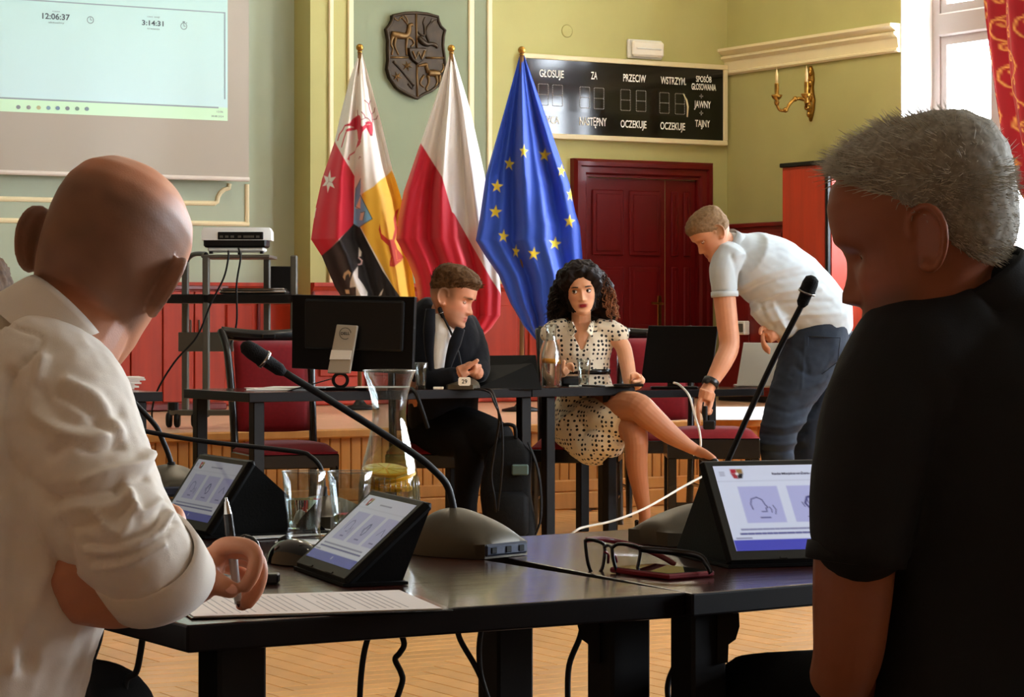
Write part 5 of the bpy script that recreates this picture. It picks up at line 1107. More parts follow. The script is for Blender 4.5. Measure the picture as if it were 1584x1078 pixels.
XQ = XR-.471; q = onX(1154,507,XQ); b = MB(); b.box((XQ-.05,q.y-.05,q.z-.05),(XQ-.0005,q.y+.05,q.z+.05),c=.008); sb2 = thing('wall_box','small white box on the dark red cabinet behind the bending man','wall box',tuple(q)); b.build('housing','white_plastic',sb2,world=True)
b = MB(); b.box((XQ-.056,q.y-.035,q.z-.03),(XQ-.05,q.y+.035,q.z+.03),c=.002); b.build('cover','grey_metal',sb2,world=True)
# ================================================================ people: builders
def sm(a,b,x): t = np.clip((x-a)/(b-a),0,1); return t*t*(3-2*t)
HZ_ = np.array([-.118,-.110,-.095,-.080,-.060,-.045,-.030,-.010,.005,.025,.045,.065,.085,.102,.113,.118])
HYF = np.array([.052,.080,.091,.087,.088,.086,.085,.083,.084,.092,.095,.092,.082,.060,.034,.0])
HYB = np.array([.010,-.006,-.018,-.030,-.052,-.068,-.082,-.093,-.098,-.102,-.103,-.100,-.090,-.070,-.041,.0])
HW  = np.array([.016,.033,.046,.054,.061,.064,.067,.070,.072,.075,.076,.074,.066,.049,.027,.0])
def head_pts(z, ph, f=1.0, nose=1.0, jaw=1.0):
    """z, ph arrays -> local points; +y face, +z up, +x the subject's right"""
    yf = np.interp(z,HZ_,HYF); yb = np.interp(z,HZ_,HYB); w_ = np.interp(z,HZ_,HW); w_ = w_*np.where(z<-.02,1+(jaw-1)*sm(.02,.09,-z),1)
    yc = (yf+yb)/2; ry = (yf-yb)/2; n = 2.25
    c, s = np.cos(ph), np.sin(ph)
    x = w_*np.sign(s)*np.abs(s)**(2/n); y = yc+ry*np.sign(c)*np.abs(c)**(2/n)
    g = lambda t: np.exp(-t*t); ax = np.abs(x); fr = sm(0,.5,c)
    h = np.interp(z,[-.050,-.045,-.038,-.030,-.010,.010,.022],[0,.010,.024,.0225,.012,.004,0])*nose
    wn = np.interp(z,[-.046,-.035,-.01,.02],[.0135,.0115,.0085,.008])
    d = h*g(x/wn)**1.3
    d += .007*nose*g((ax-.0135)/.006)*g((z+.038)/.0065)
    d += .0045*g((z-.027)/.009)*g((ax-.028)/.02)
    d -= .0105*f*g((ax-.032)/.0145)*g((z-.003)/.0095)
    d += .0045*g((z+.0595)/.0048)*g(x/.019)+.0055*g((z+.0715)/.0052)*g(x/.017)-.0045*g((z+.0655)/.0022)*g(x/.022)-.003*g((z+.083)/.006)*g(x/.02)
    d += .004*g((z+.101)/.010)*g(x/.017); d += .004*g((ax-.047)/.016)*g((z+.022)/.014)
    y = y+d*fr
    return np.stack([x,y,z],-1)
def head_grid(nz=64, nph=84, **kw):
    t = np.linspace(0,1,nz); z = -.118+.236*(t-.10*np.sin(2*np.pi*t)/np.pi); ph = np.linspace(0,2*np.pi,nph,endpoint=False)
    Z, P = np.meshgrid(z,ph,indexing='ij'); return head_pts(Z,P,**kw), Z, P
def add_closed_grid(mb, G, M):
    n, m = G.shape[:2]; vs = [tuple(M @ Vector(p)) for r in G for p in r]; k = len(mb.v); mb.v += vs
    for i in range(n-1):
        for j in range(m): mb.f.append((k+i*m+j,k+i*m+(j+1)%m,k+(i+1)*m+(j+1)%m,k+(i+1)*m+j))
    mb.f.append(tuple(k+j for j in range(m-1,-1,-1))); mb.f.append(tuple(k+(n-1)*m+j for j in range(m)))
def head_M(c, fwd, roll=0, s=1.0):
    f_ = Vector(fwd).normalized(); u_ = (U-f_*f_.dot(U)).normalized(); r_ = f_.cross(u_)
    a = math.radians(roll); u2 = u_*math.cos(a)+r_*math.sin(a); r2 = f_.cross(u2); c = Vector(c)
    return Matrix(((r2.x*s,f_.x*s,u2.x*s,c.x),(r2.y*s,f_.y*s,u2.y*s,c.y),(r2.z*s,f_.z*s,u2.z*s,c.z),(0,0,0,1)))
def add_ear(mb, M, side, out=.55):
    H = [(.012,.008),(.010,.024),(.000,.034),(-.014,.035),(-.025,.024),(-.027,.004),(-.019,-.016),(-.008,-.028),(.003,-.030),(.009,-.022)]
    P = [M @ Vector((side*(.070+.002+max(0,.012-y)*out),y-.008,z-.006)) for y,z in H]
    s = M.to_scale().x
    mb.tube(smooth_path(P,3),[.0042*s]*8+[.005*s]*2,8)
    mb.tube([P[-2],P[-1]],.0065*s,8)
    Q = [M @ Vector((side*(.0695+max(0,.012-y)*out),y-.008,z-.006)) for y,z in H]; c = M @ Vector((side*(.0695+.02*out),-.016,-.003))
    cc = M @ Vector((side*(.060+.01*out),-.016,-.003)); n = len(Q); k = len(mb.v); mb.v += [tuple(q) for q in Q]+[tuple(q-(M.to_3x3() @ Vector((side*.006,0,0)))) for q in Q]+[tuple(c),tuple(cc)]
    for i in range(n):
        j = (i+1)%n; mb.f += [(k+i,k+j,k+2*n),(k+n+j,k+n+i,k+2*n+1),(k+i,k+n+i,k+n+j,k+j)]
def add_hand(mb, fingers, palm, r=.0088, s=1.0):
    """fingers: joint chains (4-5 points each, thumb last); palm: (points, radii)"""
    for i,ch in enumerate(fingers):
        k = (1.0,1.06,1.0,.86,1.15)[i] if len(fingers) == 5 else 1.0; P = smooth_path(ch,3); n = len(P)
        rad = [r*k*s*(1.12-.30*q/(n-1)) for q in range(n)]; P.append(P[-1]+(P[-1]-P[-2]).normalized()*r*.55*s); rad.append(rad[-1]*.45)
        mb.tube(P,rad,10)
    for P,rad in palm: mb.tube(P,rad,12)
def np_seg(P, a, b):
    a = np.array(a); b = np.array(b); ab = b-a; t = np.clip(((P-a)@ab)/max(ab@ab,1e-12),0,1); return np.linalg.norm(P-(a+t[:,None]*ab),axis=1)
def fbm(P, sc, seed=0, oct_=3):
    o = Vector((seed*7.3,seed*3.1,seed*5.7)); sx, sy, sz = sc if isinstance(sc,(tuple,list)) else (sc,sc,sc)
    return np.array([mnoise.fractal((p[0]*sx+o.x,p[1]*sy+o.y,p[2]*sz+o.z),1.0,2.0,oct_) for p in P])
def blob(name, mb, voxel, mat, parent, smooth=2, disp=None, color=None, post_smooth=0, fac=.5):
    """closed overlapping shells grown together into one continuous skin"""
    me = bpy.data.meshes.new(name); me.from_pydata(mb.v,[],mb.f); me.update()
    bm = bmesh.new(); bm.from_mesh(me); bmesh.ops.recalc_face_normals(bm,faces=bm.faces); bm.to_mesh(me); bm.free()
    o = bpy.data.objects.new(name,me); COL.objects.link(o)
    rm = o.modifiers.new('r','REMESH'); rm.mode = 'VOXEL'; rm.voxel_size = voxel; rm.adaptivity = 0
    if smooth: q = o.modifiers.new('s','SMOOTH'); q.iterations = smooth; q.factor = fac
    dg = bpy.context.evaluated_depsgraph_get(); m2 = bpy.data.meshes.new_from_object(o.evaluated_get(dg)); bpy.data.objects.remove(o); bpy.data.meshes.remove(me)
    n = len(m2.vertices); V = np.empty(n*3,np.float32); m2.vertices.foreach_get('co',V); V = V.reshape(-1,3).astype(float)
    if disp is not None:
        Nn = np.empty(n*3,np.float32); m2.vertex_normals.foreach_get('vector',Nn); Nn = Nn.reshape(-1,3)
        V = V+Nn*disp(V,Nn)[:,None]
    cols = color(V) if color is not None else None
    W = np.array(worldm(parent).inverted()) if parent is not None else np.eye(4)
    L = V@W[:3,:3].T+W[:3,3]; m2.vertices.foreach_set('co',L.astype(np.float32).ravel()); m2.update(); m2.name = name; m2.materials.clear()
    if not m2.color_attributes or True:
        for a in list(m2.color_attributes): m2.color_attributes.remove(a)
    return link(name,m2,mat,parent,True,cols)
def to_local(V, M): Mi = np.array(M.inverted()); return V@Mi[:3,:3].T+Mi[:3,3]
def folds_disp(folds, V):
    d = np.zeros(len(V))
    for pts,w_,h in folds:
        dd = np.full(len(V),1e9)
        for a,c in zip(pts,pts[1:]): dd = np.minimum(dd,np_seg(V,a,c))
        d += h*np.exp(-(dd/w_)**2)
    return d
def folds_px(folds, V, N_):
    """creases of the cloth: lines given where the photo shows them, raised or sunk on the side that faces the camera"""
    C = V-np.array(CAM); d = C@np.array(F); P = np.stack([792+FPX*(C@np.array(R))/d, HZ-FPX*(C@np.array(U))/d],-1); fr = sm(.15,-.25,N_@np.array(F)); o = np.zeros(len(V))
    for pts,w_,h in folds:
        dd = np.full(len(V),1e9); Q = [tuple(q.xy) for q in smooth_path([(x,y,0) for x,y in pts],4)]
        for a,c in zip(Q,Q[1:]): dd = np.minimum(dd,seg_d(P,a,c))
        o += h*np.exp(-(dd/w_)**2)
    return o*fr
def chain(px, dflt=None):   # [(px,py,d,r)...] -> points, radii
    return [at(p[0],p[1],p[2]) for p in px],[p[3] for p in px]
def tube_px(mb, px, n=18, sub=5, ref=None, ends=True):
    P,rad = chain(px); Q = smooth_path(P,sub); rr = [r if isinstance(r,(tuple,list)) else (r,r) for r in rad]; R_ = []
    for i in range(len(Q)):
        t = i/(len(Q)-1)*(len(rr)-1); i0 = min(int(t),len(rr)-2); g = t-i0; R_.append((rr[i0][0]*(1-g)+rr[i0+1][0]*g, rr[i0][1]*(1-g)+rr[i0+1][1]*g))
    if ends:
        d0 = (Q[0]-Q[1]).normalized(); d1 = (Q[-1]-Q[-2]).normalized()
        Q = [Q[0]+d0*min(R_[0])*.55]+Q+[Q[-1]+d1*min(R_[-1])*.55]; R_ = [(R_[0][0]*.6,R_[0][1]*.6)]+R_+[(R_[-1][0]*.6,R_[-1][1]*.6)]
    mb.tube(Q,R_,n,ref=ref); return mb
def skin_cols(V, M, base, lips=None, stubble=None, hairf=None, brow=None, rough=.0, seed=1):
    C = np.tile(np.array(lin(base)),(len(V),1)); L = to_local(V,M); x,y,z = L.T
    nz_ = fbm(V,26,seed,2); C *= (1+.07*nz_)[:,None]
    near = (np.abs(x)<.1)&(np.abs(y)<.13)&(np.abs(z)<.125)
    def mix(m,c): nonlocal C; m = np.clip(m,0,1)*near; C = C*(1-m[:,None])+np.array(lin(c))*m[:,None]
    mix(.35*np.exp(-(((np.abs(x)-.04)/.02)**2+((z+.03)/.018)**2))*(y>.03),(200,110,90))
    if stubble: mix(stubble[1]*sm(-.03,-.055,z)*sm(.0,.04,y)*(1-.6*np.exp(-(x/.02)**2-((z+.066)/.01)**2)),stubble[0])
    if lips: mix(1.2*np.exp(-((x/.021)**4)-(((z+.0655)/.0098)**4))*(y>.06),lips)
    if hairf: hairf(mix,x,y,z,nz_)
    return C
def hair_cap(parent, M, thick, mat, name='hair', cols=None, nz=90, nph=120, noise_amp=.003, nsc=90, seed=3, below=-.007):
    """shell over the scalp: thick(x,y,z,ph) gives the hair length, <= 0 where the skin is bare"""
    G,Z,P = head_grid(nz,nph,nose=0); x,y,z = G[...,0],G[...,1],G[...,2]
    c = np.stack([x*0,np.full_like(x,-.005),np.full_like(x,.01)],-1); N_ = G-c; N_ /= np.linalg.norm(N_,axis=-1,keepdims=True)+1e-9
    t = thick(x,y,z,P); q = fbm(G.reshape(-1,3),nsc,seed,3).reshape(t.shape); t = np.where(t>0,t+noise_amp*q*np.minimum(1,t/.004),below)
    G = G+N_*t[...,None]; mb = MB(); add_closed_grid(mb,G,M)
    return mb.build(name,mat,parent,smooth=True,world=True,cols=cols,fix=True)
def strands(parent, M, n, region, length, mat, lean, name='hair_strands', r0=.0006, seed=5, curl=.3):
    rr = random.Random(seed); mb = MB(); k = 0; tries = 0
    while k < n and tries < n*30:
        tries += 1; z = rr.uniform(-.08,.118); ph = rr.uniform(0,2*math.pi)
        p = head_pts(np.array(z),np.array(ph)); x,y,z_ = p; l_ = region(x,y,z_)
        if l_ <= 0: continue
        nrm = Vector((x,y+.005,z_-.01)).normalized(); dirv = (nrm*1.0+Vector(lean(x,y,z_))+Vector((rr.gauss(0,curl),rr.gauss(0,curl),rr.gauss(0,curl)))).normalized()
        L_ = length*l_*rr.uniform(.7,1.25); P0 = Vector(p); d2 = (dirv+Vector(lean(x,y,z_))*.8).normalized()
        P = [P0-nrm*.002,P0+dirv*L_*.5,P0+dirv*L_*.5+d2*L_*.5]; mb.tube([M @ q for q in P],[r0,r0*.9,r0*.25],3,caps=False); k += 1
    return mb.build(name,mat,parent,smooth=True,world=True,fix=False)
def eyes(parent, M, gaze=(0,0), lid=.25, skin='skin', brow=None, liner=None, r=.0122, y0=.0655):
    for sx in (-1,1):
        c = Vector((sx*.0315,y0,.003)); b = MB(); b.ell(c,(r,r,r),n=20,m=14)
        e = MB(); e.add([M @ Vector(p) for p in b.v],b.f); ey = e.build('eye','eye_white',parent,smooth=True,world=True)
        g = Vector((gaze[0],1,gaze[1])).normalized(); Mg = frame(c+g*(r*.86),g.cross(Vector((0,0,1))) if abs(g.z)<.9 else (1,0,0),Vector((0,0,1)))
        gx_ = g.cross(Vector((0,0,1))).normalized(); gz = gx_.cross(g)
        for nm,mt,rad,off in (('iris','eye_iris',.0064,.88),('pupil','eye_pupil',.0030,.94)):
            cc = c+g*math.sqrt(max(r*r-rad*rad,0))*1.0; b2 = MB(); n = 18
            vs = [cc+gx_*(rad*math.cos(2*math.pi*k/n))+gz*(rad*math.sin(2*math.pi*k/n))+g*.0003 for k in range(n)]+[c+g*(r+.0006+(.0003 if nm=='pupil' else 0))]
            b2.add([M @ v for v in vs],[(k,(k+1)%n,n) for k in range(n)]); b2.build(nm,mt,ey,smooth=True,world=True)
        # lids: shells above and below the opening
        for up in (1,-1):
            rows = []; a0 = (lid if up > 0 else -.62)
            for i in range(8):
                row = []
                for j in range(15):
                    az = (j/14-.5)*2.6; lim = (.55-lid*.9)*(1-(2*j/14-1)**2*.85) if up > 0 else (-.50)*(1-(2*j/14-1)**2*.85)
                    el = lim+(up*1.45-lim)*i/7; rr_ = r*1.09
                    row.append(M @ (c+Vector((rr_*math.sin(az)*math.cos(el),rr_*math.cos(az)*math.cos(el),rr_*math.sin(el)))))
                rows.append(row)
            b3 = MB(); b3.grid(rows); b3.build('eyelid',skin,parent,smooth=True,world=True)
            if liner and up > 0:
                b4 = MB(); b4.tube([p+(M.to_3x3() @ Vector((0,.0008,0))) for p in rows[0]],.0011*M.to_scale().x*(1 if up>0 else .5),6); b4.build('lashes',liner,parent,world=True)
        if brow:
            bm_, th, arch = brow; P = []
            for q in range(7):
                t = q/6; x = sx*(.016+.034*t); z = .0225+arch*math.sin(t*2.2)-.004*t
                ph = 0; yy = np.interp(z,HZ_,HYF)-.5*(abs(x)/.075)**2.2*.05+.0035; P.append(M @ Vector((x,yy,z)))
            b5 = MB(); s_ = M.to_scale().x; b5.tube(smooth_path(P,3),[(.0018*s_,.0026*s_),(.003*s_,.0034*s_),(.0028*s_,.003*s_),(.0008*s_,.001*s_)],8); b5.build('eyebrow',bm_,parent,smooth=True,world=True)
pm('lid_shade',(150,96,70),.5)
pm('skin',(255,255,255),.48,vcol='col',sub=.12,bump=.08,bscale=420,spec=.4)
pm('skin_far',(255,255,255),.5,vcol='col',sub=.1,spec=.4)
pm('eye_white',(232,226,220),.15); pm('eye_iris',(46,28,18),.15); pm('eye_pupil',(6,5,5),.1); pm('lash_black',(10,8,8),.6)
# ================================================================ 1. bald man writing, seen from behind on the left
pm('shirt_cream',(240,230,216),.75,var=.03,vscale=30,bump=.10,bscale=700,sheen=.2)
pm('trouser_dark',(9,9,11),.85,spec=.2,bump=.2,bscale=300); pm('stitch',(190,178,160),.8)
M1 = head_M(at(162,410,3.03),R*.07+F*.90-U*.40,21,1.06)
P1 = thing('person','bald man in a rolled-sleeve cream shirt seated on the left, leaning over the paper and writing','person',tuple(at(-60,1085,2.95)))
P1['label'] = 'bald man in cream shirt with rolled sleeves, bent over the paper, writing'
mb = MB(); G,_,_ = head_grid(); add_closed_grid(mb,G,M1); add_ear(mb,M1,1,.62); add_ear(mb,M1,-1,.62)
tube_px(mb,[(164,440,3.02,.056),(138,490,3.01,.053),(98,550,2.98,.060),(50,640,2.95,.07)])
tube_px(mb,[(50,640,2.95,.08),(-30,760,2.93,.12),(-70,900,2.93,.11)])             # chest inside the shirt
tube_px(mb,[(60,640,2.94,.055),(110,780,2.90,.046),(128,905,2.86,.044)])          # right upper arm
tube_px(mb,[(122,915,2.86,.036),(180,922,2.885,.037),(245,917,2.92,.032),(300,903,2.955,.0245),(314,893,2.965,.023)],sub=6)
D_ = lambda x,y,d: at(x,y,d)
add_hand(mb,[[D_(338,850,2.975),D_(352,843,2.965),D_(380,845,2.955),D_(396,859,2.95),D_(391,888,2.95),D_(378,909,2.955)],
             [D_(338,856,2.99),D_(352,850,2.985),D_(388,856,2.98),D_(402,880,2.975),D_(396,912,2.975),D_(380,934,2.975)],
             [D_(336,864,3.005),D_(352,860,3.01),D_(388,868,3.01),D_(399,893,3.005),D_(390,920,3.0),D_(372,937,2.995)],
             [D_(330,876,3.015),D_(348,876,3.025),D_(378,888,3.03),D_(384,912,3.025),D_(372,934,3.02)],
             [D_(308,888,2.965),D_(322,897,2.955),D_(342,906,2.950),D_(361,915,2.955)]],
         [([D_(308,893,2.965),D_(322,872,2.975),D_(338,855,2.975)],[.021,.019,.0125]),([D_(310,895,2.985),D_(322,880,3.0),D_(338,868,3.005)],[.021,.02,.014]),([D_(308,890,2.962),D_(322,896,2.958),D_(345,907,2.950),D_(358,913,2.952)],[.018,.015,.0125,.0105])],r=.0100)
# left arm and hand behind the sleeve
tube_px(mb,[(-60,740,3.12,.05),(-40,860,3.16,.045),(20,900,3.2,.042),(120,880,3.24,.036),(205,840,3.27,.029),(238,822,3.28,.026)])
for i,(dx,dy) in enumerate(((0,0),(6,9),(8,19),(6,28))):
    add_hand(mb,[[D_(236,812+dy*.7,3.28),D_(258+dx,789+dy,3.27),D_(275+dx*.6,794+dy,3.25),D_(274+dx*.3,806+dy*.8,3.235),D_(262,812+dy*.8,3.24)]],[],r=.0085)
add_hand(mb,[[D_(236,826,3.26),D_(250,818,3.24),D_(262,806,3.232),D_(268,800,3.23)]],[([D_(232,824,3.28),D_(256,803,3.27)],[.026,.02])],r=.010)
def hf1(mix,x,y,z,n):
    side = sm(.03,-.005,y); m = sm(-.062,-.045,z+.012*np.abs(x)/.07)*side*sm(.094,.058,z-.18*np.maximum(y+.02,-.08)+.010*n)
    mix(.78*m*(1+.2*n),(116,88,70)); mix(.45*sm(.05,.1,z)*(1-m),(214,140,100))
def dsp1(V,N_):
    L = to_local(V,M1); x,y,z = L.T; cr = np.exp(-((z+.062+.1*(np.abs(x)*.15))/.006)**2)*sm(-.03,-.06,y)*sm(.075,.05,np.abs(x)); cr2 = np.exp(-((z+.049)/.009)**2)*sm(-.03,-.06,y)*sm(.075,.05,np.abs(x))
    return -.0032*cr+.0022*cr2
blob('body',mb,.0030,'skin',P1,2,disp=dsp1,color=lambda V: skin_cols(V,M1,(206,142,108),hairf=hf1))
eyes(P1,M1,(0,-.3),.5,'lid_shade')
pm('nail',(224,160,136),.3)
def nail(parent,p,nrm,dr,w_=.0055,l_=.0065):
    Mn = frame(p,dr.cross(nrm),dr); b = MB(); b.ell((0,0,0),(1,1,1),n=12,m=6); b2 = MB(); b2.add([Mn @ Vector((v[0]*w_,v[1]*l_,v[2]*.0016)) for v in b.v],b.f); b2.build('nail','nail',parent,smooth=True,world=True)
nail(P1,at(357,911,2.9425),(-F*.85-R*.1+U*.5).normalized(),(R*.85-U*.4).normalized(),.0062,.008)
mb = MB()
tube_px(mb,[(72,535,2.975,.052),(52,580,2.965,(.095,.085)),(8,650,2.95,(.18,.125)),(-45,760,2.94,(.195,.14)),(-72,880,2.935,(.185,.14)),(-95,985,2.935,(.175,.14)),(-112,1090,2.94,(.17,.14))],ref=tuple(R),n=26)
tube_px(mb,[(40,600,2.945,.09),(85,625,2.92,.086),(118,700,2.885,.079),(160,790,2.855,.071),(205,845,2.84,.064),(238,880,2.868,.0575)],n=24)
tube_px(mb,[(30,600,3.05,.085),(-40,720,3.12,.08),(-60,860,3.16,.075)],n=20)
fw = lambda *p: [np.array(at(x,y,d)) for x,y,d in p]
folds1 = [(((66,556),(56,600),(51,638),(82,662),(125,682),(168,674)),10,.007),(((80,700),(108,684),(142,694),(176,690)),9,-.008),(((60,600),(90,640),(130,655),(185,640)),9,-.004),
 (((128,748),(171,732),(214,722),(232,704)),9,.011),(((76,772),(101,764),(141,756),(182,748)),10,-.011),(((88,800),(120,784),(160,786),(200,770)),9,.006),
 (((120,815),(160,806),(178,800),(205,780)),7,-.006),(((150,800),(166,815),(186,826),(200,806),(206,784)),7,.008),(((196,760),(206,780),(222,796),(252,776)),7,.008),(((228,800),(246,786),(258,770)),6,-.006),(((180,760),(192,742),(226,738)),7,-.006),
 (((130,838),(171,842),(233,818),(256,788)),6,-.007),(((136,852),(182,852),(240,826),(266,796)),6,.006),(((141,868),(190,862),(245,834),(272,806)),5,-.006),(((145,880),(195,872),(252,842)),5,.005),
 (((0,498),(30,508),(64,521),(50,548),(18,580)),3,-.0035),(((18,580),(8,640),(12,690),(40,740),(76,772)),8,-.006),(((40,760),(60,820),(70,880)),14,.008),(((10,720),(24,820),(20,940),(40,1030)),16,-.008),(((90,800),(104,840),(112,880)),7,-.006),(((60,900),(40,960),(20,1030)),12,.007),(((100,590),(150,620),(186,668)),9,.006),(((92,612),(140,640),(190,690)),7,-.005)]
folds1 = [(p_,w_,h_*1.15) for p_,w_,h_ in folds1]
def dsh1(V,N_): return folds_px(folds1,V,N_)+.0035*fbm(V,(13,13,9),2,3)+.0012*fbm(V,46,5,2)
blob('shirt',mb,.0045,'shirt_cream',P1,4,disp=dsh1)
# turned-up cuff, collar, back yoke seam
def ringband(pts_c, axis, r, w_, th, mat, name, parent, n=40, ell_=(1,1), tilt=None, wob=0, seed=1):
    ax = Vector(axis).normalized(); a = ax.orthogonal().normalized(); a = (R-ax*R.dot(ax)).normalized(); b_ = ax.cross(a); c = Vector(pts_c); rr = random.Random(seed); f1 = rr.uniform(0,6); rows = []
    for i,(rr_,off) in enumerate(((r,-w_/2),(r+th,-w_/2+th*.3),(r+th*1.2,0),(r+th,w_/2-th*.3),(r,w_/2),(r-th*.4,w_/2-th),(r-th*.4,-w_/2+th))):
        rows.append([c+ax*(off+wob*.8*math.sin(2*t+f1))+a*((rr_+wob*math.sin(3*t+f1))*ell_[0]*math.cos(t))+b_*((rr_+wob*math.sin(3*t+f1))*ell_[1]*math.sin(t)) for t in np.linspace(0,2*math.pi,n,endpoint=False)])
    rows.append(rows[0]); b = MB(); b.grid(rows,wrap=True); return b.build(name,mat,parent,smooth=True,world=True)
cax = at(250,905,2.90)-at(185,808,2.81)
ringband(at(236,880,2.862),cax,.058,.055,.005,'shirt_cream','cuff',P1,wob=.002)
mb = MB()
rows = []
cc = at(84,502,2.985); axn = (at(130,468,2.992)-at(62,528,2.985)).normalized(); aa_ = (R-axn*R.dot(axn)).normalized(); bb_ = axn.cross(aa_)
for i,(dr,off) in enumerate(((.012,-.042),(.007,-.02),(.000,.014),(-.003,.022),(-.006,.012),(-.003,-.03))):
    rows.append([cc+axn*(off+.012*math.sin(t+2.6))+aa_*((.063+dr)*math.cos(t))+bb_*((.063+dr)*math.sin(t)) for t in np.linspace(0,2*math.pi,48,endpoint=False)])
rows.append(rows[0]); mb.grid(rows,wrap=True); mb.build('collar','shirt_cream',P1,smooth=True,world=True)
mb = MB(); tube_px(mb,[(-70,1040,2.96,.15),(-60,1110,2.98,.15),(40,1130,3.1,.10),(160,1120,3.3,.08)]); tube_px(mb,[(-80,1090,3.1,.12),(40,1010,3.3,.062),(92,985,3.36,.040)]); mb2 = mb
blob('trousers',mb,.008,'trouser_dark',P1,3)
# ================================================================ 2. grey haired man in black, right foreground
pm('polo_black',(9,9,10),.8,bump=.15,bscale=500); pm('hair_grey',(150,144,130),.7,spec=.2,var=.35,vscale=160,stretch=(1,1,1)); pm('hair_grey_light',(200,194,178),.6,spec=.2,var=.3,vscale=60)
M2 = head_M(at(1431,372,3.12),-R*.90+F*.27-U*.30,0,1.10)
P2 = thing('person','grey haired man in a black polo shirt seated on the right, looking down','person',tuple(at(1480,1085,3.2)))
mb = MB(); add_closed_grid(mb,G,M2); add_ear(mb,M2,-1,.62); add_ear(mb,M2,1,.5)
tube_px(mb,[(1452,425,3.13,.062),(1490,480,3.14,.068),(1530,560,3.14,.085),(1545,720,3.15,.12),(1550,900,3.16,.12)])
tube_px(mb,[(1400,600,3.11,.05),(1345,720,3.08,.050),(1325,840,3.06,.050),(1318,930,3.06,.047),(1312,1010,3.07,.042),(1300,1052,3.10,.038)])
tube_px(mb,[(1303,1045,3.10,.037),(1330,1062,3.17,.034),(1400,1070,3.27,.030)])
add_hand(mb,[[at(1400,1066+q*2,3.27+q*.012),at(1425,1062+q*3,3.31+q*.012),at(1448,1068+q*3,3.33+q*.01),at(1460,1078+q*2,3.33+q*.01)] for q in range(4)]+[[at(1398,1070,3.26),at(1410,1080,3.25),at(1425,1086,3.25)]],[([at(1396,1070,3.27),at(1420,1066,3.31)],[.03,.026])])
blob('body',mb,.0032,'skin',P2,2,color=lambda V: skin_cols(V,M2,(150,90,62),stubble=((80,60,50),.5)))  # skin tone darkened to stand in for the shade on him
eyes(P2,M2,(0,-.3),.5,'lid_shade',y0=.0560)
def th2(x,y,z,ph):
    line = -.052+.11*sm(-.07,.03,y)+.035*sm(.02,.075,y)     # hairline height: nape to temple to forehead
    return np.where(z>line,(.004+.016*sm(.02,.1,z)+.006*sm(-.02,-.09,y))*sm(0,.03,z-line),-1)
hair_cap(P2,M2,th2,'hair_grey',noise_amp=.0022,nsc=90)
def reg2(x,y,z):
    line = -.052+.11*float(sm(-.07,.03,y))+.035*float(sm(.02,.075,y)); return 0 if z < line+.004 else .45+.75*float(sm(0,.10,z))
strands(P2,M2,5600,reg2,.026,'hair_grey_light',lambda x,y,z: (0,.55*(z>.05)-.25*(z<.05),-.35*(z<.05)),r0=.00075,curl=.38)
mb = MB()
tube_px(mb,[(1535,455,3.14,.070),(1548,500,3.14,(.12,.09)),(1560,580,3.14,(.17,.125)),(1570,720,3.14,(.195,.145)),(1570,900,3.15,(.19,.145)),(1570,1090,3.16,(.185,.15))],ref=tuple(R),n=26)
tube_px(mb,[(1490,520,3.125,.085),(1420,565,3.10,.088),(1372,640,3.075,.078),(1345,740,3.055,.070),(1330,830,3.045,.062),(1326,848,3.045,.060)],n=24)
tube_px(mb,[(1640,540,3.16,.09),(1710,620,3.18,.09),(1740,760,3.2,.08)],n=20)
blob('polo_shirt',mb,.006,'polo_black',P2,4,disp=lambda V,N_: .004*fbm(V,(10,10,8),4,3))
ringband(at(1325,857,3.047),at(1325,870,3.047)-at(1335,780,3.05),.0565,.022,.003,'polo_black','sleeve_hem',P2)
cc = at(1510,452,3.135); axn = (at(1465,420,3.12)-at(1545,560,3.14)).normalized(); aa_ = (R-axn*R.dot(axn)).normalized(); bb_ = axn.cross(aa_); rows = []; mb = MB()
for dr,off in ((.016,-.045),(.010,-.02),(.002,.016),(-.002,.022),(-.006,.012),(-.003,-.03)):
    rows.append([cc+axn*off+aa_*((.074+dr)*math.cos(t))+bb_*((.072+dr)*math.sin(t)) for t in np.linspace(0,2*math.pi,48,endpoint=False)])
rows.append(rows[0]); mb.grid(rows,wrap=True); mb.build('collar','polo_black',P2,smooth=True,world=True)
mb = MB(); tube_px(mb,[(1560,1080,3.18,.15),(1430,1105,3.24,.085),(1270,1090,3.34,.072),(1150,1082,3.44,.060)]); tube_px(mb,[(1150,1085,3.44,.06),(1130,1200,3.46,.05)]); blob('trousers',mb,.009,'trouser_dark',P2,3)
# ================================================================ 3. man in a dark jacket at the far table
pm('jacket_navy',(7,9,17),.85,spec=.2,bump=.2,bscale=260,sheen=.1); pm('shirt_white',(232,230,226),.7,bump=.08,bscale=300); pm('hair_brown',(92,66,42),.7,spec=.15,var=.4,vscale=120)
d3_ = 12.72
M3 = head_M(at(699,461,d3_-.1),R*.93-F*.30-U*.32,-4,1.17)
P3 = thing('person','man in a dark navy jacket and white shirt seated behind the far table','person',fp_(668,13.0))
mb = MB(); G3,_,_ = head_grid(nose=1.1,jaw=1.06); add_closed_grid(mb,G3,M3); add_ear(mb,M3,1,.4); add_ear(mb,M3,-1,.4)
tube_px(mb,[(690,478,d3_-.06,.070),(682,505,d3_,.074),(676,540,d3_+.03,.11),(672,600,d3_+.1,.13),(668,680,d3_+.25,.12)])
tube_px(mb,[(655,510,d3_-.02,.04),(655,560,d3_-.10,.04),(666,588,d3_-.16,.038),(695,583,d3_-.2,.034),(712,577,d3_-.22,.030)])
hd = lambda x,y,o=0: at(x,y,d3_-.22+o)
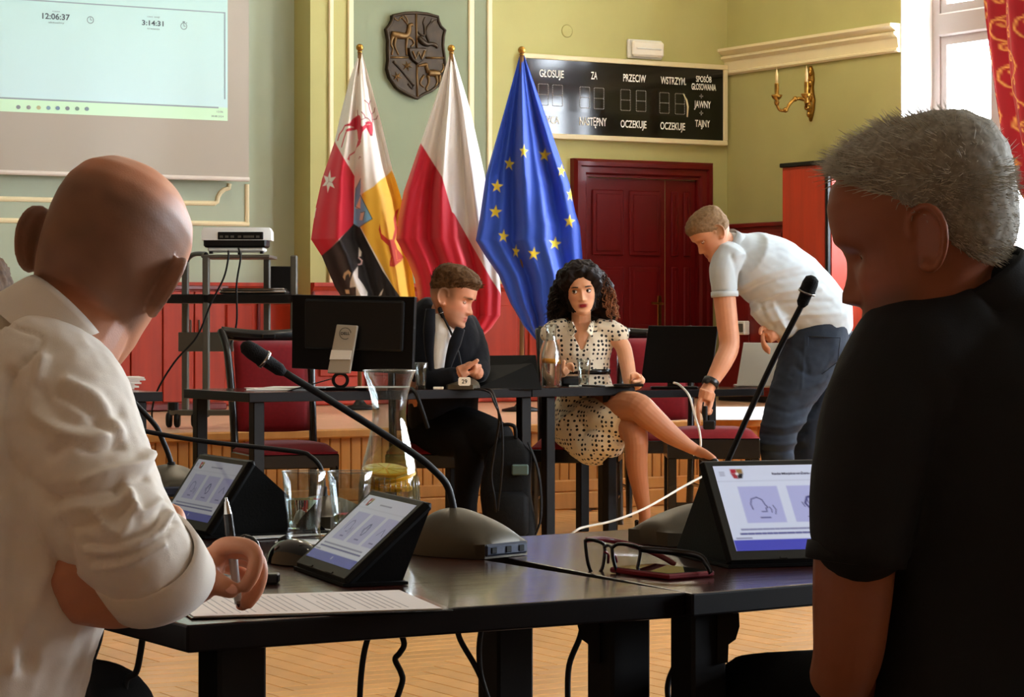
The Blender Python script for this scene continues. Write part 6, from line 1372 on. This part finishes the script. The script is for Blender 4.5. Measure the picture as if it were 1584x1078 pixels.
add_hand(mb,[[hd(716,568,q*.012),hd(727,562+q*2,q*.012),hd(735,566+q*3,q*.012),hd(733,574+q*2,q*.01),hd(726,576+q,q*.01)] for q in range(4)]+[[hd(714,574,-.02),hd(726,566,-.03),hd(739,557,-.03)]],[([hd(711,577),hd(722,571)],[.036,.03])],r=.0105)
tube_px(mb,[(728,520,d3_+.08,.04),(738,560,d3_-.0,.038),(738,578,d3_-.12,.032)])
add_hand(mb,[[hd(738,572,.03+q*.01),hd(742,566,.03+q*.01),hd(737,570+q*2,.01+q*.01),hd(730,575+q*2,.0+q*.01)] for q in range(4)]+[[hd(738,570,.02),hd(736,563,.01),hd(733,560,.0)]],[([hd(739,578,.05),hd(736,572,.03)],[.032,.028])],r=.0105)
def hf3(mix,x,y,z,n): mix(.75*sm(-.03,.02,z+.2*np.maximum(y,0))*sm(.05,.015,y)*sm(.07,.03,z),(104,78,56)); mix(.3*np.exp(-((z-.022)/.004)**2)*(y>.05)*(np.abs(x)<.055)*(np.abs(x)>.012)*2.4,(70,48,34))
blob('body',mb,.0042,'skin_far',P3,1,color=lambda V: skin_cols(V,M3,(204,142,110),lips=(170,96,84),stubble=((130,100,84),.45),hairf=hf3))
pm('lid_tan',(176,116,90),.5); eyes(P3,M3,(-.1,-.5),.62,'lid_tan',brow=('hair_brown',1,.003),y0=.0635)
def th3(x,y,z,ph):
    line = .030+.030*sm(-.02,.07,y)-.02*sm(.0,-.09,y); return np.where(z>line,.006+.020*sm(.05,.11,z)+.006*sm(.03,.09,y),-1)*np.where(z>line,sm(0,.02,z-line),1)
hair_cap(P3,M3,th3,'hair_brown',noise_amp=.006,nsc=60)
strands(P3,M3,700,lambda x,y,z: 1 if z > .05+.02*(y>.05) else 0,.03,'hair_brown',lambda x,y,z: (0,.6,.1),r0=.0022,seed=8)
mb = MB()
tube_px(mb,[(672,492,d3_+.02,(.10,.08)),(684,510,d3_+.02,(.165,.12)),(690,545,d3_+.04,(.185,.14)),(688,600,d3_+.1,(.175,.15)),(680,660,d3_+.2,(.165,.15))],ref=tuple(R),n=24)
tube_px(mb,[(662,470,d3_+.05,.045),(655,490,d3_+.0,.074),(652,530,d3_-.06,.074),(656,570,d3_-.12,.070),(670,586,d3_-.16,.062),(695,584,d3_-.20,.052),(704,580,d3_-.21,.048)])
tube_px(mb,[(715,500,d3_+.05,.075),(732,535,d3_+.05,.072),(740,566,d3_-.02,.058),(740,580,d3_-.09,.048)])
blob('jacket',mb,.008,'jacket_navy',P3,3,disp=lambda V,N_: .005*fbm(V,(12,12,9),6,3))
mb = MB(); tube_px(mb,[(685,498,d3_-.08,.07),(682,520,d3_-.11,(.062,.06)),(679,545,d3_-.13,(.052,.06)),(676,585,d3_-.14,(.036,.06))],ref=tuple(R)); blob('shirt',mb,.006,'shirt_white',P3,2,disp=lambda V,N_: .003*fbm(V,20,3,2))
rows = []; mb = MB(); cc = at(686,493,d3_-.04); axn = (at(696,470,d3_-.1)-at(678,520,d3_)).normalized(); aa_ = (R-axn*R.dot(axn)).normalized(); bb_ = axn.cross(aa_)
for dr,off in ((.014,-.05),(.008,-.02),(.0,.018),(-.004,.014),(-.004,-.04)): rows.append([cc+axn*(off-.03*max(0,math.cos(t)))+aa_*((.080+dr)*math.cos(t))+bb_*((.078+dr)*math.sin(t)) for t in np.linspace(0,2*math.pi,36,endpoint=False)])
rows.append(rows[0]); mb.grid(rows,wrap=True); mb.build('collar','shirt_white',P3,smooth=True,world=True)
mb = MB()
for pts in (((666,478),(664,510),(664,545),(668,578)),((712,508),(704,530),(696,555),(690,580))):
    P = [at(x,y,d3_-.17-.03*(i>0)) for i,(x,y) in enumerate(pts)]; mb.tube(smooth_path(P),[(.010,.024),(.010,.03),(.010,.022),(.008,.012)],8,ref=tuple(F))
mb.build('lapels','jacket_navy',P3,smooth=True,world=True)
mb = MB(); tube_px(mb,[(672,655,d3_+.25,.17),(700,662,d3_+.1,.13),(745,672,d3_-.1,.105),(772,682,d3_-.22,.088)]); tube_px(mb,[(772,682,d3_-.22,.085),(771,740,d3_-.2,.066),(768,830,d3_-.16,.052)]); tube_px(mb,[(660,665,d3_+.25,.14),(690,672,d3_+.05,.11),(725,690,d3_-.1,.085),(722,760,d3_-.0,.06),(716,835,d3_+.05,.05)]); blob('trousers',mb,.01,'trouser_dark',P3,3)
for px in (768,716):
    mb = MB(); tube_px(mb,[(px-4,846,d3_-.12,.045),(px+14,851,d3_-.2,.045),(px+32,854,d3_-.28,.035)]); blob('shoe',mb,.008,'black_plastic',P3,2)
# ================================================================ 4. woman in the dotted dress
def dots_mat(name,base,dot,scale,rad):
    m = pm(name,base,.75,sheen=.2); nt = m.node_tree; N = nt.nodes; L = nt.links; b = N['Principled BSDF']; tc = N.new('ShaderNodeTexCoord'); vo = N.new('ShaderNodeTexVoronoi'); vo.inputs['Scale'].default_value = scale; vo.inputs['Randomness'].default_value = .3
    L.new(tc.outputs['Object'],vo.inputs['Vector']); lt = N.new('ShaderNodeMath'); lt.operation = 'LESS_THAN'; lt.inputs[1].default_value = rad; L.new(vo.outputs['Distance'],lt.inputs[0])
    mx = N.new('ShaderNodeMix'); mx.data_type = 'RGBA'; mx.inputs[6].default_value = (*lin(base),1); mx.inputs[7].default_value = (*lin(dot),1); L.new(lt.outputs[0],mx.inputs['Factor']); L.new(mx.outputs[2],b.inputs['Base Color']); return m
dots_mat('dotted_cloth',(238,226,202),(16,14,16),42,.33)
pm('curl_dark',(255,255,255),.6,vcol='col',spec=.2); pm('lip_red',(120,14,24),.35); pm('skin_leg',(150,96,66),.4); pm('shoe_black',(12,12,13),.25); pm('gold',(220,180,110),.25,metal=1)
dW = 13.2; M4 = head_M(at(898.5,449,dW-.05),-F*.98+R*.03-U*.10,5,1.07)
P4 = thing('person','woman with dark curly hair in a cream dress with black dots behind the far table','person',fp_(893,13.45))
mb = MB(); G4,_,_ = head_grid(nose=.85,jaw=.93); add_closed_grid(mb,G4,M4); add_ear(mb,M4,1,.3); add_ear(mb,M4,-1,.3)
w_ = lambda x,y,o,r: (x,y,dW+o,r)
tube_px(mb,[w_(899,470,.0,.050),w_(899,495,.03,.050),w_(900,512,.04,.075),w_(902,545,.05,.10),w_(908,590,.08,.10),w_(905,650,.12,.14)])
tube_px(mb,[w_(936,512,.03,.040),w_(961,532,.0,.041),w_(969,558,-.02,.040),w_(975,590,-.05,.036),w_(982,594,-.14,.032),w_(990,588,-.22,.026)])
tube_px(mb,[w_(870,512,.03,.040),w_(851,534,.0,.040),w_(846,560,-.03,.038),w_(850,588,-.06,.034),w_(864,584,-.16,.028),w_(872,574,-.2,.022)])
hw = lambda x,y,o: at(x,y,dW+o)
add_hand(mb,[[hw(872,572,-.2+q*.012),hw(878,564+q*2,-.21+q*.012),hw(884,563+q*2.5,-.21+q*.01),hw(887,567+q*2.5,-.21+q*.01)] for q in range(4)]+[[hw(870,572,-.22),hw(872,564,-.23),hw(873,558,-.23)]],[([hw(870,576,-.2),hw(878,570,-.2)],[.026,.022])],r=.0085)
add_hand(mb,[[hw(990,588,-.24+q*.012),hw(987,580+q*2,-.26+q*.012),hw(981,577+q*2.5,-.28+q*.01),hw(976,580+q*2.5,-.29+q*.01)] for q in range(4)]+[[hw(990,588,-.25),hw(984,590,-.27),hw(979,590,-.28)]],[([hw(991,590,-.22),hw(987,583,-.25)],[.026,.022])],r=.0085)
# legs: the left one planted, the right one crossed over it
tube_px(mb,[w_(895,655,.1,.10),w_(935,655,-.05,.092),w_(975,662,-.25,.070),w_(984,680,-.32,.060),w_(985,720,-.3,.054),w_(992,765,-.24,.040),w_(997,795,-.2,.030),w_(997,812,-.18,.030)],n=20)
tube_px(mb,[w_(996,812,-.18,.028),w_(998,824,-.28,.026),w_(1003,832,-.36,.020)])
tube_px(mb,[w_(900,640,.1,.10),w_(945,633,-.1,.092),w_(983,629,-.32,.073),w_(1005,645,-.36,.066),w_(1035,670,-.36,.052),w_(1062,688,-.36,.034),w_(1078,697,-.36,.027),w_(1090,703,-.40,.026),w_(1104,711,-.46,.018)],n=20)
def hf4(mix,x,y,z,n): pass
def c4(V):
    C = skin_cols(V,M4,(226,168,130),lips=(136,6,20),hairf=hf4); leg = (V[:,2]<.72)[:,None]; return np.where(leg,np.array(lin((176,116,82)))*(1+.0*C),C)
blob('body',mb,.0036,'skin_far',P4,1,color=c4)
pm('lid_woman',(150,96,72),.5)
eyes(P4,M4,(.42,.0),.12,'lid_woman',brow=('lash_black',1,.005),liner='lash_black',r=.0132,y0=.0668)
mb = MB(); b = MB(); c = M4 @ Vector((-.076,-.005,-.036)); mb.tube([c+U*(.016*math.cos(a))+R*(.006*math.sin(a)) for a in np.linspace(0,6.28,15)[:-1]],.003,6,closed=True); mb.build('earring','gold',P4,world=True,smooth=True)
# hair: soft volume and several hundred curls
mb = MB()
for x,y,o,rx,rz in ((897,434,.07,.13,.09),(868,462,.07,.065,.11),(931,459,.07,.07,.11),(862,483,.08,.045,.06),(940,482,.07,.045,.065),(900,468,.16,.12,.14),(884,426,.05,.065,.05),(915,426,.04,.065,.05)):
    mb.ell(at(x,y,dW+o),(rx,.09,rz),Matrix.Rotation(-YAW,3,'Z'),n=20,m=12)
Lf = lambda V: to_local(V,M4)
def dh(V,N_):
    L = Lf(V); face = np.exp(-((L[:,0]/.058)**4+((L[:,2]+.012)/.078)**4))*sm(.0,.05,L[:,1]); return .012*fbm(V,34,2,3)-.10*face*0
ho = blob('hair','x' and mb,.009,'curl_dark',P4,2,disp=dh,color=lambda V: np.tile(np.array(lin((22,13,11))),(len(V),1)))
rr = random.Random(21); mb = MB(); cols = []
cen = at(900,462,dW+.05)
for k in range(900):
    a = rr.uniform(-.35,math.pi+.35); q = rr.uniform(.6,1.12)**.7; side = math.cos(a)
    ex, ez = (.178 if side > 0 else .165), (.19 if math.sin(a) > 0 else .13)
    dep = rr.uniform(-.11,.10)*(1 if rr.random()<.75 else 1.3)
    p0 = cen+R*(ex*q*math.cos(a)*.82)+U*(ez*q*math.sin(a)*.92+.0)+F*(dep+.03)
    L = to_local(np.array([p0]),M4)[0]
    if abs(L[0]) < .066 and -.13 < L[2] < .082 and L[1] > .0: continue
    dn = Vector((0,0,-1))+R*(.45*side)+F*rr.uniform(-.3,.3); dn.normalize(); ln = rr.uniform(.05,.11); turns = rr.uniform(1.5,3); cr = rr.uniform(.005,.010); s1_ = dn.orthogonal().normalized(); s2_ = dn.cross(s1_); f0 = rr.uniform(0,6.28); P = []
    for i in range(11):
        t = i/10; P.append(p0+dn*(ln*t)+s1_*(cr*math.cos(f0+turns*6.283*t))+s2_*(cr*math.sin(f0+turns*6.283*t)))
    Lm = to_local(np.array([P[-1]]),M4)[0]
    if abs(Lm[0]) < .062 and -.14 < Lm[2] < .07 and Lm[1] > .02: continue
    n0 = len(mb.v); mb.tube(P,[.0030,.0034,.0028,.0010],4,caps=False)
    right = max(0,side)*max(0,min(1,(.16-(p0-cen).z)/.2)); f_ = min(1,right*1.7)*rr.uniform(.35,1); base = np.array(lin((30,18,14)))*(1-f_)+np.array(lin((166,106,68)))*f_  # daylight on the right-hand curls painted into their colour as brown
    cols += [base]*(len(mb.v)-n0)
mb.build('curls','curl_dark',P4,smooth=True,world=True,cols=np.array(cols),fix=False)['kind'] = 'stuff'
def th4(x,y,z,ph):
    e = np.sqrt((x/.062)**2+((z+.022)/.088)**2); fr = np.where(y>.0,sm(1.0,1.25,e),1.0)*np.where((y<=.0)&(z<-.09),0,1)*sm(-.095,-.07,z); return np.where(fr>0,.003+.026*fr,-1)
hair_cap(P4,M4,th4,'curl_dark',name='hairline',noise_amp=.012,nsc=40,cols=np.tile(np.array(lin((24,14,12))),(90*120,1)))
# dress
mb = MB()
tube_px(mb,[w_(901,508,.04,(.075,.06)),w_(901,516,.04,(.155,.085)),w_(904,540,.05,(.150,.115)),w_(908,562,.06,(.118,.105)),w_(909,578,.07,(.108,.10)),w_(909,600,.09,(.135,.13)),w_(905,640,.1,(.17,.17)),w_(905,675,.1,(.175,.15))],ref=tuple(R),n=26)
tube_px(mb,[w_(878,508,.03,.055),w_(860,512,.02,.060),w_(849,521,.01,.058)]); tube_px(mb,[w_(925,508,.03,.055),w_(945,512,.02,.060),w_(961,522,.01,.056)])
tube_px(mb,[w_(900,650,.05,.135),w_(935,650,-.1,.118),w_(958,655,-.22,.098)]); tube_px(mb,[w_(890,655,.0,.12),w_(915,690,-.1,.10),w_(945,680,-.2,.09)])
def dd4(V,N_):
    L = V-np.array(at(899.5,505,dW-.06)); lx = L@np.array(R); lz = L[:,2]; front = (L@np.array(F) < .12)
    vee = np.exp(-((lx/(.012+.052*np.clip((lz+.10)/.13,0,1)))**4))*sm(-.125,-.09,lz)*front; return .005*fbm(V,(16,16,10),9,3)-.050*vee
blob('dress',mb,.006,'dotted_cloth',P4,2,disp=dd4)
mb = MB()
for s in (-1,1):   # shirt collar wings
    P = [at(899+s*14,498,dW-.045),at(899+s*19,496,dW+.02),at(899+s*24,508,dW-.04),at(899+s*15,521,dW-.09),at(899+s*8,512,dW-.095)]; n = (P[1]-P[0]).cross(P[3]-P[0]).normalized(); k = len(mb.v); mb.add([p for p in P]+[p-n*.006 for p in P],[(0,1,2,3,4),(9,8,7,6,5)]+[(i,(i+1)%5,5+(i+1)%5,5+i) for i in range(5)])
mb.build('collar','dotted_cloth',P4,world=True)
ringband(at(909,574,dW+.07),U*1.0+R*.02,.112,.030,.006,'shoe_black','belt',P4,ell_=(1.0,.93))
mb = MB(); tube_px(mb,[w_(995,822,-.16,.020),w_(998,830,-.27,.027),w_(1004,836,-.37,.022)]); tube_px(mb,[w_(985,806,-.15,.012),w_(984,824,-.13,.008),w_(983,842,-.12,.006)]); blob('shoe',mb,.005,'shoe_black',P4,1)
mb = MB(); tube_px(mb,[w_(1082,703,-.36,.020),w_(1094,709,-.41,.026),w_(1108,716,-.48,.018)]); blob('shoe',mb,.005,'shoe_black',P4,1)
mb = MB(); c = at(987,583,dW-.25); ax = at(990,588,dW-.22)-at(982,594,dW-.14); ringband(at(984,592,dW-.17),ax,.031,.014,.004,'gold','bracelet',P4)
# ================================================================ 5. man in a pale blue shirt bending over
pm('shirt_pale',(188,199,206),.75,bump=.08,bscale=300,sheen=.2); pm('denim',(28,40,56),.85,var=.3,vscale=9,bump=.25,bscale=500); pm('hair_sandy',(132,104,74),.7,spec=.15,var=.3,vscale=120); pm('watch_black',(12,12,13),.3)
dB = 13.35; M5 = head_M(at(1101,362,dB-.12),-R*.74-F*.22-U*.60,4,1.08)
P5 = thing('person','man in a pale blue shirt and jeans bending over beside the wardrobe','person',fp_(1235,13.5))
mb = MB(); add_closed_grid(mb,G3,M5); add_ear(mb,M5,-1,.4); add_ear(mb,M5,1,.4); v_ = lambda x,y,o,r: (x,y,dB+o,r)
tube_px(mb,[v_(1112,368,-.1,.062),v_(1128,385,-.06,.066),v_(1150,400,0,.10),v_(1200,430,.05,.13),v_(1258,490,.1,.12)])
tube_px(mb,[v_(1120,405,-.14,.060),v_(1120,450,-.18,.058),v_(1125,500,-.2,.055),v_(1128,535,-.22,.052),v_(1118,560,-.27,.050),v_(1106,582,-.3,.040),v_(1098,596,-.32,.034),v_(1092,606,-.33,.033)],n=18)
hb = lambda x,y,o=0: at(x,y,dB-.34+o)
add_hand(mb,[[hb(1084,618,-.02),hb(1080,628,-.03),hb(1080,642,-.03),hb(1082,656,-.02)]]+[[hb(1088+q*4,619,.0+q*.012),hb(1085+q*5,633+q,-.02+q*.012),hb(1090+q*4,640,-.0+q*.01),hb(1095+q*3,634,.02)] for q in range(3)]+[[hb(1096,610,.03),hb(1100,622,.0),hb(1096,634,-.03),hb(1088,642,-.03)]],[([hb(1094,604),hb(1090,618)],[.040,.036]),([hb(1098,608,.01),hb(1096,620,.01)],[.03,.028])],r=.0098,s=1.1)
tube_px(mb,[v_(1165,440,.28,.05),v_(1195,490,.3,.046),v_(1212,520,.2,.04),v_(1202,515,.05,.034),v_(1192,518,-.02,.032)])
add_hand(mb,[[hb(1188,514,.34+q*.02),hb(1180,518+q*3,.32+q*.02),hb(1182,530+q*3,.30+q*.015),hb(1190,540+q*2,.3)] for q in range(4)]+[[hb(1186,508,.33),hb(1178,508,.3),hb(1176,516,.28)]],[([hb(1196,516,.34),hb(1186,522,.33)],[.038,.036])],r=.0098,s=1.1)
def hf5(mix,x,y,z,n): mix(.7*sm(-.035,-.0,z)*sm(.04,.0,y)*sm(.075,.04,z),(150,116,84))
blob('body',mb,.0045,'skin_far',P5,1,color=lambda V: skin_cols(V,M5,(206,146,112),hairf=hf5,lips=(170,100,86)))
eyes(P5,M5,(0,-.4),.45,'lid_tan')
def th5(x,y,z,ph):
    line = -.02+.055*sm(-.05,.06,y)+.02*sm(.03,.09,y); return np.where(z>line,.004+.010*sm(.04,.11,z),-1)*np.where(z>line,sm(0,.02,z-line),1)
hair_cap(P5,M5,th5,'hair_sandy',noise_amp=.004,nsc=70)
mb = MB()
tube_px(mb,[v_(1130,378,-.07,(.075,.085)),v_(1148,398,-.02,(.155,.20)),v_(1185,418,.03,(.19,.21)),v_(1222,445,.07,(.195,.20)),v_(1258,480,.1,(.18,.18)),v_(1278,503,.12,(.172,.175))],ref=tuple(U),n=26)
tube_px(mb,[v_(1130,392,-.14,.085),v_(1121,415,-.17,.078),v_(1120,438,-.18,.070),v_(1121,450,-.185,.067)],n=20)
tube_px(mb,[v_(1185,470,.0,.10),v_(1200,490,.0,.085),v_(1222,505,.04,.075)]); tube_px(mb,[v_(1160,420,.22,.09),v_(1180,460,.28,.07)])
folds5 = [(((1142,444),(1185,424),(1240,410)),4,.008),(((1146,458),(1195,436),(1255,424)),4,-.009),(((1160,474),(1205,452),(1270,446)),4,.009),(((1175,484),(1215,470),(1285,466)),4,-.008),(((1190,498),(1230,488),(1300,484)),4,.007),(((1136,398),(1180,384),(1235,378)),5,.006),(((1130,372),(1170,360),(1215,362)),5,-.004),(((1142,446),(1140,420),(1132,396)),4,-.010),(((1176,470),(1182,490),(1196,506)),4,-.012),(((1196,470),(1206,492),(1218,512)),4,.010),(((1250,380),(1280,420),(1300,450)),6,.006)]
blob('shirt',mb,.0075,'shirt_pale',P5,3,disp=lambda V,N_: folds_px(folds5,V,N_)+.0035*fbm(V,(9,9,12),3,3))
ringband(at(1121,455,dB-.185),at(1122,470,dB-.185)-at(1120,430,dB-.18),.066,.03,.004,'shirt_pale','sleeve_hem',P5)
rows = []; mb = MB(); cc = at(1126,375,dB-.07); axn = (at(1108,360,dB-.1)-at(1140,392,dB-.03)).normalized(); aa_ = (U-axn*U.dot(axn)).normalized(); bb_ = axn.cross(aa_)
for dr,off in ((.016,-.04),(.010,-.02),(.0,.02),(-.004,.016),(-.004,-.03)): rows.append([cc+axn*off+aa_*((.074+dr)*math.cos(t))+bb_*((.074+dr)*math.sin(t)) for t in np.linspace(0,2*math.pi,36,endpoint=False)])
rows.append(rows[0]); mb.grid(rows,wrap=True); mb.build('collar','shirt_pale',P5,smooth=True,world=True)
mb = MB()
tube_px(mb,[v_(1268,505,.1,(.155,.165)),v_(1262,535,.08,(.165,.17)),v_(1245,570,.03,(.15,.15)),v_(1222,620,-.02,(.118,.12)),v_(1205,668,-.06,(.098,.10)),v_(1203,705,-.04,(.085,.085)),v_(1212,770,.03,(.072,.075)),v_(1222,842,.1,(.066,.07))],n=24,ref=tuple(R))
tube_px(mb,[v_(1285,520,.25,.13),v_(1285,560,.28,.125),v_(1268,620,.25,.10),v_(1252,680,.22,.085),v_(1250,760,.28,.07),v_(1255,830,.35,.06)],n=22)
folds6 = [(((1172,655),(1210,662),(1250,650)),3.5,.009),(((1166,668),(1205,674),(1245,668)),3,-.009),(((1165,682),(1205,688),(1242,682)),3.5,.009),(((1164,694),(1206,700),(1244,694)),3,-.008),(((1186,628),(1220,638),(1262,626)),4,-.007),(((1192,600),(1225,606),(1275,590)),5,.006),(((1232,568),(1262,582),(1300,560)),4,-.008),(((1215,530),(1240,545),(1250,575)),4,-.005),(((1245,522),(1243,560),(1240,600)),1.6,.004)]
blob('jeans',mb,.0085,'denim',P5,3,disp=lambda V,N_: folds_px(folds6,V,N_)+.004*fbm(V,(12,12,18),8,3))
mb = MB(); P = [at(x,y,dB-.085) for x,y in ((1250,520),(1300,522),(1296,560),(1272,578),(1248,560),(1250,520))]; mb.tube(P,.004,6); mb.build('back_pocket','denim',P5,world=True,smooth=True)
for px,o in ((1222,.05),(1258,.32)):
    mb = MB(); tube_px(mb,[v_(px+4,846,o+.08,.05),v_(px-14,852,o-.02,.05),v_(px-34,855,o-.1,.04)]); blob('shoe',mb,.008,'black_plastic',P5,2)
ax = at(1104,584,dB-.3)-at(1094,604,dB-.33); ringband(at(1099,592,dB-.315),ax,.0375,.034,.004,'watch_black','wristwatch',P5)
mb = MB(); c = at(1093,588,dB-.36); n = (at(1093,588,dB-.36)-at(1099,592,dB-.315)).normalized(); mb.lathe([(0,0),(.019,0),(.019,.006),(.015,.009),(0,.009)],20,frame(c-n*.006,ax.cross(n),ax) if frame(c,ax.cross(n),ax).col[2].xyz.dot(n) > 0 else frame(c-n*.006,ax,ax.cross(n))); mb.build('watch_face','watch_black',P5,world=True,smooth=True,auto=40)
# ================================================================ 6. person at the left edge, mostly hidden
dE = 4.3; M6 = head_M(at(-72,486,dE),R*.3+F*.8-U*.2,0,1.0)
P6 = thing('person','brown haired person half hidden at the left edge behind the bald man','person',tuple(at(-60,900,4.35)))
mb = MB(); add_closed_grid(mb,G,M6); add_ear(mb,M6,1,.5); tube_px(mb,[(-55,500,dE,.055),(-60,560,dE,.06),(-60,640,dE,.10)]); blob('body',mb,.005,'skin',P6,2,color=lambda V: skin_cols(V,M6,(190,128,98)))
hair_cap(P6,M6,lambda x,y,z,ph: np.where(z>-.05+.1*sm(-.04,.07,y),.010,-1),'hair_brown',noise_amp=.004)
mb = MB(); tube_px(mb,[(-60,580,dE,.07),(-60,620,dE,(.2,.12)),(-60,760,dE,(.2,.14)),(-60,960,dE,(.19,.14))],ref=tuple(R)); blob('jumper',mb,.01,'trouser_dark',P6,2)
